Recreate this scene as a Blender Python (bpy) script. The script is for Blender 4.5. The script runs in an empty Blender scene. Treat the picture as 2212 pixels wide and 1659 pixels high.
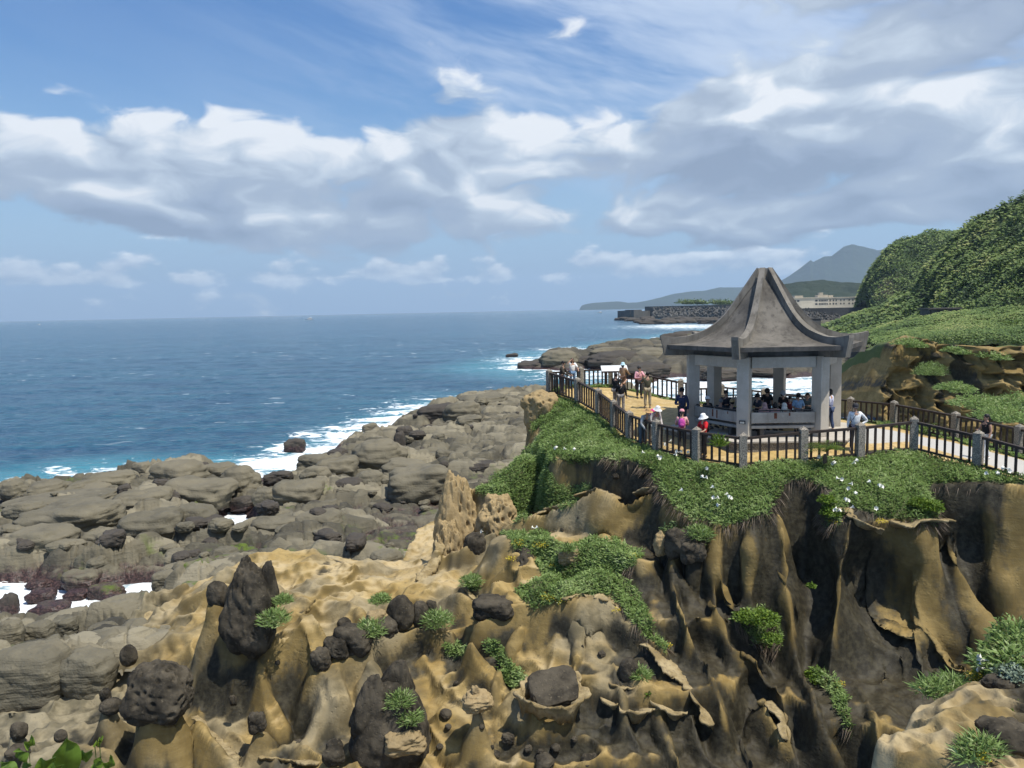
import bpy, bmesh, math, random, time
import numpy as np
from mathutils import Vector, Matrix

T0 = time.time()
random.seed(7); rng = np.random.default_rng(7)
scene = bpy.context.scene
COL = scene.collection
# ------------------------------------------------------------------ camera
W0, H0, FPX = 2212.0, 1659.0, 1671.0          # photograph measured on a 2212 x 1659 grid
CAM_Z = 14.0
PITCH, ROLL = math.radians(5.45), math.radians(1.19)
cam_d = bpy.data.cameras.new('camera'); cam = bpy.data.objects.new('camera', cam_d); COL.objects.link(cam)
cam_d.sensor_width = 36.0; cam_d.lens = 36.0*FPX/W0; cam_d.clip_start = 0.1; cam_d.clip_end = 60000
RM = Matrix.Rotation(math.pi/2-PITCH, 4, 'X') @ Matrix.Rotation(-ROLL, 4, 'Z')
cam.matrix_world = Matrix.Translation((0, 0, CAM_Z)) @ RM
scene.camera = cam
R3 = np.array([[RM[i][j] for j in range(3)] for i in range(3)])
def ray(px, py):
    d = R3 @ np.array([(px-W0/2)/FPX, -(py-H0/2)/FPX, -1.0])
    return d
def at(px, py, Y):                                # point seen at a pixel, Y metres ahead
    d = ray(px, py); k = Y/d[1]
    return np.array([d[0]*k, Y, CAM_Z+d[2]*k])
def atz(px, py, z):                               # point seen at a pixel, at height z
    d = ray(px, py); k = (z-CAM_Z)/d[2]
    return np.array([d[0]*k, d[1]*k, z])
def proj(x, y, z):
    P = np.stack([x, y, np.asarray(z)-CAM_Z], -1) @ R3
    return W0/2 + FPX*P[..., 0]/-P[..., 2], H0/2 - FPX*P[..., 1]/-P[..., 2]
def mpp(Y): return Y/FPX                          # metres per photo pixel
# ------------------------------------------------------------------ sun, sky, exposure
SUN_EL, SUN_AZ = math.radians(66), math.radians(127)     # azimuth clockwise from +Y (ahead)
sd = Vector((math.cos(SUN_EL)*math.sin(SUN_AZ), math.cos(SUN_EL)*math.cos(SUN_AZ), math.sin(SUN_EL)))
sun_d = bpy.data.lights.new('sun', 'SUN'); sun = bpy.data.objects.new('sun', sun_d); COL.objects.link(sun)
sun_d.energy = 5.0; sun_d.angle = math.radians(0.53); sun_d.color = (1.0, 0.95, 0.87)
sun.rotation_euler = (-sd).to_track_quat('-Z', 'Y').to_euler()
sun.location = (0, 0, 60)
world = bpy.data.worlds.new('World'); scene.world = world; world.use_nodes = True
scene.view_settings.view_transform = 'Standard'; scene.view_settings.look = 'None'
scene.view_settings.exposure = 0.22; scene.view_settings.gamma = 1.0
scene.view_settings.use_curve_mapping = False
scene.cycles.use_denoising = True
scene.cycles.max_bounces = 6; scene.cycles.diffuse_bounces = 2; scene.cycles.glossy_bounces = 2
scene.cycles.transmission_bounces = 3; scene.cycles.volume_bounces = 0
scene.cycles.use_adaptive_sampling = True; scene.cycles.adaptive_threshold = 0.02
scene.cycles.caustics_reflective = False; scene.cycles.caustics_refractive = False

class NT:
    """small helper to write node trees as expressions"""
    def __init__(s, tree):
        s.t = tree; s.n = tree.nodes; s.l = tree.links
    def node(s, typ, **kw):
        nd = s.n.new(typ)
        for k, v in kw.items(): setattr(nd, k, v)
        return nd
    def put(s, sock, v):
        if isinstance(v, bpy.types.NodeSocket): s.l.new(v, sock)
        elif v is not None:
            if isinstance(v, (tuple, list)) and len(v) == 3 and sock.type == 'RGBA': v = (*v, 1)
            sock.default_value = v
    def m(s, op, a, b=None, c=None, clamp=False):
        nd = s.node('ShaderNodeMath', operation=op, use_clamp=clamp)
        for i, v in enumerate((a, b, c)):
            if v is not None: s.put(nd.inputs[i], v)
        return nd.outputs[0]
    def add(s, a, b): return s.m('ADD', a, b)
    def sub(s, a, b): return s.m('SUBTRACT', a, b)
    def mul(s, a, b): return s.m('MULTIPLY', a, b)
    def v(s, op, a, b=None, sc=None):
        nd = s.node('ShaderNodeVectorMath', operation=op)
        s.put(nd.inputs[0], a)
        if b is not None: s.put(nd.inputs[1], b)
        if sc is not None: s.put(nd.inputs['Scale'], sc)
        return nd.outputs['Value'] if op in ('DOT_PRODUCT', 'LENGTH') else nd.outputs[0]
    def sep(s, a):
        nd = s.node('ShaderNodeSeparateXYZ'); s.put(nd.inputs[0], a); return nd.outputs
    def comb(s, x, y, z):
        nd = s.node('ShaderNodeCombineXYZ')
        for i, q in enumerate((x, y, z)): s.put(nd.inputs[i], q)
        return nd.outputs[0]
    def step(s, v, a, b, lo=0.0, hi=1.0):         # smoothstep map
        nd = s.node('ShaderNodeMapRange', interpolation_type='SMOOTHSTEP')
        s.put(nd.inputs['Value'], v); s.put(nd.inputs['From Min'], a); s.put(nd.inputs['From Max'], b)
        s.put(nd.inputs['To Min'], lo); s.put(nd.inputs['To Max'], hi); return nd.outputs[0]
    dim = '3D'
    def noise(s, vec, scale, detail=5, rough=0.55, dist=0.0, out=0, lac=2.0):
        nd = s.node('ShaderNodeTexNoise', noise_dimensions=s.dim); s.put(nd.inputs['Vector'], vec)
        nd.inputs['Scale'].default_value = scale; nd.inputs['Detail'].default_value = detail
        nd.inputs['Roughness'].default_value = rough; nd.inputs['Distortion'].default_value = dist
        nd.inputs['Lacunarity'].default_value = lac
        return nd.outputs[out]
    def vor(s, vec, scale, feature='F1', out='Distance', rand=1.0):
        nd = s.node('ShaderNodeTexVoronoi', feature=feature); s.put(nd.inputs['Vector'], vec)
        nd.inputs['Scale'].default_value = scale; nd.inputs['Randomness'].default_value = rand
        return nd.outputs[out]
    def mix(s, f, a, b, mode='MIX'):
        nd = s.node('ShaderNodeMix', data_type='RGBA', blend_type=mode)
        s.put(nd.inputs[0], f); s.put(nd.inputs[6], a); s.put(nd.inputs[7], b); return nd.outputs[2]
    def bump(s, h, strength=0.5, dist=0.05, normal=None):
        nd = s.node('ShaderNodeBump'); s.put(nd.inputs['Height'], h)
        nd.inputs['Strength'].default_value = strength; nd.inputs['Distance'].default_value = dist
        if normal is not None: s.put(nd.inputs['Normal'], normal)
        return nd.outputs[0]
    def attr(s, name, out='Fac'):
        nd = s.node('ShaderNodeAttribute'); nd.attribute_name = name; return nd.outputs[out]

def build_sky():
    q = NT(world.node_tree); q.dim = '2D'
    for nd in list(q.n): q.n.remove(nd)
    world.cycles.sampling_method = 'MANUAL'; world.cycles.sample_map_resolution = 256
    out = q.node('ShaderNodeOutputWorld')
    sky = q.node('ShaderNodeTexSky', sky_type='NISHITA')
    sky.sun_disc = False; sky.sun_elevation = SUN_EL; sky.sun_rotation = SUN_AZ
    sky.altitude = 0; sky.air_density = 1.35; sky.dust_density = 0.2; sky.ozone_density = 3.5
    d = q.node('ShaderNodeTexCoord').outputs['Generated']
    x, y, z = q.sep(d)
    p1 = q.comb(x, q.mul(z, 2.1), 0.0)
    big = q.noise(q.v('ADD', p1, (1.31, 0.17, 0.0)), 2.6, 3, 0.5)
    bigc = q.sub(big, 0.5)
    # cumulus bank 5 to 11 degrees above the sea, thinning out towards the west; a grey deck above it over the land side
    lo_e = q.add(q.add(q.step(x, -0.60, -0.22, 0.040, 0.0), 0.056), q.mul(bigc, -0.05))
    hi_e = q.step(x, -0.15, 0.45, 0.205, 0.270)
    def band(zz):
        a = q.mul(q.step(zz, q.sub(lo_e, 0.012), q.add(lo_e, 0.070)), q.step(zz, q.sub(hi_e, 0.040), q.add(hi_e, 0.060), 1.0, 0.0))
        a = q.mul(a, q.step(x, -0.75, -0.25, 0.70, 1.0))
        dk = q.mul(q.step(x, -0.02, 0.40), q.step(zz, 0.13, 0.24))
        return q.m('MAXIMUM', a, q.mul(dk, 0.88))
    def vorn(vec, sc, det):
        nd = q.node('ShaderNodeTexVoronoi', feature='F1', voronoi_dimensions='2D'); q.put(nd.inputs['Vector'], vec)
        nd.inputs['Scale'].default_value = sc; nd.inputs['Detail'].default_value = det; nd.inputs['Roughness'].default_value = 0.55
        nd.normalize = True
        return nd.outputs['Distance']
    wrp = q.v('SCALE', q.v('SUBTRACT', q.noise(p1, 7.0, 2, 0.6, 0, 1), (0.5, 0.5, 0.5)), None, 0.10)
    pw = q.v('ADD', p1, wrp)
    def dens(vec, zz, fine):
        n = q.noise(vec, 4.2, 3 if fine else 2, 0.55)
        v = q.mul(q.sub(n, 0.5), 2.3)
        v = q.add(v, q.mul(q.sub(0.42, vorn(vec, 5.6, 2.2 if fine else 1.2)), 1.55))
        if fine: v = q.add(v, q.mul(q.sub(q.noise(vec, 15.0, 4, 0.62), 0.5), 0.75))
        return q.add(q.add(v, q.mul(bigc, 1.0)), q.sub(q.mul(band(zz), 1.02), 0.66))
    v0 = dens(pw, z, True)
    v1 = dens(q.v('ADD', pw, (0.016, 0.040, 0.0)), q.add(z, 0.019), False)
    v2 = q.add(q.mul(q.sub(q.noise(q.v('ADD', pw, (0.05, 0.12, 0.0)), 4.2, 3, 0.55), 0.5), 2.3), q.sub(q.mul(band(q.add(z, 0.057)), 1.1), 0.66))
    cover = q.step(v0, -0.10, 0.26)
    relief = q.add(q.mul(q.sub(v0, v1), 0.95), q.mul(q.sub(v0, v2), 0.34))
    lum = q.add(q.add(0.47, q.mul(relief, 0.85)), q.mul(q.step(v0, 0.1, 0.9), -0.10))
    lum = q.add(lum, q.mul(bigc, -0.55))
    lum = q.m('MINIMUM', q.m('MAXIMUM', lum, 0.0), 1.0)
    ramp = q.node('ShaderNodeValToRGB'); q.put(ramp.inputs[0], lum)
    e = ramp.color_ramp.elements
    e[0].position = 0.0; e[0].color = (0.245, 0.31, 0.43, 1)
    e[1].position = 1.0; e[1].color = (0.80, 0.83, 0.87, 1)
    for pos, c in ((0.30, (0.325, 0.40, 0.53, 1)), (0.52, (0.37, 0.445, 0.56, 1)), (0.76, (0.53, 0.61, 0.71, 1))):
        k = e.new(pos); k.color = c
    # thin high cirrus
    pc = q.comb(q.add(q.mul(x, 2.0), q.mul(z, 2.4)), q.add(q.mul(z, 6.0), q.mul(x, 1.2)), 0.0)
    ci = q.noise(q.v('ADD', pc, wrp), 1.9, 5, 0.60)
    cm = q.mul(q.step(ci, 0.30, 0.66), q.step(z, 0.10, 0.24))
    cm = q.mul(cm, q.step(x, -0.42, 0.14, 0.06, 1.0))
    # low small puffs far out over the sea
    pp = q.comb(x, q.mul(z, 2.0), 0.0)
    pn = q.noise(pp, 13.0, 5, 0.55); pn1 = q.noise(q.v('ADD', pp, (0.004, 0.016, 0)), 13.0, 4, 0.55)
    pb = q.mul(q.step(z, 0.030, 0.042), q.step(z, 0.050, 0.085, 1.0, 0.0))
    pm = q.step(q.add(q.add(q.sub(pn, 0.5), q.mul(pb, 0.24)), q.mul(bigc, 0.1)), 0.120, 0.26)
    pl = q.m('MINIMUM', q.m('MAXIMUM', q.add(0.42, q.mul(q.sub(pn, pn1), 2.6)), 0.0), 1.0)
    pcol = q.mix(pl, (0.40, 0.50, 0.66), (0.95, 1.0, 1.05))
    # clear sky, paling to blue grey sea air close to the horizon
    hz = q.m('POWER', q.step(z, 0.0, 0.34, 1.0, 0.0), 1.5)
    bg_sky = q.node('ShaderNodeBackground'); bg_sky.inputs['Strength'].default_value = 0.135
    hs = q.node('ShaderNodeHueSaturation'); hs.inputs['Saturation'].default_value = 1.32; hs.inputs['Value'].default_value = 0.80; hs.inputs['Hue'].default_value = 0.512; q.put(hs.inputs['Color'], sky.outputs[0])
    q.put(bg_sky.inputs['Color'], hs.outputs[0])
    def over(base, fac, col):
        b = q.node('ShaderNodeBackground'); q.put(b.inputs['Color'], col); b.inputs['Strength'].default_value = 1.0
        mx = q.node('ShaderNodeMixShader'); q.put(mx.inputs[0], fac); q.l.new(base, mx.inputs[1]); q.l.new(b.outputs[0], mx.inputs[2])
        return mx.outputs[0]
    s = over(bg_sky.outputs[0], q.mul(hz, 0.9), (0.25, 0.415, 0.69))
    s = over(s, q.mul(cm, 0.88), (0.52, 0.62, 0.78))
    s = over(s, q.mul(q.mul(pm, q.step(z, 0.12, 0.08)), 0.80), pcol)
    s = over(s, q.mul(cover, 0.97), ramp.outputs[0])
    q.l.new(s, out.inputs['Surface'])
build_sky()

# ------------------------------------------------------------------ numeric helpers
_perm = np.random.default_rng(3).permutation(256).astype(np.int32); _perm = np.concatenate([_perm, _perm, _perm])
_g3 = np.random.default_rng(4).normal(size=(256, 3)).astype(np.float32); _g3 /= np.linalg.norm(_g3, axis=1)[:, None]
_jit = np.random.default_rng(5).random((256, 3)).astype(np.float32)
def perlin(x, y, z=0.0):
    x, y, z = np.broadcast_arrays(np.asarray(x, np.float32), np.asarray(y, np.float32), np.asarray(z, np.float32))
    xi = np.floor(x).astype(np.int32); yi = np.floor(y).astype(np.int32); zi = np.floor(z).astype(np.int32)
    xf = x-xi; yf = y-yi; zf = z-zi
    u = xf*xf*xf*(xf*(xf*6-15)+10); v = yf*yf*yf*(yf*(yf*6-15)+10); w = zf*zf*zf*(zf*(zf*6-15)+10)
    def g(dx, dy, dz):
        h = _perm[_perm[_perm[(xi+dx) & 255]+((yi+dy) & 255)]+((zi+dz) & 255)]
        gr = _g3[h]
        return gr[..., 0]*(xf-dx)+gr[..., 1]*(yf-dy)+gr[..., 2]*(zf-dz)
    a = g(0, 0, 0); b = g(1, 0, 0); c = g(0, 1, 0); d = g(1, 1, 0)
    lo = (a+(b-a)*u); lo = lo+((c+(d-c)*u)-lo)*v
    if not np.any(zf): return lo*1.5
    a = g(0, 0, 1); b = g(1, 0, 1); c = g(0, 1, 1); d = g(1, 1, 1)
    hi = (a+(b-a)*u); hi = hi+((c+(d-c)*u)-hi)*v
    return (lo+(hi-lo)*w)*1.5
def fbm(x, y, z=0.0, o=4, rough=0.5):
    s = 0; a = 1.0; f = 1.0; t = 0
    for i in range(o):
        s = s+a*perlin(np.asarray(x)*f+17.3*i, np.asarray(y)*f-9.1*i, np.asarray(z)*f+4.7*i); t += a; a *= rough; f *= 2.03
    return s/t
def worley(x, y, z=None, jit=0.9, full=False):
    """F1, F2 and a per-cell random value (full: also the offset from the cell point and a second value)"""
    x = np.asarray(x, np.float32); y = np.asarray(y, np.float32)
    xi = np.floor(x).astype(np.int32); yi = np.floor(y).astype(np.int32)
    f1 = np.full(x.shape, 9.0, np.float32); f2 = f1.copy(); cid = np.zeros(x.shape, np.int32); ox = np.zeros(x.shape, np.float32); oy = ox.copy()
    if z is not None: z = np.asarray(z, np.float32); zi = np.floor(z).astype(np.int32)
    for dz in ((-1, 0, 1) if z is not None else (0,)):
        for dx in (-1, 0, 1):
            for dy in (-1, 0, 1):
                h = _perm[_perm[(xi+dx) & 255]+((yi+dy) & 255)]
                if z is not None: h = _perm[h+((zi+dz) & 255)]
                j = _jit[h]
                ax = xi+dx+0.5+(j[..., 0]-0.5)*jit-x; ay = yi+dy+0.5+(j[..., 1]-0.5)*jit-y; d = ax**2+ay**2
                if z is not None: d = d+(zi+dz+0.5+(j[..., 2]-0.5)*jit-z)**2
                d = np.sqrt(d)
                nearer = d < f1
                f2 = np.where(nearer, f1, np.minimum(f2, d)); cid = np.where(nearer, h, cid); ox = np.where(nearer, -ax, ox); oy = np.where(nearer, -ay, oy); f1 = np.where(nearer, d, f1)
    if full: return f1, f2, _jit[cid, 0], ox, oy, _jit[cid, 1], _jit[cid, 2]
    return f1, f2, _jit[cid, 0]
def ridged(x, y, z=0.0, o=3, rough=0.5):
    s = 0; a = 1.0; f = 1.0; t = 0
    for i in range(o):
        s = s+a*(1-np.minimum(np.abs(perlin(np.asarray(x)*f+7.1*i, np.asarray(y)*f+3.7*i, np.asarray(z)*f+1.3*i))*2.2, 1))**2; t += a; a *= rough; f *= 2.1
    return s/t
def sst(a, b, x):
    t = np.clip((np.asarray(x, np.float32)-a)/(b-a), 0, 1); return t*t*(3-2*t)
def tps(pts, smooth=0.0):
    P = np.asarray(pts, float); n = len(P); xy = P[:, :2]; c = xy.mean(0); s = np.abs(xy-c).max()
    q = (xy-c)/s
    r2 = ((q[:, None]-q[None])**2).sum(-1); K = r2*np.log(r2+1e-12)*0.5 + np.eye(n)*smooth
    A = np.zeros((n+3, n+3)); A[:n, :n] = K; A[:n, n] = 1; A[:n, n+1:] = q; A[n, :n] = 1; A[n+1:, :n] = q.T
    sol = np.linalg.solve(A, np.concatenate([P[:, 2], np.zeros(3)]))
    def f(x, y):
        x = (np.asarray(x, np.float32)-c[0])/s; y = (np.asarray(y, np.float32)-c[1])/s
        o = sol[n]+sol[n+1]*x+sol[n+2]*y
        for i in range(n):
            r = (x-q[i, 0])**2+(y-q[i, 1])**2
            o = o+sol[i]*0.5*r*np.log(r+1e-12)
        return o
    return f
def poly_inside(x, y, poly):
    x = np.asarray(x); y = np.asarray(y); ins = np.zeros(x.shape, bool); n = len(poly)
    for i in range(n):
        x0, y0 = poly[i][:2]; x1, y1 = poly[(i+1) % n][:2]
        if y0 == y1: continue
        c = ((y0 > y) != (y1 > y)) & (x < (x1-x0)*(y-y0)/(y1-y0)+x0)
        ins ^= c
    return ins
def seg_dist(x, y, pts, closed=False):
    """distance to a polyline and the z interpolated along it"""
    best = np.full(np.shape(x), 1e9, np.float32); bz = np.zeros(np.shape(x), np.float32)
    n = len(pts)
    for i in range(n if closed else n-1):
        a = pts[i]; b = pts[(i+1) % n]
        ex, ey = b[0]-a[0], b[1]-a[1]; L = ex*ex+ey*ey+1e-9
        t = np.clip(((x-a[0])*ex+(y-a[1])*ey)/L, 0, 1)
        d = np.hypot(x-a[0]-t*ex, y-a[1]-t*ey)
        k = d < best
        best = np.where(k, d, best); bz = np.where(k, a[2]+(b[2]-a[2])*t, bz)
    return best, bz

# ------------------------------------------------------------------ mesh helpers
def link(o, parent=None):
    COL.objects.link(o)
    if parent is not None: o.parent = parent
    return o
def mesh_obj(name, verts, faces, mat=None, parent=None, smooth=True, attrs=None):
    me = bpy.data.meshes.new(name)
    verts = np.asarray(verts, np.float32)
    if isinstance(faces, np.ndarray):
        nf, k = faces.shape
        me.vertices.add(len(verts)); me.vertices.foreach_set('co', verts.ravel())
        me.loops.add(nf*k); me.loops.foreach_set('vertex_index', faces.astype(np.int32).ravel())
        me.polygons.add(nf); me.polygons.foreach_set('loop_start', np.arange(0, nf*k, k, dtype=np.int32))
        me.update(calc_edges=True)
    else:
        me.from_pydata([tuple(map(float, v)) for v in verts], [], [tuple(f) for f in faces]); me.update()
    if attrs:
        for k, v in attrs.items():
            v = np.asarray(v, np.float32)
            if v.ndim == 1:
                a = me.attributes.new(k, 'FLOAT', 'POINT'); a.data.foreach_set('value', v)
            else:
                a = me.attributes.new(k, 'FLOAT_COLOR', 'POINT')
                a.data.foreach_set('color', np.concatenate([v, np.ones((len(v), 1), np.float32)], 1).ravel())
    if smooth: me.shade_smooth()
    if mat is not None: me.materials.append(mat)
    return link(bpy.data.objects.new(name, me), parent)
def grid_faces(nr, nc, flip=False):
    i = np.arange(nr*nc, dtype=np.int32).reshape(nr, nc)
    f = np.stack([i[:-1, :-1], i[:-1, 1:], i[1:, 1:], i[1:, :-1]], -1).reshape(-1, 4)
    return f[:, ::-1].copy() if flip else f
def empty(name, loc=(0, 0, 0), rz=0.0):
    o = bpy.data.objects.new(name, None); o.location = loc; o.rotation_euler = (0, 0, rz); o.empty_display_size = 0.2
    return link(o)
def tag(o, label=None, cat=None, group=None, kind=None):
    if label: o['label'] = label
    if cat: o['category'] = cat
    if group: o['group'] = group
    if kind: o['kind'] = kind
    return o
class MB:
    """collects simple solids into one mesh"""
    def __init__(s): s.v = []; s.f = []
    def raw(s, v, f):
        b = len(s.v); s.v += [tuple(p) for p in v]; s.f += [tuple(i+b for i in q) for q in f]; return s
    def box(s, c, d, rz=0.0):
        cx, cy, cz = c; hx, hy, hz = d[0]/2, d[1]/2, d[2]/2; ca, sa = math.cos(rz), math.sin(rz)
        P = []
        for z in (-hz, hz):
            for x, y in ((-hx, -hy), (hx, -hy), (hx, hy), (-hx, hy)): P.append((cx+x*ca-y*sa, cy+x*sa+y*ca, cz+z))
        return s.raw(P, [(3, 2, 1, 0), (4, 5, 6, 7), (0, 1, 5, 4), (1, 2, 6, 5), (2, 3, 7, 6), (3, 0, 4, 7)])
    def bar(s, a, b, w, h):                        # rectangular bar from a to b
        a = Vector(a); b = Vector(b); d = (b-a).normalized(); u = Vector((0, 0, 1)) if abs(d.z) < 0.9 else Vector((1, 0, 0))
        r = d.cross(u).normalized(); u = r.cross(d).normalized(); P = []
        for p in (a, b):
            for i, j in ((-1, -1), (1, -1), (1, 1), (-1, 1)): P.append(tuple(p+r*(i*w/2)+u*(j*h/2)))
        return s.raw(P, [(0, 1, 2, 3), (7, 6, 5, 4), (1, 0, 4, 5), (2, 1, 5, 6), (3, 2, 6, 7), (0, 3, 7, 4)])
    def tube(s, pts, rad, n=8, cap=True):
        pts = [Vector(p) for p in pts]; rad = rad if hasattr(rad, '__len__') else [rad]*len(pts); b = len(s.v)
        for i, p in enumerate(pts):
            d = (pts[min(i+1, len(pts)-1)]-pts[max(i-1, 0)]).normalized()
            u = Vector((0, 0, 1)) if abs(d.z) < 0.95 else Vector((0, 1, 0))
            r = d.cross(u).normalized(); u = r.cross(d)
            for k in range(n):
                a = 2*math.pi*k/n; s.v.append(tuple(p+(r*math.cos(a)+u*math.sin(a))*rad[i]))
        for i in range(len(pts)-1):
            for k in range(n):
                s.f.append((b+i*n+k, b+i*n+(k+1) % n, b+(i+1)*n+(k+1) % n, b+(i+1)*n+k))
        if cap: s.f.append(tuple(b+k for k in range(n))[::-1]); s.f.append(tuple(b+(len(pts)-1)*n+k for k in range(n)))
        return s
    def lathe(s, prof, n=16, c=(0, 0, 0)):
        b = len(s.v)
        for r, z in prof:
            for k in range(n):
                a = 2*math.pi*k/n; s.v.append((c[0]+r*math.cos(a), c[1]+r*math.sin(a), c[2]+z))
        for i in range(len(prof)-1):
            for k in range(n): s.f.append((b+i*n+k, b+i*n+(k+1) % n, b+(i+1)*n+(k+1) % n, b+(i+1)*n+k))
        s.f.append(tuple(b+k for k in range(n))[::-1]); s.f.append(tuple(b+(len(prof)-1)*n+k for k in range(n)))
        return s
    def build(s, name, mat=None, parent=None, smooth=False, bevel=0.0):
        me = bpy.data.meshes.new(name); me.from_pydata(s.v, [], s.f); me.update()
        if bevel:
            bm = bmesh.new(); bm.from_mesh(me)
            bmesh.ops.bevel(bm, geom=bm.edges[:], offset=bevel, segments=1, affect='EDGES', clamp_overlap=True)
            bm.to_mesh(me); bm.free()
        if smooth: me.shade_smooth()
        if mat is not None: me.materials.append(mat)
        return link(bpy.data.objects.new(name, me), parent)
def material(name):
    m = bpy.data.materials.new(name); m.use_nodes = True
    q = NT(m.node_tree); b = q.n['Principled BSDF']
    b.inputs['Specular IOR Level'].default_value = 0.3
    return m, q, b
def simple(name, col, rough=0.8, var=0.15, scale=6.0, bump=0.0, metal=0.0, spec=0.3):
    m, q, b = material(name)
    co = q.node('ShaderNodeTexCoord').outputs['Object']
    n = q.noise(co, scale, 5, 0.6)
    k = q.step(n, 0.3, 0.7, 1-var, 1+var)
    c = q.node('ShaderNodeMix', data_type='RGBA', blend_type='MULTIPLY'); c.inputs[0].default_value = 1
    c.inputs[6].default_value = (*col, 1); q.put(c.inputs[7], q.comb(k, k, k))
    q.put(b.inputs['Base Color'], c.outputs[2]); b.inputs['Roughness'].default_value = rough
    b.inputs['Metallic'].default_value = metal; b.inputs['Specular IOR Level'].default_value = spec
    if bump: q.put(b.inputs['Normal'], q.bump(q.noise(co, scale*5, 4, 0.6), bump, 0.02))
    return m
# ------------------------------------------------------------------ foreland: terrace, cliffs and eroded sandstone
def A3(l): return [at(*p) for p in l]
FX0, FX1, FY0, FY1, FS = -24.0, 24.0, 15.0, 50.0, 0.068
gx = np.arange(FX0, FX1, FS, dtype=np.float32); gy = np.arange(FY0, FY1, FS, dtype=np.float32)
GX, GY = np.meshgrid(gx, gy)
def smax(a, b, k):
    h = np.maximum(k-np.abs(a-b), 0)/k
    return np.maximum(a, b)+h*h*k*0.25
# domain warp so that every edge wanders
WX = GX+0.30*fbm(GX*0.55, GY*0.55, 1.3, 3)+0.07*fbm(GX*2.4, GY*2.4, 5.1, 2)
WY = GY+0.30*fbm(GX*0.55, GY*0.55, 8.7, 3)+0.07*fbm(GX*2.4, GY*2.4, 2.2, 2)
base_pts = [atz(*p) for p in [
    (-150, 1650, .8), (100, 1650, .8), (400, 1659, .5), (600, 1650, .5), (760, 1659, .6), (960, 1640, .6), (1100, 1650, .6),
    (1300, 1650, .3), (1450, 1659, .3), (1700, 1659, .3), (1860, 1640, .3), (2000, 1580, .3), (2250, 1560, .3),
    (-100, 1480, .8), (60, 1480, .8), (220, 1520, .8), (450, 1560, .8), (620, 1580, .7), (780, 1600, .8), (960, 1540, 1.0), (1060, 1570, .8),
    (1250, 1560, .8), (1330, 1560, .5), (1430, 1560, .5), (1520, 1520, .6), (1600, 1500, .7), (1750, 1560, .5), (1840, 1520, .6),
    (1920, 1520, .6), (2050, 1500, .7), (2212, 1470, .8),
    (560, 1340, 2.6), (640, 1300, 2.9), (720, 1250, 3.0), (800, 1330, 3.0), (880, 1280, 3.1), (960, 1290, 3.2), (1010, 1255, 3.3), (900, 1245, 3.1),
    (330, 1335, 1.2), (200, 1390, .6), (60, 1400, .5), (430, 1270, 1.9), (600, 1200, 2.9), (780, 1225, 2.7), (870, 1245, 2.8)]]
base_pts += [(-30, 46, -3), (-22, 38, -2.0), (-17, 36, -1.4), (-13, 38.5, -0.8), (-8, 40, 0.0), (-4, 41, 0.4), (0, 44, 0.5), (6, 48, 1.0), (14, 48, 3), (24, 48, 5), (24, 40, 5), (10, 34, 4), (2, 34, 3)]
H = tps(base_pts, 2e-4)(GX, GY)
class Win:
    """window of the grid round some points"""
    def __init__(s, pts, r):
        P = np.asarray(pts)
        s.j0 = max(int((P[:, 0].min()-r-FX0)/FS), 0); s.j1 = min(int((P[:, 0].max()+r-FX0)/FS)+1, len(gx))
        s.i0 = max(int((P[:, 1].min()-r-FY0)/FS), 0); s.i1 = min(int((P[:, 1].max()+r-FY0)/FS)+1, len(gy))
        s.s = (slice(s.i0, s.i1), slice(s.j0, s.j1))
def prof(d, Hh, b, p=0.9, tail=0.12):
    return Hh*(1-np.exp(-(np.maximum(d, 0)/b)**p))+tail*np.maximum(d, 0)
def ridge(pts, Hh=3.0, b=0.8, w=0.0, p=0.9, k=0.35, R=4.5, jag=0.10, tail=0.15):
    P = A3(pts) if isinstance(pts[0], tuple) else pts
    wn = Win(P, R); x = WX[wn.s]; y = WY[wn.s]
    d, z = seg_dist(x, y, P)
    z = z+jag*fbm(x*1.7, y*1.7, 3.3, 3)*1.6
    f = z-prof(d-w, Hh, b*(1+0.35*fbm(x*0.9, y*0.9, 6.6, 2)), p, tail)
    f = np.where(d < R, f, -99)
    H[wn.s] = smax(H[wn.s], f, k)
def pedestal(px, py, Y, r, Hh=2.0, b=0.55, p=0.85, k=0.3, dome=0.0, R=3.5, tail=0.15, sx=1.0, zoff=0.0):
    c = at(px, py, Y); wn = Win([c], R); x = WX[wn.s]; y = WY[wn.s]
    d = np.hypot((x-c[0])/sx, y-c[1])
    f = c[2]+zoff-prof(d-r, Hh, b, p, tail)-dome*np.minimum(d/r, 1)**2
    f = np.where(d < R, f, -99)
    H[wn.s] = smax(H[wn.s], f, k); return c
def Hz(x, y):
    fx = np.clip((np.asarray(x, float)-FX0)/FS, 0, len(gx)-1.001); fy = np.clip((np.asarray(y, float)-FY0)/FS, 0, len(gy)-1.001)
    j = fx.astype(int); i = fy.astype(int); a = fx-j; b = fy-i
    return (H[i, j]*(1-a)+H[i, j+1]*a)*(1-b)+(H[i+1, j]*(1-a)+H[i+1, j+1]*a)*b
def surf(px, py, near=15.2, far=49):
    """first point of the foreland seen at a pixel"""
    d = ray(px, py); t = np.arange(near, far, 0.03)/d[1]
    x = d[0]*t; y = d[1]*t; z = CAM_Z+d[2]*t
    hit = np.nonzero(z <= Hz(x, y))[0]
    k = hit[0] if len(hit) else len(t)-1
    return np.array([x[k], y[k], Hz(x[k], y[k])])
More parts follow.
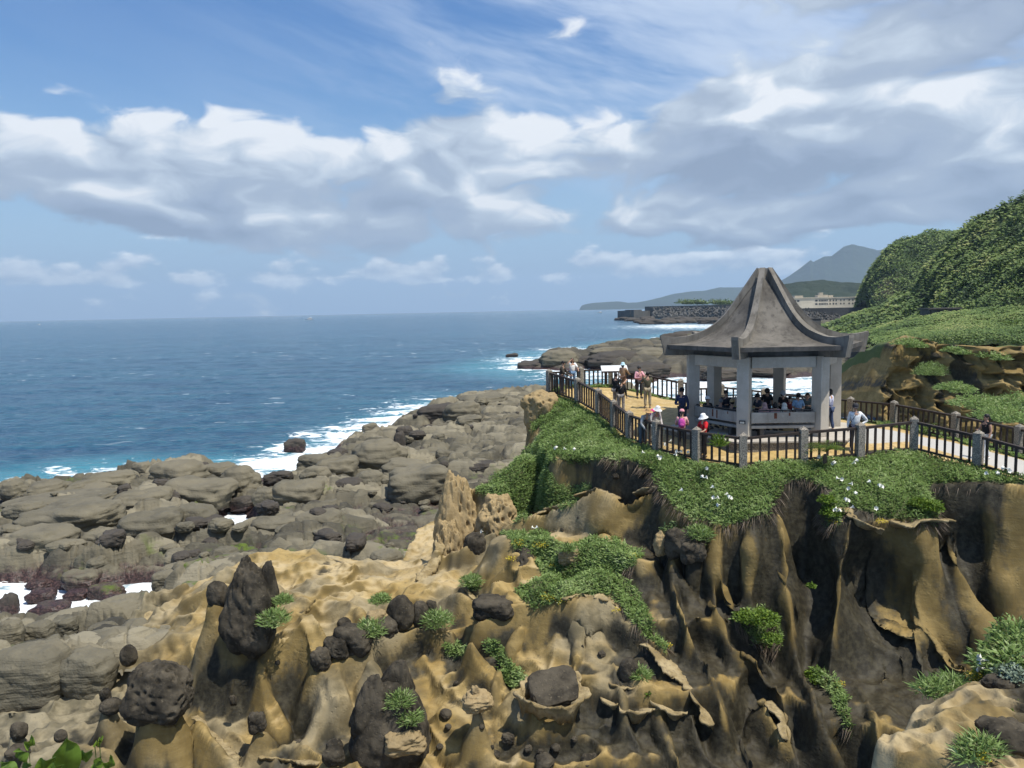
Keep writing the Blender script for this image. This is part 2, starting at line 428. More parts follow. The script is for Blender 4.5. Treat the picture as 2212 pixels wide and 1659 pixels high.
# --- terrace (the flat top with fence and pavilion) and its grassy shoulder
FENCE_NEAR = [(1186, 797, 42), (1247.7, 815, 39.5), (1292.5, 838, 37), (1326, 862.6, 34.8), (1359.4, 886.5, 32.8), (1418, 905, 30.5), (1505, 922, 28.6),
              (1605.6, 934.8, 27.8), (1736, 921.5, 27.8), (1858.6, 912.2, 27.8), (1975.5, 899, 28.2), (2114.4, 929.4, 26.4), (2262, 968, 24.6)]
FENCE_BACK = [(1186, 797, 42), (1254, 792, 44), (1318.7, 790, 45), (1392, 803, 43.5), (1470.5, 818, 42), (1559, 828, 42), (1650, 838, 41.5), (1745, 848, 41),
              (1838, 856.7, 39.5), (1932, 864.6, 37.5), (2065, 888.4, 34), (2203, 916, 30.8), (2350, 952, 27.5)]
POST_H = 1.32
fn = [at(*p) for p in FENCE_NEAR]; fb = [at(*p) for p in FENCE_BACK]
def down(p, dz): return np.array([p[0], p[1], p[2]-dz])
CREST = A3([(1150, 885, 41.5), (1150, 945, 38.5), (1195, 990, 33.5), (1300, 985, 31.2), (1400, 1005, 29.2), (1440, 1060, 27.4), (1480, 1108, 26.3), (1560, 1130, 25.6),
            (1650, 1108, 25.5), (1692, 1036, 26.5), (1750, 1030, 26.5), (1800, 1118, 25.0), (1900, 1122, 24.7), (2030, 1104, 24.7), (1992, 1048, 26.0),
            (2100, 1040, 25.4), (2212, 1050, 24.6), (2400, 1080, 23.6)])
back_edge = [np.array([p[0]+dx, p[1]+dy, p[2]-POST_H-0.25]) for p, dx, dy in
             [(fb[12], 1.5, 1), (fb[11], 1.5, 1.0), (fb[10], 1.2, 1.2), (fb[9], 0.8, 1.3), (fb[7], 0.3, 1.2), (fb[5], 0, 1.0), (fb[3], 0, 0.9), (fb[2], -.1, 0.9), (fb[1], -0.6, 0.8)]]
outline = list(CREST)+[np.array([CREST[-1][0]+2, CREST[-1][1]+3, CREST[-1][2]])]+back_edge
inner = [down(p, POST_H) for p in fn]+[down(p, POST_H) for p in fb]
inner += [at(1398, 883, 37.0), at(1300, 872, 39.5), at(1843, 968, 28.6), at(1940, 945, 31.5)]
top_f = tps(np.array(list(CREST)+inner+back_edge), 3e-4)
wn = Win(outline, 7.0); x = WX[wn.s]; y = WY[wn.s]
ins = poly_inside(x, y, outline); d, z = seg_dist(x, y, outline, True)
flute = 1+0.55*fbm(x*0.42, y*0.3, 2.9, 2)+0.5*(ridged(x*0.25, y*0.15, 4.2, 1)-0.35)
topz = top_f(x, y)
outz = z-prof(d, 6.3, 0.85*flute, 0.95, 0.1)
blk = np.where(ins, z+(topz-z)*sst(0, 0.5, d), outz)
blk = np.where(ins | (d < 6.8), blk, -99)
H[wn.s] = smax(H[wn.s], blk, 0.45)
# --- lower ledges, crests and buttresses (pixel, pixel, metres ahead)
ridge([(1085, 1135, 31.5), (1140, 1112, 30.8), (1220, 1090, 30.0), (1290, 1055, 29.2), (1340, 1080, 28.4), (1425, 1052, 28.0)], 2.9, 0.7, 0.05, R=4)
ridge([(1100, 1165, 29.6), (1180, 1160, 29.2), (1260, 1175, 28.2), (1340, 1175, 27.4), (1380, 1200, 26.6)], 2.4, 1.2, 0.7, jag=0.05)
ridge([(1120, 1280, 26.6), (1210, 1265, 26.3), (1300, 1240, 26.4)], 2.4, 1.0, 0.9, jag=0.05)
ridge([(1130, 1200, 28.5), (1150, 1245, 27.4)], 2.0, 0.8, 0.5)
# front crest with its long spur to the lower right
ridge([(1035, 1335, 25.4), (1110, 1312, 25.5), (1210, 1290, 25.3), (1300, 1288, 25.0), (1335, 1315, 24.6), (1400, 1395, 23.9), (1480, 1470, 23.1), (1530, 1555, 22.2), (1600, 1665, 21.2)], 3.4, 0.72, 0.06, R=4.2)
ridge([(1165, 1300, 25.5), (1265, 1295, 25.3)], 2.5, 0.7, 0.25)
ridge([(1330, 1285, 25.2), (1390, 1345, 24.3), (1440, 1400, 23.6)], 2.2, 0.6, 0.2)
# cliff buttresses
ridge([(1455, 1168, 26.2), (1450, 1220, 25.7), (1500, 1310, 25.0), (1570, 1390, 24.2), (1640, 1440, 23.4)], 3.6, 0.6, 0.1)
ridge([(1545, 1150, 25.6), (1550, 1220, 25.2), (1610, 1340, 24.4), (1690, 1490, 23.4), (1730, 1600, 22.4), (1750, 1690, 21.8)], 3.6, 0.65, 0.15)
ridge([(1680, 1110, 25.6), (1690, 1250, 25.0), (1730, 1400, 24.0), (1800, 1550, 23.0), (1850, 1660, 22.2)], 3.8, 0.7, 0.2)
ridge([(1835, 1105, 25.0), (1815, 1180, 24.7), (1790, 1300, 24.2), (1765, 1450, 23.4)], 4.0, 0.6, 0.2)
ridge([(1980, 1118, 24.6), (1978, 1220, 24.4), (2000, 1330, 23.8), (2080, 1430, 22.9)], 4.5, 0.55, 0.25)
ridge([(2140, 1070, 25.0), (2155, 1200, 24.6), (2185, 1310, 24.0), (2200, 1430, 23.2)], 4.5, 0.6, 0.2)
ridge([(1900, 1130, 24.7), (1905, 1200, 24.5)], 3.0, 0.4, 0.15)
ridge([(1640, 1500, 22.6), (1660, 1540, 22.2), (1690, 1600, 21.6)], 2.0, 0.5, 0.1)
ridge([(1480, 1520, 22.2), (1520, 1620, 21.3), (1570, 1680, 20.8)], 2.0, 0.5, 0.1)
# low spurs in front
C_CUP = pedestal(1190, 1530, 22.4, 0.70, 2.6, 0.65)
C_EGG = pedestal(1352, 1490, 23.0, 0.36, 2.4, 0.55)
ridge([(1190, 1560, 22.2), (1245, 1610, 21.7), (1300, 1670, 21.1)], 2.4, 0.6, 0.1)
ridge([(1390, 1545, 22.2), (1440, 1530, 22.2), (1480, 1520, 22.2)], 2.4, 0.55, 0.12)
ridge([(1015, 1392, 24.8), (1060, 1432, 24.2), (1110, 1500, 23.4), (1130, 1560, 22.6)], 2.4, 0.6, 0.12)
C_MUSH = pedestal(1032, 1538, 21.9, 0.13, 2.0, 0.42, 0.8)
C_DARK = pedestal(850, 1595, 22.4, 0.80, 2.4, 0.6)
C_DOME = pedestal(1010, 1290, 27.8, 1.0, 1.8, 0.8, 1.3, dome=0.5)
# big left hoodoo with its shoulder, the boulder ridge, the front hoodoo
ridge([(465, 1320, 25.9), (520, 1400, 25.2), (600, 1380, 25.2), (655, 1335, 25.6), (705, 1420, 24.7), (730, 1500, 23.8)], 4.0, 1.05, 0.34, R=4.8)
ridge([(560, 1400, 25.0), (570, 1480, 24.2), (600, 1560, 23.4)], 3.0, 0.9, 0.2)
C_HL = pedestal(470, 1305, 25.9, 0.30, 4.2, 0.55)
ridge([(690, 1440, 24.6), (760, 1400, 25.2), (840, 1370, 25.8), (900, 1345, 26.5), (960, 1365, 26.1)], 3.4, 0.95, 0.35, R=4.5, jag=0.04)
ridge([(700, 1450, 24.4), (690, 1520, 23.7), (660, 1600, 22.9)], 2.6, 0.9, 0.2)
ridge([(800, 1440, 24.6), (830, 1500, 23.6)], 2.0, 0.9, 0.2)
C_HF = pedestal(345, 1548, 21.8, 0.60, 3.2, 0.75)
ridge([(425, 1545, 22.1), (470, 1595, 21.6), (530, 1670, 21.0)], 2.0, 0.5, 0.06)
ridge([(60, 1620, 21.2), (160, 1600, 21.4), (240, 1610, 21.2)], 1.2, 0.5, 0.1)
pedestal(555, 1585, 22.6, 0.2, 1.5, 0.5); pedestal(40, 1600, 21.6, .25, 1.2, .5); pedestal(240, 1545, 22.6, .3, 1.4, .5); pedestal(131, 1600, 21.8, .2, 1.0, .45)
# cream mounds at the back of the ochre floor
ridge([(545, 1215, 32.5), (640, 1198, 33.0), (700, 1225, 32.0)], 1.6, 1.2, 0.8, p=1.4, jag=0.05)
ridge([(730, 1250, 31), (770, 1215, 32.5), (800, 1210, 33)], 1.3, 0.8, 0.2)
ridge([(870, 1275, 30), (930, 1230, 31.5), (960, 1150, 33.5), (990, 1110, 34.5)], 3.0, 0.8, 0.15)
ridge([(960, 1200, 32.5), (1010, 1180, 32), (1060, 1150, 32)], 2.0, 0.7, 0.1)
ridge([(1010, 1060, 35.5), (1060, 1050, 34.8), (1130, 990, 36)], 4.0, 0.7, 0.4)
ridge([(290, 1330, 31), (330, 1270, 33), (400, 1265, 33)], 1.4, 0.6, 0.1)
# fins that run down the faces, standing out from what is there
for rr, off, b_ in (([(1445, 1185), (1455, 1260), (1490, 1340), (1520, 1420), (1560, 1500)], .55, .40), ([(1530, 1200), (1548, 1290), (1580, 1370), (1640, 1405), (1672, 1470), (1702, 1560), (1722, 1650)], .6, .42), ([(1560, 1500), (1602, 1580), (1640, 1660)], .55, .4),
                    ([(1690, 1130), (1700, 1250), (1725, 1400), (1770, 1530), (1812, 1625)], .55, .45), ([(1400, 1480), (1440, 1575), (1472, 1655)], .55, .38), ([(1320, 1420), (1345, 1500), (1380, 1600)], .5, .36), ([(1835, 1110), (1815, 1200), (1800, 1320), (1790, 1450)], .55, .45),
                    ([(2060, 1120), (2080, 1200), (2120, 1300), (2150, 1400)], .55, .5), ([(1620, 1130), (1615, 1220), (1640, 1310)], .45, .4), ([(1240, 1330), (1250, 1420), (1225, 1475)], .4, .4), ([(1120, 1350), (1090, 1420), (1075, 1470)], .4, .4), ([(1860, 1480), (1900, 1570)], .5, .4), ([(1500, 1130), (1490, 1200)], .4, .4)):
    Pp = []
    for i, (px, py) in enumerate(rr):
        Ys = surf(px, py)[1]; Pp.append(at(px, py, Ys-off*(0.35 if i == 0 else 1.0)))
    ridge(Pp, 2.2, b_, 0.03, p=0.8, k=0.22, R=2.6, jag=0.05, tail=0.5)
# erosion detail: shallow vertical runnels and small scoops, more where it is steep
gyy, gxx = np.gradient(H, FS)
steep = sst(0.5, 1.8, np.hypot(gxx, gyy))
flat_top = poly_inside(WX, WY, [p for p in fn]+[p for p in fb[::-1]])
f1, f2, cid = worley(GX*1.15+0.6*fbm(GX, GY, 4, 2), GY*1.15)
hcell, _, _ = worley(GX*2.7+0.4*fbm(GX*2, GY*2, 9, 2), GY*2.7)
low = sst(30.5, 28.0, GY+0.25*GX)*(1-flat_top)*sst(8.2, 6.6, H)
rg = ridged(GX*0.48+0.25*fbm(GX*.6, GY*.6, 3, 2), GY*0.62, 3.1, 2, 0.45)
rg2 = ridged(GX*1.5, GY*1.9, 7.7, 2, 0.4)
calm = 1-0.75*steep
H += low*calm*(1-0.6*sst(1.5, 4.5, GX))*(0.66*(rg-0.42)+0.07*(rg2-0.4))
H += (1-low)*(1-flat_top)*calm*0.12*(rg2-0.4)
H += np.where(flat_top, 0.035*fbm(GX*0.9, GY*0.9, 2, 4), 0.07*fbm(GX*0.9, GY*0.9, 7.7, 3)-0.10*steep*sst(0.40, 0.1, hcell)*sst(0.0, 0.5, fbm(GX*0.4, GY*0.4, 12, 2)+0.1))
def blur(a, n=1):
    for _ in range(n):
        a = np.pad(a, 1, mode='edge'); a = (a[:-2, 1:-1]+a[2:, 1:-1]+2*a[1:-1, 1:-1]+a[1:-1, :-2]+a[1:-1, 2:])/6
    return a
H = blur(H, 1)
# pockmarks and honeycomb scoops in patches of the ochre floor
hon = 0.6*sst(0.10, 0.36, fbm(GX*0.30, GY*0.30, 21, 2))*(GX < 3)*(GY > 20)
w1, w2, _ = worley(GX*1.9+0.5*fbm(GX*1.5, GY*1.5, 3, 2), GY*1.9)
H += hon*(0.16*sst(0.55, 0.0, w2-w1)**2-0.05)*(1-flat_top)
bk = sst(25.5, 27.5, GY)*sst(3.5, 1.5, GX)*(1-flat_top)*sst(4.6, 3.9, H)
H += bk*(0.34*(ridged(GX*0.34+.3*fbm(GX*.5, GY*.5, 2, 2), GY*0.42, 17.0, 2, .35)-0.4))
gyy, gxx = np.gradient(H, FS); _st = sst(1.6, 3.2, blur(np.hypot(gxx, gyy), 2))
H = H*(1-_st)+blur(H, 7)*_st
# planted patches, drawn round on the photograph and kept where the ground really carries them
PX, PY = proj(GX, GY, H)
VEG = [([(1183, 862), (1245, 872), (1330, 912), (1420, 978), (1500, 998), (1610, 1002), (1740, 975), (1860, 972), (1975, 952), (2060, 962), (2115, 988), (2230, 1010),
         (2230, 1046), (2110, 1038), (2000, 1046), (2012, 1072), (2038, 1106), (2030, 1132), (1960, 1122), (1880, 1104), (1830, 1088), (1800, 1140), (1772, 1112), (1800, 1062),
         (1750, 1034), (1697, 1042), (1690, 1072), (1660, 1112), (1560, 1138), (1480, 1114), (1436, 1072), (1430, 1050), (1390, 1036), (1420, 1020), (1350, 988), (1250, 998),
         (1205, 985), (1180, 1010), (1205, 1050), (1282, 1052), (1240, 1092), (1160, 1108), (1085, 1122), (1060, 1078), (1025, 1062), (1060, 1020), (1130, 985), (1172, 935), (1162, 890)], 22, 45),
       ([(1088, 1152), (1180, 1150), (1215, 1182), (1270, 1168), (1330, 1166), (1388, 1195), (1376, 1222), (1340, 1238), (1372, 1270), (1402, 1330), (1442, 1388), (1442, 1412),
         (1390, 1372), (1322, 1292), (1290, 1284), (1210, 1297), (1160, 1317), (1108, 1278), (1168, 1242), (1160, 1202), (1108, 1186)], 22, 33),
       ([(1050, 1385), (1080, 1380), (1112, 1440), (1148, 1470), (1100, 1492), (1078, 1440)], 20, 26),
       ([(1575, 1332), (1650, 1308), (1684, 1345), (1682, 1402), (1640, 1392)], 21, 27),
       ([(1748, 1445), (1790, 1450), (1832, 1510), (1848, 1582), (1830, 1572), (1790, 1502)], 19, 26),
       ([(1035, 1300), (1080, 1300), (1090, 1330), (1040, 1335)], 22, 28), ([(1430, 1145), (1530, 1140), (1532, 1185), (1440, 1165)], 23, 28),
       ([(960, 1395), (1000, 1385), (1010, 1410), (965, 1420)], 20, 28), ([(1005, 1262), (1035, 1258), (1045, 1275), (1010, 1275)], 24, 32),
       ([(1060, 1128), (1140, 1108), (1150, 1118), (1065, 1142)], 24, 34)]
veg = np.zeros(H.shape, np.float32)
jx = PX+14*fbm(GX*1.6, GY*1.6, 30, 3); jy = PY+10*fbm(GX*1.6, GY*1.6, 31, 3)
for poly, y0, y1 in VEG:
    veg = np.maximum(veg, (poly_inside(jx, jy, poly) & (GY > y0) & (GY < y1)).astype(np.float32))
inside_terrace = poly_inside(GX, GY, [p for p in fn]+[p for p in fb[::-1]])
veg[inside_terrace] = 0
# growth along the back and path edges of the terrace
dbk, _ = seg_dist(GX, GY, fb)
behind = (~inside_terrace) & poly_inside(GX, GY, outline) & (GY > 29.5) & (GX > -2)
veg = np.maximum(veg, (behind & (dbk < 3)).astype(np.float32))
veg = np.maximum(veg, (inside_terrace & (dbk < 0.75+0.5*fbm(GX, GY, 2, 3)) & (fbm(GX*0.6, GY*0.6, 71, 3) > -0.05)).astype(np.float32))
# dark weathering film on the rock: streaks that run down the faces, broken by clean ochre patches
streak = fbm(GX*1.3, H*0.22+GY*0.15, 40, 4)
blot = fbm(GX*0.33, GY*0.33, 44+H*0.12, 3)
reg = sst(-1.0, 3.5, GX-0.22*(GY-22))*0.66+0.30*sst(28, 25, GY)
algae = reg*0.9-0.30+1.15*streak+0.75*blot+0.26*steep
for px, py, Yc, r, s in [(1300, 1090, 28.5, 1.1, 1.0), (1250, 1110, 29, 1.0, .8), (1270, 1330, 24.3, 0.7, .8), (1440, 1100, 27, 0.7, .7), (1990, 1250, 24, 0.8, 1.1), (2120, 1370, 23.2, 1.3, .9),
                         (1420, 1440, 22.6, 0.9, .8), (1520, 1600, 20, 1.0, .8), (1960, 1160, 24.5, 0.8, .6), (1600, 1200, 25, .8, .4), (1020, 1200, 31, 3.0, 1.2), (780, 1480, 22.5, 2.2, .7), (1400, 1600, 20, .8, .4), (2185, 1190, 24.7, .55, .9), (2195, 1300, 24.1, .6, 1.0), (2120, 1110, 25.0, .5, .5), (1740, 1150, 25.2, .5, .5)]:
    c = at(px, py, Yc); algae -= s*np.exp(-(((GX-c[0])**2+(GY-c[1])**2)/(r*r)))
def boxb(a, r):
    for ax in (0, 1):
        p = np.pad(a, [(r+1, r) if k == ax else (0, 0) for k in (0, 1)], mode='edge'); c = np.cumsum(p, ax, dtype=np.float64); n = 2*r+1
        a = ((np.take(c, range(n, c.shape[ax]), ax)-np.take(c, range(0, c.shape[ax]-n), ax))/n).astype(np.float32)
    return a
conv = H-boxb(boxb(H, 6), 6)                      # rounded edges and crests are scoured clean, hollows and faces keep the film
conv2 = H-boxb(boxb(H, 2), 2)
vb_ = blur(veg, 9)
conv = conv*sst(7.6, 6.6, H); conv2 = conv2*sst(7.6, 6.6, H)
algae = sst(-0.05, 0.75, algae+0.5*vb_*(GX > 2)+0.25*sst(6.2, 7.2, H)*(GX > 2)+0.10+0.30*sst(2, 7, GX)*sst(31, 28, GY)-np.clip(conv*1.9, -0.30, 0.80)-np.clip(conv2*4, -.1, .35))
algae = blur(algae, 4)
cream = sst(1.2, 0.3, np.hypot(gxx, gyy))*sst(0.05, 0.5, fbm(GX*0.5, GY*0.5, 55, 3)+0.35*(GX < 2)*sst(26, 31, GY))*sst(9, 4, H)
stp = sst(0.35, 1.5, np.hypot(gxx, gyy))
greyr = sst(-9.5, -14.0, GX+0.25*(GY-20)+1.2*fbm(GX*.3, GY*.3, 90, 3))
film = 0.75*sst(-0.02, 0.38, fbm(GX*0.55, GY*0.55, 93+H*0.35, 3)+0.08)*(1-inside_terrace)*sst(6, 2, GX)
greyr = blur(np.maximum(greyr, film).astype(np.float32), 3)
floor = inside_terrace.astype(np.float32)

def mat_sandstone():
    m, q, b = material('sandstone')
    co = q.node('ShaderNodeTexCoord').outputs['Object']
    n1 = q.noise(co, 0.9, 4, 0.6); n2 = q.noise(co, 5.0, 4, 0.62); n3 = q.noise(co, 22.0, 2, 0.6)
    x, y, z = q.sep(co)
    strata = q.noise(q.comb(q.mul(x, 0.35), q.mul(y, 0.35), q.add(q.mul(z, 5.5), q.mul(x, 0.5))), 1.5, 3, 0.65)
    oc = q.mix(q.step(n1, 0.35, 0.65), (0.250, 0.172, 0.058), (0.350, 0.256, 0.108))
    oc = q.mix(q.mul(q.step(strata, 0.45, 0.66), 0.35), oc, (0.165, 0.100, 0.030))
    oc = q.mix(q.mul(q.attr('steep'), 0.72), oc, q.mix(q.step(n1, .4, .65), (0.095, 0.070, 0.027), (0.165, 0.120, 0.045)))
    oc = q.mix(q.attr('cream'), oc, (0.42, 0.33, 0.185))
    oc = q.mix(q.mul(q.step(n2, 0.52, 0.72), 0.45), oc, (0.115, 0.094, 0.050))
    gr = q.mix(q.step(n1, 0.4, 0.62), (0.120, 0.106, 0.070), (0.25, 0.215, 0.140))
    oc = q.mix(q.attr('grey'), oc, gr)
    streak = q.noise(q.comb(q.mul(x, 2.0), q.mul(y, 2.0), q.mul(z, 0.55)), 1.4, 3, 0.55)
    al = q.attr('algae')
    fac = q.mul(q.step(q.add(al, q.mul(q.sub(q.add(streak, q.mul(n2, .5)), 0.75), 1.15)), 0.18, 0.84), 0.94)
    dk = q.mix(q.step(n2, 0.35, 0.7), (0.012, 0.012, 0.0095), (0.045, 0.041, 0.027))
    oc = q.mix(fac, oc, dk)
    fl = q.mix(q.step(n1, 0.35, 0.65), (0.42, 0.295, 0.11), (0.50, 0.37, 0.175))
    fl = q.mix(q.mul(q.step(q.add(n2, q.mul(strata, .6)), 0.72, 0.95), 0.7), fl, (0.27, 0.185, 0.075))
    oc = q.mix(q.attr('floor'), oc, fl)
    soil = q.mix(n2, (0.050, 0.075, 0.022), (0.105, 0.130, 0.045))
    oc = q.mix(q.attr('veg'), oc, soil)
    path = q.mix(n3, (0.36, 0.345, 0.31), (0.47, 0.45, 0.41))
    oc = q.mix(q.attr('path'), oc, path)
    q.put(b.inputs['Base Color'], oc); q.put(b.inputs['Roughness'], q.step(fac, 0.2, 0.9, 0.92, 0.62)); b.inputs['Specular IOR Level'].default_value = 0.18
    hgt = q.add(q.add(q.mul(strata, 0.34), q.mul(n2, 0.45)), q.mul(n3, 0.20))
    pit = q.vor(co, 6.0); hgt = q.add(hgt, q.mul(q.step(pit, 0.10, 0.24), q.mul(q.step(n1, 0.5, 0.62), 0.55)))
    q.put(b.inputs['Normal'], q.bump(hgt, 0.55, 0.05))
    return m
M_SAND = mat_sandstone()
# paved path strip: from the right-hand gap towards the pavilion
pth = A3([(2330, 1010, 25.8), (2150, 975, 28.6), (2010, 950, 31.3), (1900, 945, 32.6), (1830, 955, 31.0)])
dp, _ = seg_dist(GX, GY, pth)
path_a = (sst(1.95, 1.85, dp)*floor)
gyy, gxx = np.gradient(H, FS)
nl = np.sqrt(gxx**2+gyy**2+1)
dsp = (0.24*fbm(GX*0.6, GY*0.6, H*0.5, 2)+0.03*fbm(GX*2.2, GY*2.2, H*1.3, 2))*sst(0.6, 2.0, np.hypot(gxx, gyy))
for px, py, Yc, r, am in [(1910, 1310, 24.2, 1.5, -.75), (1885, 1225, 24.5, 1.0, -.4), (1925, 1400, 23.7, 1.0, -.3), (1712, 1230, 24.9, .45, -.55), (1360, 1125, 27.8, .6, -.4), (2065, 1460, 23.0, .8, -.7), (1565, 1290, 24.7, .55, -.5),
                          (1490, 1390, 24.3, .6, -.5), (1630, 1490, 23.0, .5, -.4), (1765, 1330, 24.3, .5, -.4), (2105, 1180, 24.7, .6, -.6), (1215, 1015, 32, .8, -.6), (1380, 1025, 29, .6, -.4),
                          (1975, 1180, 24.4, .5, .35), (2100, 1370, 23.4, .9, .6), (2170, 1270, 24.1, .6, .4), (1295, 1115, 28.6, .8, .4), (1505, 1240, 25.3, .5, .4), (1260, 1350, 24.9, .7, .35), (1620, 1180, 25.0, .6, .4), (1800, 1220, 24.5, .5, .3)]:
    c = at(px, py, Yc); dsp += am*np.exp(-((GX-c[0])**2+(GY-c[1])**2+((H-c[2])*0.8)**2)/(r*r))
VX = GX-gxx/nl*dsp; VY = GY-gyy/nl*dsp
me_v = np.stack([VX, VY, H+dsp/nl], -1).reshape(-1, 3)
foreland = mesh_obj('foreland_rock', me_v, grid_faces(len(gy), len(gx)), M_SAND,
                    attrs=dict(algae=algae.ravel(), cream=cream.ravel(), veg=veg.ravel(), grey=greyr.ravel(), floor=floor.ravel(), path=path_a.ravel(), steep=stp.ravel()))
tag(foreland, kind='structure')
print('terrain', round(time.time()-T0, 1))
# ------------------------------------------------------------------ shore platform and its rocks
def Z0(l, z=0.0): return [atz(px, py, z) for px, py in l]
SHORE_LINE = Z0([(-260, 1085), (0, 1066), (70, 1052), (150, 1046), (215, 1032), (290, 1016), (400, 1012), (470, 1014), (545, 1036), (600, 1042), (660, 1008), (735, 970), (790, 948), (850, 922),
                 (882, 902), (912, 890), (985, 868), (1060, 856), (1140, 847), (1200, 846)])
SHORE_POLY = list(SHORE_LINE)+[np.array(p) for p in [(30, 120, 0), (30, 24, 0), (-60, 24, 0)]]
BAY = Z0([(-260, 1235), (0, 1256), (60, 1250), (150, 1262), (215, 1262), (270, 1252), (338, 1254), (318, 1292), (262, 1312), (205, 1335), (120, 1348), (0, 1356), (-260, 1420)], 0.2)
INLET = Z0([(452, 1138), (486, 1096), (548, 1118), (522, 1150), (470, 1160)], 0.3)
def shore_h(X, Y, tone=False):
    X = np.asarray(X, np.float32); Y = np.asarray(Y, np.float32)
    wx = X+0.9*fbm(X*0.16, Y*0.16, 2, 3); wy = Y+0.9*fbm(X*0.16, Y*0.16, 9, 3)
    ins = poly_inside(wx, wy, SHORE_POLY); d, _ = seg_dist(wx, wy, SHORE_LINE)
    sd = np.where(ins, d, -d)
    ca, sa = math.cos(0.30), math.sin(0.30)
    u = (X*ca+Y*sa); v = (-X*sa+Y*ca)
    u = u+0.7*fbm(X*0.25, Y*0.25, 15, 3); v = v+0.5*fbm(X*0.3, Y*0.3, 16, 3)
    f1, f2, c1, ox, oy, ra, rb = worley(u*0.165, v*0.36, full=True); e1 = f2-f1
    g1, g2, c2, px_, py_, rc, rd = worley(u*0.60+4, v*1.05+7, full=True); e2 = g2-g1
    flat = sst(-13, -6, X)*sst(70, 52, Y)*0.8
    slab = np.clip(e1*3.0, 0, 1)**0.5*np.maximum(0.15, 0.45+0.95*c1+1.2*ox*(ra-0.5)+1.5*oy*(rb-0.5))
    loaf = slab*(1-flat*0.85)+np.clip(e2*3.0, 0, 1)**0.5*(0.10+0.34*c2+0.3*py_*(rd-0.5))*(1-flat*0.3)-0.40*sst(0.06, 0.0, e1)*(1-0.5*flat)
    if tone: return np.clip(0.55*c1+0.45*rc, 0, 1)
    st = (v*0.55+0.35*fbm(X*0.4, Y*0.4, 33, 2)); st = (st-np.floor(st))
    h = np.where(sd > 0, 0.55*(1-np.exp(-sd/3.0))-0.45, sd*0.30-0.35)
    h = h+loaf*sst(-2.5, 1.5, sd)+0.34*st*sst(-1, 2, sd)+0.05*fbm(X*1.2, Y*1.2, 5, 3)
    ju = u*0.42+0.35*fbm(X*.2, Y*.2, 71, 2); ju = np.abs(ju-np.floor(ju)-0.5); jv = u*.22+v*0.33+0.3*fbm(X*.15, Y*.15, 72, 2); jv = np.abs(jv-np.floor(jv)-0.5)
    h = h-0.20*sst(0.035, 0.0, ju)*sst(0.5, 2, sd)-0.22*sst(0.03, 0.0, jv)*sst(0.5, 2, sd)
    h = h+0.35*fbm(X*0.10, Y*0.10, 19, 2)*sst(0, 4, sd)+0.10*flat
    for poly, dep in ((BAY, -1.1), (INLET, -0.9)):
        i2 = poly_inside(wx, wy, poly); d2, _ = seg_dist(wx, wy, poly, True)
        s2 = np.where(i2, -d2, d2)
        h = np.where(s2 < 2.2, np.minimum(h, dep+(h-dep)*sst(-0.9, 1.5, s2)), h)
    return h
nr, ncl = 430, 600
Yr = 27*np.exp(np.linspace(0, math.log(150/27), nr)).astype(np.float32); Ss = np.linspace(-0.82, 0.16, ncl).astype(np.float32)
SX = Ss[None]*Yr[:, None]; SY = np.repeat(Yr[:, None], ncl, 1)
SH = shore_h(SX, SY)
fx0 = np.clip((SX-FX0)/FS, 0, len(gx)-1).astype(int); fy0 = np.clip((SY-FY0)/FS, 0, len(gy)-1).astype(int)
_under = (SX > FX0+.5) & (SY < FY1-1) & (H[fy0, fx0] > SH+0.35)
SHm = np.where(_under, SH-0.7, SH)
moss = sst(0.12, 0.34, fbm(SX*0.22, SY*0.30, 60, 4)-0.02)*sst(75, 50, SY)*sst(0.0, 0.5, SH)
def mat_shore():
    m, q, b = material('shore_rock')
    co = q.node('ShaderNodeNewGeometry').outputs['Position']
    x, y, z = q.sep(co)
    n1 = q.noise(co, 0.22, 3, 0.6); n2 = q.noise(co, 1.6, 5, 0.65); n3 = q.noise(co, 9.0, 2, 0.6)
    st = q.noise(q.comb(q.mul(x, 0.25), q.mul(y, 0.25), q.mul(z, 4.5)), 1.4, 3, 0.65)
    c = q.mix(q.step(n1, 0.36, 0.64), (0.062, 0.057, 0.041), (0.122, 0.108, 0.074))
    c = q.mix(q.mul(q.step(q.attr('tone'), 0.35, 0.9), 0.85), c, (0.245, 0.218, 0.152))
    c = q.mix(q.mul(q.step(q.attr('tone'), 0.42, 0.10), 0.8), c, (0.034, 0.033, 0.028))
    c = q.mix(q.mul(q.step(n2, 0.45, 0.75), 0.35), c, (0.21, 0.188, 0.130))
    c = q.mix(q.mul(q.step(st, 0.55, 0.72), 0.55), c, (0.052, 0.046, 0.034))
    c = q.mix(q.mul(q.attr('moss'), q.step(n2, 0.42, 0.62)), c, (0.085, 0.120, 0.018))
    rnd = q.node('ShaderNodeObjectInfo').outputs['Random']
    dk = q.attr('dark')
    c = q.mix(dk, c, q.mix(n2, (0.030, 0.027, 0.024), (0.075, 0.063, 0.052)))
    # the tidal zone: purple brown weed and barnacles just above the water line
    tide = q.step(q.add(z, q.mul(q.sub(n2, 0.5), 1.3)), 0.30, 0.85, 1.0, 0.0)
    weed = q.mix(q.step(n3, 0.4, 0.65), (0.022, 0.013, 0.013), (0.085, 0.048, 0.043))
    c = q.mix(q.mul(tide, 0.93), c, weed)
    q.put(b.inputs['Base Color'], c)
    q.put(b.inputs['Roughness'], q.step(tide, 0, 1, 0.85, 0.45)); b.inputs['Specular IOR Level'].default_value = 0.25
    pit = q.vor(co, 3.2)
    h = q.add(q.add(q.mul(st, 0.7), q.mul(n2, 0.8)), q.add(q.mul(n3, 0.35), q.mul(q.step(pit, 0.05, 0.3), 0.25)))
    q.put(b.inputs['Normal'], q.bump(h, 0.8, 0.10))
    return m
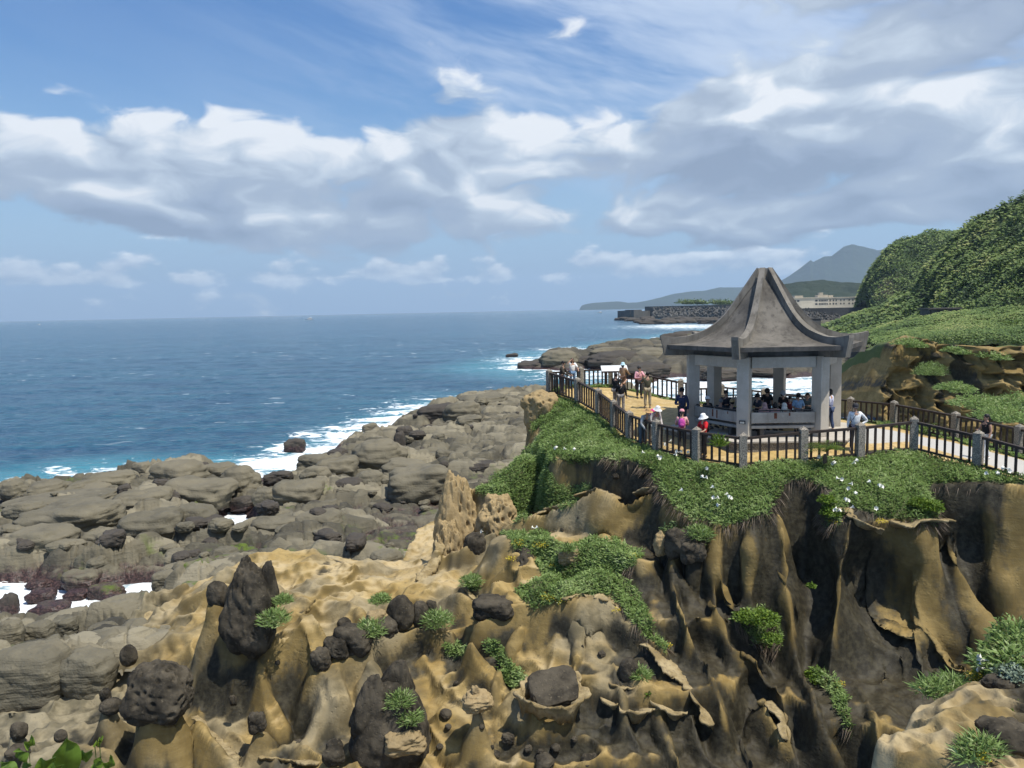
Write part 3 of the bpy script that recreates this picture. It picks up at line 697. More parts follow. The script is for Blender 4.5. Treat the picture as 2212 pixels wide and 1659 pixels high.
M_SHORE = mat_shore()
plat = mesh_obj('shore_platform', np.stack([SX, SY, SHm], -1).reshape(-1, 3), grid_faces(nr, ncl), M_SHORE,
                attrs=dict(moss=moss.ravel(), dark=np.zeros(SX.size), tone=shore_h(SX, SY, True).ravel()))
tag(plat, kind='structure')
# second shore, beyond the promontory
FAR_FRONT = Z0([(1120, 792), (1150, 797), (1182, 798), (1215, 803), (1262, 798), (1272, 786), (1292, 798), (1345, 801), (1352, 816), (1392, 823), (1440, 813), (1500, 816), (1560, 826), (1640, 812),
                (1720, 816), (1800, 810), (1850, 812), (1900, 806), (1990, 800), (2400, 800)])
FAR_BACK = Z0([(2400, 700), (1880, 689), (1720, 690), (1560, 712), (1480, 724), (1400, 736), (1330, 750), (1292, 756), (1270, 772), (1255, 766), (1225, 760), (1182, 778), (1140, 788)])
FAR_POLY = FAR_FRONT+FAR_BACK
FAR_LINE = FAR_POLY+[FAR_POLY[0]]
def far_h(X, Y):
    X = np.asarray(X, np.float32); Y = np.asarray(Y, np.float32)
    wx = X+3*fbm(X*0.05, Y*0.05, 2, 3); wy = Y+5*fbm(X*0.05, Y*0.05, 9, 3)
    ins = poly_inside(wx, wy, FAR_POLY); d, _ = seg_dist(wx, wy, FAR_LINE)
    sd = np.where(ins, d, -d)
    f1, f2, c1 = worley(X*0.085+0.4*fbm(X*.1, Y*.1, 1, 2), Y*0.075)
    g1, g2, c2 = worley(X*0.24, Y*0.21)
    left = sst(62, 38, X)
    v = Y*0.16+0.05*X+0.5*fbm(X*0.06, Y*0.06, 3, 2); st = v-np.floor(v)
    h = np.where(sd > 0, (0.7+2.0*left)*(1-np.exp(-sd/7.0))-0.6, sd*0.10-0.5)
    a = sst(-3, 3, sd)
    h = h+a*(left*(2.0*np.clip(2.0*(f2-f1), 0, 1)**0.45*(0.3+c1)+0.9*np.clip(2.4*(g2-g1), 0, 1)**.5*c2)+(1-left)*(1.1*st+0.6*c2*np.sqrt(np.clip(2*(g2-g1), 0, 1)))+0.2*fbm(X*.3, Y*.3, 4, 3)+1.3*(ridged(X*.06, Y*.09, 6.1, 3)-.35)+0.5*fbm(X*.12, Y*.16, 8.2, 3))
    return h
nf, ncf = 300, 420
Yf = 130*np.exp(np.linspace(0, math.log(620/130), nf)).astype(np.float32); Sf = np.linspace(-0.06, 0.72, ncf).astype(np.float32)
QX = Sf[None]*Yf[:, None]; QY = np.repeat(Yf[:, None], ncf, 1); QH = far_h(QX, QY)
fmoss = sst(0.05, 0.3, fbm(QX*0.05, QY*0.10, 61, 4))*sst(40, 60, QX)*0.9
farshore = mesh_obj('far_shore_shelf', np.stack([QX, QY, QH], -1).reshape(-1, 3), grid_faces(nf, ncf), M_SHORE,
                    attrs=dict(moss=fmoss.ravel(), dark=np.full(QX.size, 0.25), tone=(0.35+0.3*fbm(QX*.15, QY*.15, 3, 3)).ravel()))
tag(farshore, kind='structure')
def Sz(X, Y):
    X = np.asarray(X); Y = np.asarray(Y)
    o = np.full(X.shape, -9.0, np.float32)
    k = Y < 140; o[k] = shore_h(X[k], Y[k])
    k = Y >= 125; o[k] = np.maximum(o[k], far_h(X[k], Y[k])); return o
SHORE_FOAM = Z0([(0, 1058), (90, 1043), (190, 1030)])
FOAM_SPOTS = [(atz(620, 968, 0), 3.5, 1.0), (atz(690, 985, 0), 8, 0.95), (atz(610, 1005, 0), 7, 0.8), (atz(780, 935, 0), 9, 0.9), (atz(560, 1015, 0), 5, 0.8), (atz(860, 905, 0), 10, 0.75), (atz(930, 880, 0), 12, 0.7),
              (atz(160, 1300, 0.2), 8, 1.1), (atz(40, 1320, 0.2), 6, 1.1), (atz(280, 1275, 0.2), 5, 1.1), (atz(500, 1130, 0.3), 3, 1.2),
              (atz(1130, 778, 0), 14, 0.74), (atz(1250, 810, 0), 13, 0.74), (atz(1300, 805, 0), 12, 0.74), (atz(1450, 835, 0), 16, 0.95), (atz(1520, 825, 0), 12, 0.81), (atz(1620, 845, 0), 14, 0.81),
              (atz(1720, 830, 0), 14, 0.89), (atz(1850, 835, 0), 14, 0.89), (atz(1780, 850, 0), 12, 0.81), (atz(1900, 840, 0), 10, 0.89), (atz(1268, 770, 0), 14, 0.74), (atz(1220, 755, 0), 16, 0.7),
              (atz(1480, 705, 0), 60, 0.8), (atz(1440, 692, 0), 40, 0.9), (atz(1400, 688, 0), 30, 0.7)]
# ---- rock shapes
def rock_mesh(name, seed, n=20, power=3.0, rough=0.16, strata=0.03, flat=0.0, pits=0.0, crease=0.10, taper=0.0):
    r = np.random.default_rng(seed); off = r.random(3)*50
    V = []; F = []
    lin = np.tan(np.linspace(-1, 1, n+1)*math.pi/4)
    a, b = np.meshgrid(lin, lin)
    idx = 0
    for k in range(6):
        o = np.ones_like(a); s = 1 if k % 2 == 0 else -1
        P = {0: (o*s, a, b*s), 1: (a*s, b, o*s), 2: (b*s, o*s, a)}[k//2]
        P = np.stack(P, -1).reshape(-1, 3)
        V.append(P); f = grid_faces(n+1, n+1)+idx
        e = P[f[0]-idx]; nn = np.cross(e[1]-e[0], e[2]-e[0])
        F.append(f if np.dot(nn, e[0]) > 0 else f[:, ::-1]); idx += (n+1)**2
    P = np.concatenate(V); F = np.concatenate(F)
    q = np.round(P*1e4).astype(np.int64); _, fi, inv = np.unique(q, axis=0, return_index=True, return_inverse=True)
    P = P[fi]; F = inv.ravel()[F]
    d = P/np.linalg.norm(P, axis=1)[:, None]
    rad = (np.abs(d)**power).sum(1)**(-1/power)
    p = d*rad[:, None]
    nz = fbm(p[:, 0]*0.9+off[0], p[:, 1]*0.9+off[1], p[:, 2]*0.9+off[2], 3)
    nz2 = fbm(p[:, 0]*3+off[1], p[:, 1]*3+off[2], p[:, 2]*3+off[0], 3)
    zz = p[:, 2]*4+nz*1.5
    rd = ridged(p[:, 0]*0.8+off[2], p[:, 1]*0.8+off[0], p[:, 2]*0.8+off[1], 3)
    sc = 1+rough*1.7*nz+rough*0.45*nz2+strata*np.sin(zz*4.5)-crease*(rd-0.4)
    if pits:
        f1, f2, c = worley(p[:, 0]*3.6+off[0], p[:, 1]*3.6, p[:, 2]*3.6)
        sc -= pits*sst(0.46, 0.15, f1)*(c > 0.35)
    p = p*sc[:, None]
    if taper: p[:, :2] *= (1-taper*sst(-0.5, 1.1, p[:, 2]))[:, None]
    if flat: p[:, 2] = np.where(p[:, 2] > 0, p[:, 2]*(1-flat*sst(0.2, 1.0, p[:, 2])), p[:, 2])
    me = bpy.data.meshes.new(name)
    me.vertices.add(len(p)); me.vertices.foreach_set('co', p.astype(np.float32).ravel())
    me.loops.add(F.size); me.loops.foreach_set('vertex_index', F.astype(np.int32).ravel())
    me.polygons.add(len(F)); me.polygons.foreach_set('loop_start', np.arange(0, F.size, 4, dtype=np.int32)); me.update(calc_edges=True); me.shade_smooth()
    return me
def with_attr(me, dark, mat, moss=0.0):
    c = me.copy()
    for nm, v in (('dark', dark), ('moss', moss), ('tone', 0.55)):
        a = c.attributes.new(nm, 'FLOAT', 'POINT'); a.data.foreach_set('value', np.full(len(c.vertices), v, np.float32))
    c.materials.append(mat); return c
RK = [rock_mesh('boulder', s, 18, pw, ro, 0.02) for s, pw, ro in ((1, 2.6, .16), (2, 3.6, .14), (3, 2.3, .20), (4, 4.0, .18), (5, 3.0, .22))]
ROCK = [with_attr(m, 0.0, M_SHORE) for m in RK]; ROCKD = [with_attr(m, 0.9, M_SHORE) for m in RK[:4]]; ROCKM = [with_attr(m, 0.1, M_SHORE, 1.0) for m in RK[:2]]
def place_rock(name, me, px, pb, w, h, zb, dep=0.8, sink=0.3, rz=None, tilt=0.0, loc=None):
    """a rock whose foot is seen at pixel row pb, w x h pixels large, standing at height zb"""
    p = atz(px, pb, zb) if loc is None else np.array(loc)
    s = mpp(p[1]); a = w*s/2; hh = h*s
    o = link(bpy.data.objects.new(name, me))
    zr = hh/(2-sink*1.0)*1.02
    o.location = (p[0], p[1]+a*dep*0.55, p[2]+zr*(1-sink)); o.scale = (a, a*dep, zr)
    o.rotation_euler = (random.uniform(-.08, .08)+tilt, random.uniform(-.10, .10), rz if rz is not None else random.uniform(-0.35, 0.35))
    return o
BOULDERS = [  # px, foot row, width, height, kind(n normal d dark m mossy), label
    (25, 1086, 62, 46, 'n', 'rounded brown boulder at the water edge where the shore meets the left border'),
    (227, 1064, 100, 40, 'n', 'broad flat brown boulder with an undercut foot beside the foaming sea edge'),
    (305, 1032, 42, 32, 'n', 'small knobbly boulder crowning the outer shore beside the broad flat boulder'),
    (270, 1042, 30, 24, 'n', 'small pinkish boulder between the broad flat boulder and the knobbly one'),
    (378, 1056, 112, 56, 'n', 'large smooth humped boulder on the outer shore edge'),
    (425, 1094, 146, 54, 'n', 'long pale loaf shaped boulder in front of the large humped boulder'),
    (464, 1040, 84, 36, 'n', 'pale boulder at the sea edge carrying a small dark stump'),
    (512, 1072, 92, 62, 'n', 'tall rounded boulder with cracks above the narrow white water inlet'),
    (300, 1116, 118, 52, 'n', 'smooth dome boulder in the middle of the left shore'),
    (412, 1156, 92, 64, 'n', 'pointed egg shaped boulder beside the narrow white water inlet'),
    (318, 1178, 126, 68, 'n', 'big slanting boulder with a wet grey patch left of the egg shaped boulder'),
    (137, 1166, 205, 68, 'n', 'very long loaf boulder with vertical cracks and black stumps on top'),
    (118, 1110, 235, 34, 'n', 'low long rock ridge behind the cracked loaf boulder'),
    (92, 1082, 98, 40, 'n', 'layered wedge shaped boulder near the left foam line'),
    (70, 1206, 145, 62, 'n', 'pale brown slab boulder leaning by the left border'),
    (215, 1190, 78, 40, 'n', 'square cut block beside the leaning slab boulder'),
    (170, 1276, 104, 50, 'n', 'long dark footed boulder along the white water channel'),
    (77, 1274, 72, 24, 'd', 'low purple black rock washed by foam, highest in the channel'),
    (82, 1304, 78, 34, 'd', 'purple black rock in the middle of the white water channel'),
    (99, 1334, 104, 34, 'd', 'long purple black rock nearest the viewer in the white water channel'),
    (18, 1334, 48, 60, 'd', 'tall dark brown rock in the channel touching the left border'),
    (159, 1298, 64, 26, 'd', 'small purple black rock between two tongues of foam'),
    (223, 1296, 94, 36, 'm', 'dark rock with a green mossy top in the channel'),
    (238, 1312, 54, 30, 'd', 'dark ragged rock at the right end of the channel'),
    (352, 1272, 50, 36, 'n', 'round brown boulder above the channel end beside the cream sandstone'),
    (422, 1250, 74, 38, 'm', 'low rounded boulder covered with green moss'),
    (478, 1232, 54, 28, 'm', 'smaller moss covered boulder next to the larger mossy one'),
    (411, 1264, 27, 20, 'd', 'small dark cobble beside the moss covered boulders'),
    (131, 1376, 60, 38, 'n', 'egg shaped brown boulder perched on grey sandstone below the channel'),
    (80, 1390, 58, 44, 'n', 'grey rounded boulder left of the perched egg boulder'),
    (218, 1384, 58, 34, 'n', 'tilted flat brown boulder right of the perched egg boulder'),
    (16, 1412, 54, 72, 'n', 'grey rounded boulder cut by the left border below the channel'),
    (635, 977, 44, 26, 'd', 'lone dark rock standing in the surf off the shore'),
    (599, 1048, 60, 26, 'd', 'low black rock on the outer edge right of the surf rock'),
    (679, 1020, 72, 36, 'n', 'flat topped boulder at the surf edge left of the wet slab'),
    (727, 1042, 90, 50, 'n', 'wet bluish slab boulder sloping towards the viewer'),
    (680, 1062, 62, 54, 'n', 'upright square boulder left of the wet bluish slab'),
    (815, 1024, 126, 70, 'n', 'biggest dome boulder on the middle shore with a pitted shaded front'),
    (873, 1040, 96, 44, 'n', 'pale smooth boulder behind the two grey whalebacks'),
    (902, 1082, 132, 66, 'n', 'large pale grey whaleback boulder carrying a dark stone'),
    (798, 1066, 80, 46, 'n', 'pale rounded boulder left of the grey whaleback'),
    (754, 1072, 64, 36, 'd', 'wet dark slab at the foot of the pale rounded boulder'),
    (641, 1096, 106, 54, 'n', 'long boulder with two shaded hollows in its side'),
    (572, 1098, 56, 42, 'n', 'block shaped boulder beside the one with two hollows'),
    (947, 912, 90, 36, 'd', 'dark flat topped rock standing highest on the outer shore'),
    (997, 914, 76, 42, 'n', 'sloping pale rock right of the dark flat topped rock'),
    (873, 950, 36, 28, 'd', 'dark stump shaped rock at the shore edge above the dome boulder'),
    (864, 976, 24, 42, 'd', 'thin dark stacked rock on top of the dome boulder'),
    (930, 1030, 34, 26, 'd', 'dark pointed stone sitting on the pale grey whaleback'),
    (1042, 878, 96, 24, 'n', 'long low rock near the far end of the shore platform'),
    (1111, 861, 54, 18, 'd', 'dark low rock where the shore platform meets the promontory'),
    (688, 1150, 102, 42, 'n', 'rounded slab with green stains in the middle of the platform'),
    (593, 1154, 100, 34, 'n', 'rounded slab left of the green stained one'),
    (1040, 1024, 60, 26, 'd', 'grey tilted slab at the foot of the grassy shoulder'),
    (87, 1104, 30, 22, 'd', 'black mushroom stump on the long ridge left of centre of its row'),
    (34, 1114, 30, 22, 'd', 'black mushroom stump nearest the left border'),
    (191, 1120, 32, 32, 'd', 'largest black stump on the cracked loaf boulder'),
    (102, 1056, 24, 18, 'd', 'small black rock against the left foam line'),
    (128, 1060, 28, 18, 'd', 'pointed black rock right of the small one on the left foam line'),
    (439, 1014, 20, 14, 'd', 'tiny dark cylinder stump on the pale sea edge boulder'),
    (55, 1520, 158, 118, 'n', 'huge smooth cream grey loaf of sandstone by the left border'),
    (180, 1512, 112, 104, 'n', 'large cracked sandstone loaf right of the huge cream one'),
    (207, 1448, 116, 74, 'n', 'grey cream sandstone block behind the cracked loaf'),
    (288, 1396, 76, 54, 'n', 'cream sandstone block with ragged edges behind the front hoodoo'),
    (378, 1412, 106, 60, 'n', 'tilted cream sandstone block beside the tall hoodoo'),
    (1212, 797, 90, 40, 'n', 'brown hump of rock with foam round it beyond the terrace fence'),
    (1150, 797, 60, 14, 'd', 'flat black reef left of the brown hump beyond the fence'),
    (1106, 772, 26, 8, 'd', 'tiny reef rock in the foam beyond the terrace'),
]
for px, pb, w, h, k, lab in BOULDERS:
    bay = pb > 1258 and pb < 1340 and px < 250; zb = -0.1 if bay else (0.7 if pb > 1340 else 0.7)
    if bay: w *= 0.74; h *= 0.8
    if px > 1090 or px == 635: zb = -0.1
    me = random.choice({'n': ROCK, 'd': ROCKD, 'm': ROCKM}[k])
    o = place_rock('boulder', me, px, pb, w, h, zb)
    tag(o, lab, 'rock')
    if w > 85: o['group'] = 'large boulders of the shore'
    else: o['group'] = 'smaller boulders of the shore'
# scatter of small stones over the platform
for i in range(150):
    if i < 60: px, py = random.uniform(700, 1130), random.uniform(880, 1100)
    else: px, py = random.uniform(0, 900), random.uniform(1060, 1240)
    p = atz(px, py, 0.9)
    if p[0] > 1.5+0.02*p[1] and p[1] < 45: continue
    z = float(shore_h(np.array([p[0]]), np.array([p[1]]))[0])
    if z < 0.35 or (p[1] < 47 and Hz(p[0], p[1]) > z): continue
    dk = random.random() < 0.45; s = random.uniform(0.18, 0.55)*(1 if i % 3 else 1.7)
    o = link(bpy.data.objects.new('cobble', random.choice(ROCKD if dk else ROCK)))
    o.location = (p[0], p[1], z+s*0.3); o.scale = (s*random.uniform(.8, 1.6), s, s*random.uniform(.5, .9)); o.rotation_euler = (random.uniform(-.2, .2), random.uniform(-.2, .2), random.uniform(0, 6.3))
    tag(o, 'small loose '+('black' if dk else 'brown')+' stone lying on the '+('outer shore above the surf' if p[1] > 75 else 'middle shore platform' if p[0] > -17 else 'left shore platform'), 'stone', 'small loose stones on the shore platform')
for px, pb, w, h, k, lab in [(1335, 795, 130, 34, 'd', 'broad dark rock at the water edge behind the terrace fence'), (1320, 776, 90, 26, 'n', 'grey rock in the second row beyond the fence'), (1425, 790, 130, 38, 'n', 'blue grey whaleback rock left of the pavilion roof corner'),
        (1380, 768, 90, 26, 'n', 'brown rock behind the blue grey whaleback'), (1450, 768, 80, 24, 'n', 'ochre rounded rock beside the roof corner'), (1300, 762, 60, 18, 'n', 'low rock at the left tip of the far outcrop'), (1460, 742, 60, 22, 'd', 'dark pointed rock behind the roof corner'),
        (1400, 815, 100, 30, 'd', 'dark brown rock washed by surf just beyond the fence'), (1560, 822, 90, 22, 'd', 'dark reef seen between the left pavilion columns'), (1660, 812, 120, 22, 'd', 'long dark reef seen under the pavilion beam'), (1340, 752, 60, 16, 'n', 'small brown rock on the far ridge of the outcrop'), (1270, 792, 50, 22, 'd', 'dark rock beside the brown hump in the surf')]:
    o = place_rock('boulder', random.choice(ROCKD if k == 'd' else ROCK), px, pb, w, h, 1.2 if pb < 780 else 0.2); tag(o, lab, 'rock', 'rocks beyond the terrace')
print('shore', round(time.time()-T0, 1))
# ------------------------------------------------------------------ sea
def mat_sea():
    m, q, b = material('sea_water')
    co = q.node('ShaderNodeTexCoord').outputs['Object']
    x, y, z = q.sep(co)
    sw = q.noise(q.comb(q.mul(x, 0.05), q.mul(y, 0.10), 0), 1.0, 3, 0.6)
    chop = q.noise(q.comb(q.mul(x, 0.55), q.mul(y, 1.0), 0), 1.0, 4, 0.62)
    fine = q.noise(q.comb(q.mul(x, 2.2), q.mul(y, 3.4), 0), 1.0, 2, 0.6)
    patch = q.noise(q.comb(q.mul(x, 0.006), q.mul(y, 0.014), 0), 1.0, 4, 0.55)
    deep = q.mix(q.step(patch, 0.38, 0.62), (0.008, 0.050, 0.105), (0.011, 0.070, 0.125))
    deep = q.mix(q.step(chop, 0.38, 0.66), deep, (0.028, 0.115, 0.165))  # light catching the chop's facets, painted into the water colour
    deep = q.mix(q.step(sw, 0.56, 0.36, 0.0, 0.55), deep, (0.006, 0.040, 0.095))
    sh = q.attr('shallow')
    deep = q.mix(q.step(sh, 0.05, 0.9), deep, (0.050, 0.205, 0.265))
    foam = q.attr('foam')
    fn1 = q.noise(q.comb(q.mul(x, 0.42), q.mul(y, 0.60), 0), 1.0, 6, 0.68, 1.2)
    fn2 = q.noise(q.comb(q.mul(x, 0.16), q.mul(y, 0.24), 3), 1.0, 5, 0.6, 0.8)
    ff = q.step(q.add(q.mul(foam, 0.88), q.add(q.mul(q.sub(fn1, 0.5), 1.7), q.mul(q.sub(fn2, .5), 1.3))), 0.47, 0.74)
    # whitecaps on the open water
    wc = q.noise(q.comb(q.mul(x, 0.060), q.mul(y, 0.145), 7), 1.0, 6, 0.70, 0.6)
    wcm = q.step(wc, 0.69, 0.74)
    wc2 = q.noise(q.comb(q.mul(x, 0.16), q.mul(y, 0.36), 11), 1.0, 4, 0.62)
    wcm = q.m('MAXIMUM', wcm, q.mul(q.step(wc2, 0.645, 0.68), q.step(patch, 0.42, 0.60)))
    ff = q.m('MAXIMUM', ff, q.mul(wcm, 0.8))
    col = q.mix(ff, deep, (0.80, 0.84, 0.85))
    q.put(b.inputs['Base Color'], col)
    q.put(b.inputs['Roughness'], q.step(ff, 0, 1, 0.16, 0.75))
    b.inputs['IOR'].default_value = 1.333; b.inputs['Specular IOR Level'].default_value = 0.42
    h = q.add(q.add(q.mul(sw, 2.2), q.mul(chop, 0.75)), q.mul(fine, 0.14))
    q.put(b.inputs['Normal'], q.bump(h, 1.0, 0.9))
    return m
M_SEA = mat_sea()
def build_sea():
    nr, ncol = 330, 420
    Yr = 24*np.exp(np.linspace(0, math.log(900/24), nr)); S = np.linspace(-1.0, 1.0, ncol)
    X = (S[None, :]*np.maximum(Yr[:, None]*0.95, 60)); Y = np.repeat(Yr[:, None], ncol, 1)
    amp = sst(900, 60, Y)
    Z = amp*(0.45*fbm(X*0.055+1, Y*0.11, 5, 3)+0.26*fbm(X*0.22, Y*0.42, 6, 3))
    # foam follows the shore: distance to rock measured on the land fields
    fo = np.zeros(X.shape, np.float32); shw = np.zeros(X.shape, np.float32)
    hh = Sz(X, Y)
    shw = sst(-4.5, 0.1, hh); 
    sm = hh.copy()
    fo = sst(-2.2, -0.05, sm)*0.95
    d, _ = seg_dist(X, Y, SHORE_FOAM)
    fo = np.maximum(fo, 0.75*sst(14, 0, d*np.where(Y < 60, 1.7, 1.0))); shw = np.maximum(shw, sst(20, 2, d)*0.8)
    for c, r, s in FOAM_SPOTS:
        e = np.exp(-((X-c[0])**2+((Y-c[1])*0.55)**2)/(r*r)); fo = np.maximum(fo, s*e); shw = np.maximum(shw, 0.7*s*e)
    o = mesh_obj('sea', np.stack([X, Y, Z], -1).reshape(-1, 3), grid_faces(nr, ncol), M_SEA, attrs=dict(foam=fo.ravel(), shallow=shw.ravel()))
    tag(o, kind='structure')
    # the open sea out to the horizon, and a little behind the viewer
    me = MB(); far = 14000.0; xs = 0.95*900
    me.raw([(-xs, 900, -0.004), (xs, 900, -0.004), (far, far, -0.004), (-far, far, -0.004), (-far, -200, -0.004), (-60, 24, -0.004), (far, -200, -0.004), (60, 24, -0.004)],
           [(0, 1, 2, 3), (4, 5, 0, 3), (1, 7, 6, 2)])
    o = me.build('sea_outer', M_SEA); o.name = 'sea'; tag(o, kind='structure')
build_sea()
print('sea', round(time.time()-T0, 1))
# ------------------------------------------------------------------ capstones, concretions, rims and plates of the eroded sandstone
def mat_cap():
    m, q, b = material('dark_concretion')
    co = q.node('ShaderNodeNewGeometry').outputs['Position']
    n1 = q.noise(co, 1.6, 6, 0.6); n2 = q.noise(co, 9.0, 6, 0.65); pit = q.vor(co, 9.0)
    c = q.mix(q.step(n1, 0.35, 0.65), (0.026, 0.023, 0.018), (0.082, 0.070, 0.051))
    c = q.mix(q.mul(q.step(n2, 0.55, 0.75), 0.6), c, (0.165, 0.140, 0.098))
    c = q.mix(q.attr('pale'), c, q.mix(n2, (0.21, 0.145, 0.065), (0.42, 0.325, 0.18)))
    q.put(b.inputs['Base Color'], c); b.inputs['Roughness'].default_value = 0.95; b.inputs['Specular IOR Level'].default_value = 0.08
    q.put(b.inputs['Normal'], q.bump(q.add(q.mul(n2, 0.7), q.mul(q.step(pit, 0.02, 0.3), 0.5)), 0.8, 0.035))
    return m
M_CAP = mat_cap()
def cap_variant(seed, pw, ro, pits=0.0, flat=0.0, pale=0.0, strata=0.0, taper=0.0, n=24):
    me = rock_mesh('capstone', seed, n, pw, ro, strata, flat, pits, 0.10, taper)
    a = me.attributes.new('pale', 'FLOAT', 'POINT'); a.data.foreach_set('value', np.full(len(me.vertices), pale, np.float32))
    me.materials.append(M_CAP); return me
CP = [cap_variant(21, 2.8, .20), cap_variant(22, 3.6, .22), cap_variant(23, 3.0, .26)]
CPIT = [cap_variant(31, 3.0, .20, 0.14, taper=.22, n=40), cap_variant(32, 2.6, .24, 0.15, taper=.4, n=30), cap_variant(33, 4.0, .16, .15, taper=.28, n=40)]
CBELL = cap_variant(34, 2.8, .14, taper=.30, n=30); CFIN = cap_variant(35, 3.0, .2, taper=.5)
CEGG = [cap_variant(41, 2.1, .08), cap_variant(42, 2.2, .10)]
CPALE = [cap_variant(51, 2.6, .24, 0.10, 0, 0.9, .03), cap_variant(52, 3.2, .22, .06, 0, .75, .03)]
CSLAB = cap_variant(61, 4.5, .10, 0, .2)
def cap(name, me, px, py, w, h, Y, label, group=None, dep=0.9, rz=None, tilt=(0, 0), cat='rock'):
    c = at(px, py, Y); s = mpp(Y)
    o = link(bpy.data.objects.new(name, me)); o.location = c; o.scale = (w*s/2, w*s/2*dep, h*s/2)
    o.rotation_euler = (tilt[0], tilt[1], random.uniform(-.4, .4) if rz is None else rz)
    return tag(o, label, cat, group)
G1 = 'dark capstones on the hoodoos'; G2 = 'dark stones along the boulder ridge'; G3 = 'dark concretions set in the sandstone'
cap('capstone', CPIT[2], 340, 1492, 142, 118, 21.8, 'brown pitted block capping the front left hoodoo', G1, rz=0.1)
cap('capstone', CEGG[0], 293, 1478, 34, 62, 21.5, 'smooth oval knob on the left side of the front hoodoo cap', G1)
cap('capstone', CPIT[0], 538, 1322, 116, 182, 25.0, 'tallest black pitted capstone on the large left hoodoo', G1, rz=0.2)
cap('capstone', CPIT[1], 533, 1238, 50, 70, 25.2, 'upper pitted lobe rising from the tallest black capstone', G1, rz=0.2)
cap('capstone', CFIN, 576, 1268, 50, 120, 25.2, 'black upright fin beside the tallest pitted capstone', G1, tilt=(0, .12))
cap('capstone', CEGG[1], 470, 1284, 47, 62, 25.9, 'smooth brown cap on the slender column left of the tallest hoodoo', G1)
for i, (px, py, w, h, Y, me, lab) in enumerate([
        (693, 1418, 42, 54, 24.5, CP[0], 'hollow fronted dark stone at the near end of the boulder ridge'),
        (729, 1390, 56, 52, 24.9, CP[2], 'second dark stone of the boulder ridge'),
        (764, 1374, 78, 66, 25.2, CP[1], 'widest dark stone of the boulder ridge, left of its grass tuft'),
        (832, 1352, 54, 52, 25.7, CP[0], 'dark stone right of the grass tuft on the boulder ridge'),
        (866, 1318, 62, 80, 26.2, CEGG[0], 'tall leaning dark stone on the boulder ridge'),
        (908, 1320, 40, 68, 26.4, CEGG[1], 'narrow upright dark stone next to the tall leaning one'),
        (932, 1308, 22, 42, 26.6, CP[1], 'dark splinter at the far end of the boulder ridge'),
        (814, 1326, 48, 34, 26.0, CPALE[1], 'grey striped rock behind the boulder ridge'),
        (744, 1340, 32, 30, 26.5, CEGG[0], 'small dark cone behind the boulder ridge')]):
    cap('dark_stone', me, px, py+9, w, h, Y, lab, G2)
cap('capstone', CBELL, 845, 1575, 178, 215, 22.4, 'big black boulder with pale band in the front centre of the ochre slope', G1, rz=0)
cap('capstone', CFIN, 806, 1535, 96, 170, 22.1, 'left black lobe of the big front centre boulder', G1, rz=.2)
cap('capstone', CFIN, 856, 1480, 84, 130, 22.8, 'black fin on top of the big front centre boulder', G1, tilt=(0.1, .15))
cap('capstone', CPALE[1], 872, 1598, 90, 50, 21.7, 'pale grey plate on the front of the big black boulder', G1)
cap('capstone', CSLAB, 1196, 1486, 104, 30, 22.4, 'black crescent slab lying in the sandstone cup', G1, rz=.15, tilt=(0.5, -0.12))
cap('capstone', CEGG[0], 1359, 1450, 44, 58, 23.0, 'black egg stone held in a small sandstone cup', G1)
cap('mushroom_cap', CPALE[0], 1032, 1514, 64, 44, 21.9, 'ragged pale cap of the small mushroom rock', None)
cap('mushroom_cap', CPALE[1], 1026, 1494, 18, 28, 21.9, 'thin upright tip on the small mushroom rock')
cap('capstone', CP[2], 1470, 1174, 68, 66, 26.0, 'dark boulder crowning the pillar in the cliff below the pavilion', G1)
cap('capstone', CP[1], 1494, 1192, 50, 46, 25.6, 'reddish brown stone beside the boulder on the cliff pillar', G1)
cap('capstone', CPALE[0], 1426, 1176, 26, 52, 26.2, 'pale spike left of the boulder on the cliff pillar', G1)
cap('dark_rock', CPIT[1], 1138, 1222, 98, 82, 28.6, 'rough purple brown rock at the left end of the planted ledge')
cap('dark_rock', CEGG[1], 1031, 1180, 58, 66, 32.2, 'smooth brown dome rock at the head of the ochre hollow')
cap('dark_rock', CP[1], 1066, 1312, 84, 46, 25.8, 'black knobbly rock on the left shoulder of the front crest')
cap('dark_rock', CPALE[1], 1232, 1200, 52, 40, 27.6, 'pale ochre block standing in the planted ledge')
CHON = [cap_variant(71, 3.2, .30, 0.26, 0, 1.0, 0, .40, 44), cap_variant(72, 3.0, .30, .24, 0, 1.0, 0, .2, 44), cap_variant(73, 3.0, .22, .14, 0, .95, 0, -.35, 36)]
cap('honeycomb_rock', CHON[0], 990, 1120, 96, 180, 34.8, 'tall ochre honeycombed spire at the seaward foot of the grassy shoulder')
cap('honeycomb_rock', CHON[1], 968, 1200, 70, 150, 33.2, 'ochre fretted buttress below the honeycombed spire')
cap('honeycomb_rock', CHON[1], 1075, 1125, 90, 110, 33.8, 'brown fluted rock under the grassy shoulder right of the spire')
cap('overhanging_block', CHON[2], 1166, 892, 66, 92, 40.6, 'heart shaped ochre block overhanging below the far corner of the fence')
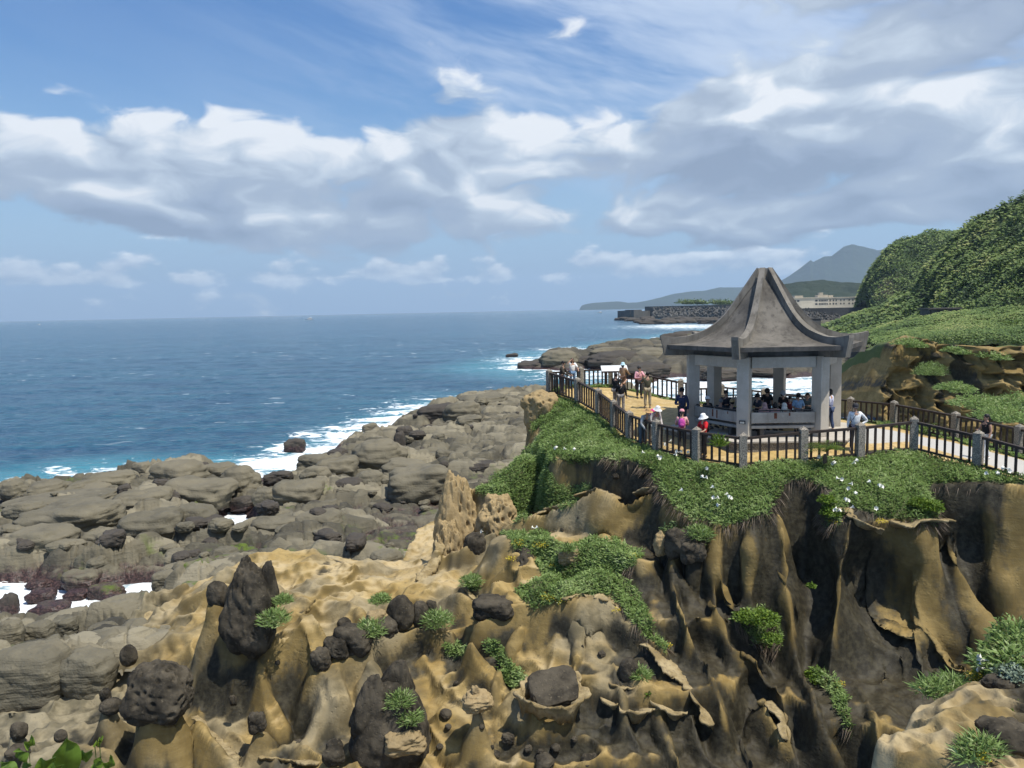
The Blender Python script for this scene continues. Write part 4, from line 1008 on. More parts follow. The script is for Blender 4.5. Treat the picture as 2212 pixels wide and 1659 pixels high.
for px, py, w, h, Y, lab in [(555, 1560, 36, 44, 22.6, 'reddish egg stone standing on a pale rim below the tall hoodoo'), (643, 1608, 26, 24, 22.9, 'half buried knob in the ochre slope right of the reddish egg stone'), (504, 1513, 15, 24, 23.6, 'tiny upright knob on the flank below the slender column'),
        (720, 1636, 46, 42, 21.6, 'lower of two dark stones left of the big black front boulder'), (723, 1612, 38, 32, 21.9, 'upper of two dark stones left of the big black front boulder'), (240, 1525, 46, 36, 22.6, 'split dark egg stone left of the front hoodoo'),
        (228, 1504, 22, 34, 22.8, 'slim dark stone behind the split egg stone'), (41, 1578, 38, 40, 21.6, 'pointed dark stone by the left border'), (38, 1626, 46, 32, 21.2, 'low dark stone in the lower left corner behind the leaves'),
        (131, 1590, 28, 28, 21.8, 'small purplish stone in a pale socket near the bottom left'), (278, 1417, 38, 48, 26.5, 'black disc shaped stone among the grey sandstone blocks'), (1277, 1648, 52, 30, 21.2, 'dark lump at the bottom edge right of the nodules')]:
    cap('concretion', random.choice(CP+CEGG), px, py, w, h, Y, lab, G3)
for px, py, w in [(963.6, 1543, 26), (968.6, 1572, 15), (950, 1617, 17), (1097.5, 1598, 29), (1070, 1634, 20), (1061.6, 1616, 11), (1142, 1622, 16), (1169.5, 1628, 16), (1200, 1619, 23), (1176, 1652, 42),
                  (1041, 1573, 14), (1012, 1533, 11), (985, 1478, 11), (1240, 1600, 12), (600, 1440, 10), (760, 1560, 12), (1290, 1165, 11), (1253, 1120, 13), (1215, 1145, 9), (1300, 1415, 14), (1255, 1400, 10), (1330, 1035, 14), (1383, 1032, 12)]:
    p = surf(px, py); s = mpp(p[1])
    o = link(bpy.data.objects.new('concretion', random.choice(CP+CEGG))); o.location = p+np.array([0, -0.02, 0.03]); o.scale = (w*s/2, w*s/2, w*s*0.42)
    o.rotation_euler = (random.uniform(-.4, .4), random.uniform(-.4, .4), random.uniform(0, 6))
    tag(o, 'small dark nodule set in the '+('ochre slope below the small mushroom rock' if px < 1110 and py > 1450 else 'ochre slope below the sandstone cup' if py > 1590 else 'flank of the tall left hoodoo' if px < 800 else 'dark face under the front crest' if py > 1350 else 'ochre middle face' if py > 1090 else 'black cliff under the fence'), 'rock', 'small dark nodules in the slope')
# ---- thin ragged plates that curl out along crests and cups
def mat_plate():
    m, q, b = material('hardened_rim')
    co = q.node('ShaderNodeNewGeometry').outputs['Position']
    n1 = q.noise(co, 2.2, 6, 0.6); n2 = q.noise(co, 11.0, 5, 0.65)
    c = q.mix(q.step(n1, 0.35, 0.65), (0.20, 0.148, 0.066), (0.36, 0.285, 0.155))
    c = q.mix(q.mul(q.step(n2, 0.5, 0.7), 0.65), c, (0.115, 0.088, 0.066))
    q.put(b.inputs['Base Color'], c); b.inputs['Roughness'].default_value = 0.9
    q.put(b.inputs['Normal'], q.bump(q.add(n2, n1), 0.8, 0.04)); return m
M_RIM = mat_plate()
def rim_plate(name, pts, width, label, closed=False, thick=0.05, lift=0.10, seed=0, group='hardened rims on the sandstone', side=1):
    """ragged overhanging plate along a 3-D line; width grows and shrinks like a scalloped edge"""
    P = np.array(pts, float); n = len(P)
    seg = np.linalg.norm(np.diff(np.vstack([P, P[:1]]) if closed else P, axis=0), axis=1); L = np.concatenate([[0], np.cumsum(seg)])
    m = max(int(L[-1]/0.05), 8); t = np.linspace(0, L[-1], m, endpoint=not closed)
    Q = np.stack([np.interp(t, L, np.append(P[:, k], P[0, k]) if closed else P[:, k]) for k in range(3)], 1)
    if closed:
        for _ in range(3): Q = (np.roll(Q, 1, 0)+2*Q+np.roll(Q, -1, 0))/4
    T = (np.roll(Q, -1, 0)-np.roll(Q, 1, 0)) if closed else np.gradient(Q, axis=0)
    N = np.stack([T[:, 1], -T[:, 0], T[:, 0]*0], 1)*side; N /= np.linalg.norm(N, axis=1)[:, None]+1e-9
    w = width*1.9*(0.50+1.0*fbm(t*1.9+seed, t*0+seed+.5, 0, 3)+0.55*np.abs(fbm(t*6+seed, t*0+.3, 2, 2)))
    w = np.maximum(w, width*0.10)
    up = lift*(1+0.9*fbm(t*2.1+seed, t*0+3, 1, 3)); th = thick*(1+0.5*fbm(t*3, t*0+5, seed, 2))
    prof_ = [(-0.8, -2.0), (-0.5, 0.0), (0.1, 0.30), (0.75, 0.75), (1.0, 1.0), (0.96, 0.7), (0.4, 0.0), (0.0, -2.5)]
    V = np.zeros((m, len(prof_), 3))
    for k, (a, z) in enumerate(prof_):
        V[:, k] = Q+N*(w*a)[:, None]; V[:, k, 2] += up*z-(th if 5 <= k <= 6 else 0)
        V[:, k, 2] += 0.025*fbm(V[:, k, 0]*6, V[:, k, 1]*6, k, 2)
    k = len(prof_); F = []
    for i in range(m if closed else m-1):
        j = (i+1) % m
        for a in range(k): F.append((i*k+a, i*k+(a+1) % k, j*k+(a+1) % k, j*k+a))
    if not closed: F.append(tuple(range(k))[::-1]); F.append(tuple((m-1)*k+a for a in range(k)))
    if side > 0: F = [f[::-1] for f in F]
    o = mesh_obj(name, V.reshape(-1, 3), F, M_RIM, smooth=True)
    return tag(o, label, 'rock', group)
def ring(px, py, Y, rx, ry, dz=0.0, n=18, a0=0, a1=360, tilt=0.0):
    c = at(px, py, Y); s = mpp(Y); o = []
    for k in range(n):
        a = math.radians(a0+(a1-a0)*k/(n if a1-a0 == 360 else n-1))
        r = 1+0.16*math.sin(3*a+px)+0.08*math.sin(7*a+py)
        o.append((c[0]+rx*s*r*math.cos(a), c[1]+ry*s*r*math.sin(a), c[2]+dz+tilt*math.sin(a)))
    return o
def along(l, dz=0.02):
    o = []
    for px, py in l:
        p = surf(px, py); o.append((p[0], p[1], p[2]+dz))
    return o
rim_plate('sandstone_rim', ring(1192, 1498, 22.4, 62, 62, 0.02, tilt=0.10), 0.22, 'ragged pale rim of the sandstone cup holding the black slab', True, seed=1, lift=0.16)
rim_plate('sandstone_rim', ring(1355, 1474, 23.0, 30, 30, 0.02), 0.14, 'scalloped rim of the small cup round the black egg stone', True, seed=2, lift=0.10)
rim_plate('sandstone_rim', ring(1370, 1520, 22.4, 44, 34, 0.0, a0=150, a1=390), 0.26, 'curled pale plate below the black egg stone', seed=3, lift=.12)
rim_plate('sandstone_rim', A3([(1409, 1492, 22.6), (1430, 1520, 22.2), (1455, 1540, 22.0), (1480, 1538, 22.2)]), 0.22, 'curled plate right of the small cup rims', seed=4, lift=.12)
CR = [([(1140, 1121), (1180, 1103), (1225, 1092)], 'pale narrow rim on the left half of the middle crest', .12), ([(1255, 1072), (1290, 1056), (1312, 1066), (1340, 1082)], 'curled pale lip at the top of the ochre middle face', .26),
      ([(1375, 1072), (1400, 1060), (1428, 1056)], 'pale lip between the middle face and the grass slope', .2), ([(1210, 1292), (1250, 1284), (1285, 1290)], 'overhanging pale lip on the front crest', .30),
      ([(1295, 1286), (1325, 1300), (1340, 1318)], 'hooked ochre lip at the right end of the front crest', .28), ([(1395, 1392), (1430, 1425), (1470, 1462), (1490, 1490)], 'long curled rim descending the spur', .24),
      ([(1490, 1495), (1515, 1530), (1540, 1570)], 'lower curled rim on the descending spur', .22), ([(1828, 1100), (1850, 1125), (1880, 1142), (1905, 1150)], 'grey overhanging ledge under the flowers', .34),
      ([(1925, 1128), (1960, 1140), (1990, 1130), (2030, 1126)], 'brown ledge under the round green bush on the cliff', .32), ([(425, 1548), (455, 1580), (485, 1610), (510, 1650)], 'pale crenellated crest beside the front hoodoo', .16),
      ([(1085, 1140), (1110, 1126)], 'short ochre lip at the left end of the middle crest', .16), ([(960, 1150), (950, 1190), (935, 1225), (905, 1255)], 'ochre fluted edge above the shore', .2),
      ([(330, 1325), (300, 1345), (270, 1375)], 'broken cream edge of the shore side block', .22),
      ([(560, 1640), (620, 1645), (690, 1650)], 'torn pale edge at the bottom centre left', .16), ([(1660, 1520), (1690, 1545), (1700, 1600)], 'pale corner rim at the foot of the cliff', .2),
      ([(1000, 1265), (1030, 1300), (1045, 1320)], 'thin dark edge beside the smooth dome', .10)]
for i, (l, lab, w) in enumerate(CR): rim_plate('sandstone_rim', along(l), w, lab, seed=10+i, lift=0.07)
print('hoodoos', round(time.time()-T0, 1))
# ------------------------------------------------------------------ pavilion
def mat_concrete(name, c0, c1, stain, sfac=0.5, scale=1.0):
    m, q, b = material(name)
    co = q.node('ShaderNodeNewGeometry').outputs['Position']; x, y, z = q.sep(co)
    n1 = q.noise(co, 0.9*scale, 5, 0.6); n2 = q.noise(co, 7.0*scale, 4, 0.65)
    st = q.noise(q.comb(q.mul(x, 3.2), q.mul(y, 3.2), q.mul(z, 0.5)), 1.3, 4, 0.6)
    c = q.mix(q.step(n1, 0.35, 0.65), c0, c1)
    c = q.mix(q.mul(q.step(st, 0.48, 0.72), sfac), c, stain)
    c = q.mix(q.mul(q.step(n2, 0.52, 0.75), 0.3), c, tuple(min(1, k*1.35) for k in c1))
    q.put(b.inputs['Base Color'], c); b.inputs['Roughness'].default_value = 0.85
    q.put(b.inputs['Normal'], q.bump(q.add(n2, q.mul(n1, .5)), 0.35, 0.02)); return m
M_ROOF = mat_concrete('weathered_roof_concrete', (0.082, 0.074, 0.062), (0.150, 0.136, 0.114), (0.042, 0.038, 0.033), 0.75)
M_RIB = mat_concrete('roof_rib_concrete', (0.135, 0.122, 0.10), (0.22, 0.20, 0.168), (0.065, 0.058, 0.049), 0.6)
M_COL = mat_concrete('painted_column', (0.37, 0.335, 0.28), (0.45, 0.41, 0.35), (0.30, 0.27, 0.22), 0.35)
M_WALL = mat_concrete('bench_back_concrete', (0.30, 0.28, 0.245), (0.43, 0.40, 0.35), (0.17, 0.145, 0.115), 0.5)
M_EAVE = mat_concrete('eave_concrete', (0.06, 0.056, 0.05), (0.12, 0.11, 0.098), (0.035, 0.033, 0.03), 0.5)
M_WOOD = simple('dark_fence_wood', (0.036, 0.025, 0.019), 0.65, 0.35, 5.0)
M_BLACK = simple('black_metal', (0.02, 0.02, 0.022), 0.45, 0.2)
M_RUST = simple('rust_stain', (0.12, 0.035, 0.015), 0.9, 0.4, 9.0)
def mat_granite():
    m, q, b = material('washed_granite')
    co = q.node('ShaderNodeNewGeometry').outputs['Position']
    v = q.vor(co, 55.0, 'F1', 'Color'); r, g, bl = q.sep(v); n = q.noise(co, 2.5, 4)
    c = q.mix(q.step(r, 0.2, 0.8), (0.10, 0.09, 0.074), (0.36, 0.32, 0.26))
    c = q.mix(q.mul(q.step(n, 0.45, 0.7), 0.5), c, (0.16, 0.15, 0.125))
    q.put(b.inputs['Base Color'], c); b.inputs['Roughness'].default_value = 0.9
    q.put(b.inputs['Normal'], q.bump(r, 0.5, 0.01)); return m
M_GRAN = mat_granite()
PC = at(1650, 700, 32.5); PCX, PCY = PC[0], PC[1]
PF = float(at(1605, 951, 29.3)[2]); EAVE = float(at(1700, 748, 29.4)[2]); RK_ = (float(at(1650, 578, 32.3)[2])-EAVE)/3.30; PHI0 = math.radians(-31.9); PR = 2.94; RR = 4.14
pav = empty('pavilion', (PCX, PCY, PF-0.8))
tag(pav, 'six sided concrete pavilion with a swept up tent roof on the terrace', 'pavilion')
PZ = PF-0.8
def hexp(k, r): a = PHI0+k*math.pi/3; return (r*math.sin(a), -r*math.cos(a))
def L(z): return z-PZ                                   # to the pavilion's own height
SURF = [(0.22, 2.95), (0.45, 2.66), (0.88, 2.08), (1.32, 1.42), (1.71, 0.93), (2.05, 0.62), (2.4, 0.39), (2.8, 0.20), (3.2, 0.09), (3.65, 0.03), (RR, 0.0)]
TOP = [(0.30, 3.30), (0.60, 2.84), (0.88, 2.40), (1.32, 1.72), (1.71, 1.20), (2.05, 0.88), (2.4, 0.64), (2.8, 0.46), (3.2, 0.34), (3.65, 0.31), (4.02, 0.345), (4.30, 0.41)]
SURF = [(r, z*(RK_ if z > 0.5 else 1+(RK_-1)*max(z, 0)/0.5)) for r, z in SURF]; TOP = [(r, z*(RK_ if z > 0.5 else 1)) for r, z in TOP]
CT = EAVE-0.42
def fine(pr, n=40):
    r = np.array([p[0] for p in pr]); z = np.array([p[1] for p in pr]); rr = np.linspace(r[0], r[-1], n)
    zz = np.interp(rr, r, z)
    for _ in range(2): zz[1:-1] = (zz[:-2]+2*zz[1:-1]+zz[2:])/4
    return list(zip(rr, zz))
SF, TF = fine(SURF), fine(TOP)
def panel(k, lo, hi, dz, name):
    pr = [p for p in SF if lo-1e-6 <= p[0] <= hi+1e-6]; n = 9; V = []; F = []
    for r, z in pr:
        a = hexp(k, r); b = hexp(k+1, r)
        for i in range(n):
            t = i/(n-1); V.append((a[0]+(b[0]-a[0])*t, a[1]+(b[1]-a[1])*t, L(EAVE)+z+dz))
    F = [tuple(f) for f in grid_faces(len(pr), n)]
    if hi >= RR-1e-3:                                   # fascia and soffit
        for rr, zz in ((RR-0.02, -0.17), (PR-0.1, -0.17)):
            a = hexp(k, rr); b = hexp(k+1, rr)
            for i in range(n):
                t = i/(n-1); V.append((a[0]+(b[0]-a[0])*t, a[1]+(b[1]-a[1])*t, L(EAVE)+zz))
        F = [tuple(f) for f in grid_faces(len(pr)+2, n)]
    o = mesh_obj(name, V, F, M_ROOF, pav, smooth=True)
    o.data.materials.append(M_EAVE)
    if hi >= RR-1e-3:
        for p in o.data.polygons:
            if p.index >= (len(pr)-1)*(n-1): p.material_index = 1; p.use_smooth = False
    return o
for k in range(6):
    panel(k, 1.22, RR, 0.0, 'roof_panel'); panel(k, 0.0, 1.24, -0.022, 'upper_roof_panel')
    # rib along the hip
    pts = [(r, z) for r, z in TF]+[(4.30, 0.30), (4.15, -0.44), (PR-0.2, -0.46), (PR-0.25, -0.1)]+[(r, z-0.06) for r, z in SF[::-1] if r < PR-0.3]
    a = PHI0+k*math.pi/3; dx, dy = math.sin(a), -math.cos(a); tx, ty = math.cos(a), math.sin(a)
    V = []
    for s in (-1, 1):
        for r, z in pts:
            w = 0.105+0.03*min(r/2.0, 1); V.append((dx*r+tx*s*w, dy*r+ty*s*w, L(EAVE)+z))
    n = len(pts); F = [tuple(range(n))[::-1], tuple(range(n, 2*n))]+[(i, (i+1) % n, n+(i+1) % n, n+i) for i in range(n)]
    rib = mesh_obj('roof_rib', V, F, M_RIB, pav, smooth=False)
    # column, with beam to the next one
    c = hexp(k, PR); m = MB().box((c[0], c[1], (L(CT)+0.8)/2), (0.47, 0.47, L(CT)-0.8), a)
    m.build('column', M_COL, pav, bevel=0.015)
    d = hexp(k+1, PR); mid = ((c[0]+d[0])/2, (c[1]+d[1])/2); ang = math.atan2(d[1]-c[1], d[0]-c[0]); ln = math.hypot(d[0]-c[0], d[1]-c[1])-0.49
    MB().box((mid[0], mid[1], L(CT-0.22)), (ln, 0.30, 0.43), ang).build('beam', M_COL, pav, bevel=0.012)
    MB().box((mid[0]*0.985, mid[1]*0.985, L(CT+0.125)), (ln+0.3, 0.16, 0.245), ang).build('upper_beam', M_EAVE, pav)
    if k in (5, 0, 2, 3):                               # bench bays; the other two are the entrances
        back = MB().box((mid[0]*1.03, mid[1]*1.03, 0.8+0.765), (ln, 0.14, 0.42), ang).build('bench_back', M_WALL, pav, bevel=0.01)
        MB().box((mid[0]*0.95, mid[1]*0.95, 0.8+0.40), (ln, 0.52, 0.11), ang).build('bench_seat', M_WALL, pav, bevel=0.01)
        for t in (-0.32, 0.32):
            MB().box((mid[0]*0.95+t*ln*math.cos(ang), mid[1]*0.95+t*ln*math.sin(ang), 0.8+0.17), (0.16, 0.42, 0.345), ang).build('bench_support', M_EAVE, pav)
        hr = MB().box((mid[0]*1.03, mid[1]*1.03, 0.8+1.045), (ln-0.15, 0.07, 0.04), ang)
        hr.build('handrail', M_BLACK, pav)
        for t in (-0.4, -0.2, 0, 0.2, 0.4):
            MB().box((mid[0]*1.03+t*ln*math.cos(ang), mid[1]*1.03+t*ln*math.sin(ang), 0.8+1.0), (0.03, 0.03, 0.046), ang).build('rail_bracket', M_BLACK, pav)
        if k in (5, 0):
            for t, w, h in ((-0.12, 0.11, 0.22), (0.1, 0.06, 0.12)) if k == 0 else ((-0.05, 0.08, .3), (0.05, 0.07, .34), (.3, .05, .1)):
                MB().box((mid[0]*1.0585+t*ln*math.cos(ang), mid[1]*1.0585+t*ln*math.sin(ang), 0.8+0.955-h/2), (w, 0.005, h), ang).build('rust_stain', M_RUST, back)
a0 = PHI0
def hexprism(r, z0, z1, name, mat):
    V = [(*hexp(k, r), z) for z in (z0, z1) for k in range(6)]
    F = [tuple(range(6))[::-1], tuple(range(6, 12))]+[(i, (i+1) % 6, 6+(i+1) % 6, 6+i) for i in range(6)]
    return mesh_obj(name, V, F, mat, pav, smooth=False)
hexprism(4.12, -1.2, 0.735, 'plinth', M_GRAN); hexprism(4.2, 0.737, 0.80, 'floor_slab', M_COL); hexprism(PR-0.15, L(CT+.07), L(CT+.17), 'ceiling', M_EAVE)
hexprism(0.42, L(CT-.13), L(EAVE+2.3), 'roof_core', M_EAVE)
c = hexp(0, PR+0.245)
lamp = MB().box((c[0], c[1], 0.8+0.62), (0.24, 0.05, 0.13), PHI0).build('wall_lamp', M_BLACK, pav)
c = hexp(0, PR+0.272); MB().box((c[0], c[1], 0.8+0.61), (0.17, 0.012, 0.075), PHI0).build('lens', simple('lamp_glass', (0.6, 0.58, 0.5), 0.25), lamp)
for k, w in ((1, 1.6),):                                 # steps at the entrance on the path side
    c = hexp(1.5, 4.0); MB().box((c[0], c[1], 0.33), (1.9, 0.9, 0.34), PHI0+1.5*math.pi/3).build('entrance_step', M_WALL, pav)
# ------------------------------------------------------------------ fences
PW = 0.275
def post_meshes():
    m = MB(); h = PW/2
    m.box((0, 0, (POST_H-0.10)/2-0.25), (PW, PW, POST_H-0.10+0.5)); me = m.build('post', M_GRAN, bevel=0.012); COL.objects.unlink(me); d1 = me.data
    V = [(-h, -h, 0), (h, -h, 0), (h, h, 0), (-h, h, 0), (0, 0, 0.12)]; m = MB().raw(V, [(0, 1, 4), (1, 2, 4), (2, 3, 4), (3, 0, 4), (3, 2, 1, 0)])
    me2 = m.build('cap', M_GRAN); COL.objects.unlink(me2); return d1, me2.data
PMESH, CMESH = post_meshes()
bm_ = MB().box((0, 0, 0), (0.075, 0.06, 1.0)).build('baluster', M_WOOD); COL.objects.unlink(bm_); BAL = bm_.data
def fence(line, label, skip_first=False, skip_bays=()):
    root = empty('fence', tuple(down(line[0], POST_H))); tag(root, label, 'fence', 'fences of stone posts and dark wooden rails')
    o0 = Vector(root.location)
    for i, p in enumerate(line):
        d = Vector(line[min(i+1, len(line)-1)])-Vector(line[max(i-1, 0)]); rz = math.atan2(d.y, d.x)
        if not (skip_first and i == 0):
            q = link(bpy.data.objects.new('post', PMESH), root); q.location = Vector(p)-Vector((0, 0, POST_H))-o0; q.rotation_euler = (0, 0, rz)
            cpo = link(bpy.data.objects.new('cap', CMESH), q); cpo.location = (0, 0, POST_H-0.10)
        if i == len(line)-1 or i in skip_bays: continue
        a = Vector(p)-o0; b = Vector(line[i+1])-o0; u = (b-a); ln = u.length; u.normalize(); a = a+u*(PW/2+0.0); b = b-u*(PW/2)
        MB().bar(a-Vector((0, 0, 0.22)), b-Vector((0, 0, 0.22)), 0.14, 0.085).build('top_rail', M_WOOD, root)
        MB().bar(a-Vector((0, 0, POST_H-0.13)), b-Vector((0, 0, POST_H-0.13)), 0.09, 0.07).build('bottom_rail', M_WOOD, root)
        nb = max(int(round((b-a).length/0.30)), 4)
        for k in range(nb):
            c = a+(b-a)*((k+0.5)/nb); h = POST_H-0.22-0.13-0.06
            q = link(bpy.data.objects.new('baluster', BAL), root); q.location = c-Vector((0, 0, 0.2625+h/2)); q.scale = (1, 1, h); q.rotation_euler = (0, 0, rz)
    return root
f_near = fence(fn, 'near run of stone post fence between the pavilion and the grassy cliff edge')
f_back = fence(fb, 'seaward run of stone post fence behind the pavilion and path', skip_first=True)
M_SIGN = simple('sign_board', (0.62, 0.63, 0.62), 0.4, 0.05)
for (px, py, Y, w, lab) in ((1327, 796, 44.2, 1.5, 'tilted white information board standing on the far terrace fence'), (1517, 832, 41.6, 1.4, 'grey information board behind the left pavilion columns')):
    p = at(px, py, Y); s = empty('information_board', (p[0], p[1], p[2]-1.15)); tag(s, lab, 'sign', 'information boards')
    MB().raw([(-w/2, -.28, 1.03), (w/2, -.28, 1.03), (w/2, .28, 1.31), (-w/2, .28, 1.31), (-w/2, -.28, .99), (w/2, -.28, .99), (w/2, .28, 1.27), (-w/2, .28, 1.27)],
             [(0, 1, 2, 3), (7, 6, 5, 4), (0, 4, 5, 1), (1, 5, 6, 2), (2, 6, 7, 3), (3, 7, 4, 0)]).build('board', M_SIGN, s)
    MB().box((0, -.3, .98), (w+.06, .05, .09)).build('frame', M_WOOD, s)
    for x in (-w*.35, w*.35): MB().box((x, 0, .5), (.08, .08, 1.06)).build('leg', M_WOOD, s)
print('pavilion', round(time.time()-T0, 1))

print('PF',PF,'EAVE',EAVE,'scale',RK_)
# ------------------------------------------------------------------ hills, mountains, sea wall, building, boats
def mat_green(name, c0, c1, c2, rock=(0.12, 0.10, 0.07), sc=1.0):
    m, q, b = material(name)
    co = q.node('ShaderNodeNewGeometry').outputs['Position']
    n1 = q.noise(co, 0.035*sc, 4, 0.6); n2 = q.noise(co, 0.35*sc, 4, 0.65)
    c = q.mix(q.step(n1, 0.35, 0.65), c0, c1); c = q.mix(q.mul(q.step(n2, 0.45, 0.7), 0.6), c, c2)
    rk = q.attr('rock'); c = q.mix(q.mul(rk, q.step(n2, 0.35, 0.6)), c, rock)
    q.put(b.inputs['Base Color'], c); b.inputs['Roughness'].default_value = 0.9; b.inputs['Specular IOR Level'].default_value = 0.15
    q.put(b.inputs['Normal'], q.bump(n2, 0.9, 0.8/sc)); return m
M_HILL = mat_green('hill_scrub', (0.020, 0.034, 0.012), (0.034, 0.054, 0.017), (0.060, 0.080, 0.028))
M_FARHILL = mat_green('far_hill', (0.014, 0.022, 0.012), (0.022, 0.034, 0.018), (0.032, 0.042, 0.024), sc=0.1)
def crest_hill(name, crest, Yf, front, back, mat, zbase=-3.0, nz=(0.0, 1.0), nu=200, nv=60, rock=None, pw=0.8, kind='structure'):
    """landform below a skyline: crest pixels at distance Yf(px), slope of given depth in front and behind"""
    cx = np.array([c[0] for c in crest], float); cy = np.array([c[1] for c in crest], float)
    px = np.linspace(cx[0], cx[-1], nu); py = np.interp(px, cx, cy)
    P = np.array([at(a, b, Yf(a)) for a, b in zip(px, py)])
    rows = np.concatenate([-np.linspace(1, 0, nv)**1.2, np.linspace(0, 1, nv//3)[1:]])
    V = np.zeros((len(rows), nu, 3)); RK = np.zeros((len(rows), nu))
    for i, t in enumerate(rows):
        d = front*t if t < 0 else back*t
        z = zbase+(P[:, 2]-zbase)*(1-abs(t)**pw)
        V[i, :, 0] = P[:, 0]*(1+d/P[:, 1]*0.9); V[i, :, 1] = P[:, 1]+d; V[i, :, 2] = z
    amp, sc = nz
    x, y, z = V[..., 0], V[..., 1], V[..., 2]
    n = fbm(x*sc, y*sc, z*sc, 5, 0.55)
    ed = np.minimum(1, (z-zbase)/(np.abs(P[:, 2]-zbase).max()*0.3+1e-6))
    V[..., 2] += amp*n*ed*np.where(np.abs(rows)[:, None] < 0.04, 0.35, 1.0); V[..., 1] += amp*0.8*fbm(x*sc*1.3, z*sc*1.3, 3.3, 4)*ed
    if rock is not None: RK = rock(V[..., 0], V[..., 1], V[..., 2])
    o = mesh_obj(name, V.reshape(-1, 3), grid_faces(len(rows), nu), mat, attrs=dict(rock=RK.ravel()))
    tag(o, kind=kind); return o, V
crest_hill('far_coast', [(1252, 668), (1256, 660), (1267, 656.5), (1283, 654), (1297, 653), (1336, 651), (1357, 654), (1376, 653), (1402, 648.6), (1429, 642), (1455, 635), (1495, 629), (1521, 628), (1553, 621), (1601, 621), (1650, 612), (1690, 606), (1760, 600)],
           lambda p: 9000, 500, 900, M_FARHILL, nz=(18, 0.004))
crest_hill('far_mountain', [(1640, 640), (1686, 607), (1706, 596), (1737, 573), (1751, 562.6), (1757, 566.6), (1780, 554.7), (1796, 553.4), (1822, 533.5), (1841, 528), (1864, 532), (1896, 540), (1917, 536), (1990, 545), (2100, 560)],
           lambda p: 8000, 900, 1500, M_FARHILL, nz=(30, 0.003), nu=260)
crest_hill('wooded_headland', [(1600, 650), (1650, 628), (1690, 614), (1729, 607.5), (1780, 605), (1822, 610), (1867, 611.5), (1930, 606), (2020, 600)],
           lambda p: 1700, 350, 500, M_FARHILL, nz=(10, 0.02), nu=300)
crest_hill('low_headland', [(1500, 668), (1560, 655), (1600, 652), (1660, 650), (1700, 655)], lambda p: 1300, 60, 120, M_FARHILL, nz=(3, 0.05))
o, V2 = crest_hill('cliff_hill', [(1864, 652), (1866, 640), (1870, 620), (1876, 603), (1898, 567), (1917, 540), (1944, 524), (1994, 514), (2034, 511), (2055, 512), (2120, 500), (2250, 480), (2400, 480)],
           lambda p: 520, 120, 200, M_HILL, nz=(7, 0.045), nu=300, nv=110, pw=2.6, rock=lambda x, y, z: sst(0.0, 0.5, fbm(x*.05, y*.05, z*.02, 3)+0.25)*sst(34, 22, z)*sst(300, 210, x))
o, V1 = crest_hill('near_hill', [(1790, 706), (1822, 694), (1849, 679), (1901, 664), (1949, 636), (1981, 620), (2007, 569), (2060, 511), (2108, 471), (2155, 455), (2212, 426), (2300, 380), (2500, 330)],
           lambda p: 360-0.22*(p-1800), 205, 200, M_HILL, nz=(6.5, 0.075), nu=320, nv=150, pw=0.85)
# ---- near slope behind the path: green bank and the ochre outcrop
def bank():
    nu, nv = 150, 90
    u = np.linspace(0, 1, nu); v = np.linspace(0, 1, nv)
    top = np.array([at(a, b, Y) for a, b, Y in [(1905, 735, 84), (1985, 728, 70), (2100, 722, 62), (2250, 715, 58)]])
    far = np.array([at(a, b, Y) for a, b, Y in [(1845, 715, 235), (1960, 690, 190), (2110, 668, 160), (2290, 650, 140)]])
    T = np.stack([np.interp(u, np.linspace(0, 1, 4), top[:, k]) for k in range(3)], 1); F = np.stack([np.interp(u, np.linspace(0, 1, 4), far[:, k]) for k in range(3)], 1)
    V = T[None]*(1-v[:, None, None])+F[None]*v[:, None, None]
    V[..., 2] += 1.6*fbm(V[..., 0]*0.06, V[..., 1]*0.06, 2, 4)+0.5*fbm(V[..., 0]*.3, V[..., 1]*.3, 1, 3)-1.0
    o = mesh_obj('green_bank', V.reshape(-1, 3), grid_faces(nv, nu), M_HILL, attrs=dict(rock=np.zeros(nu*nv))); tag(o, kind='structure'); return V
V0 = bank()
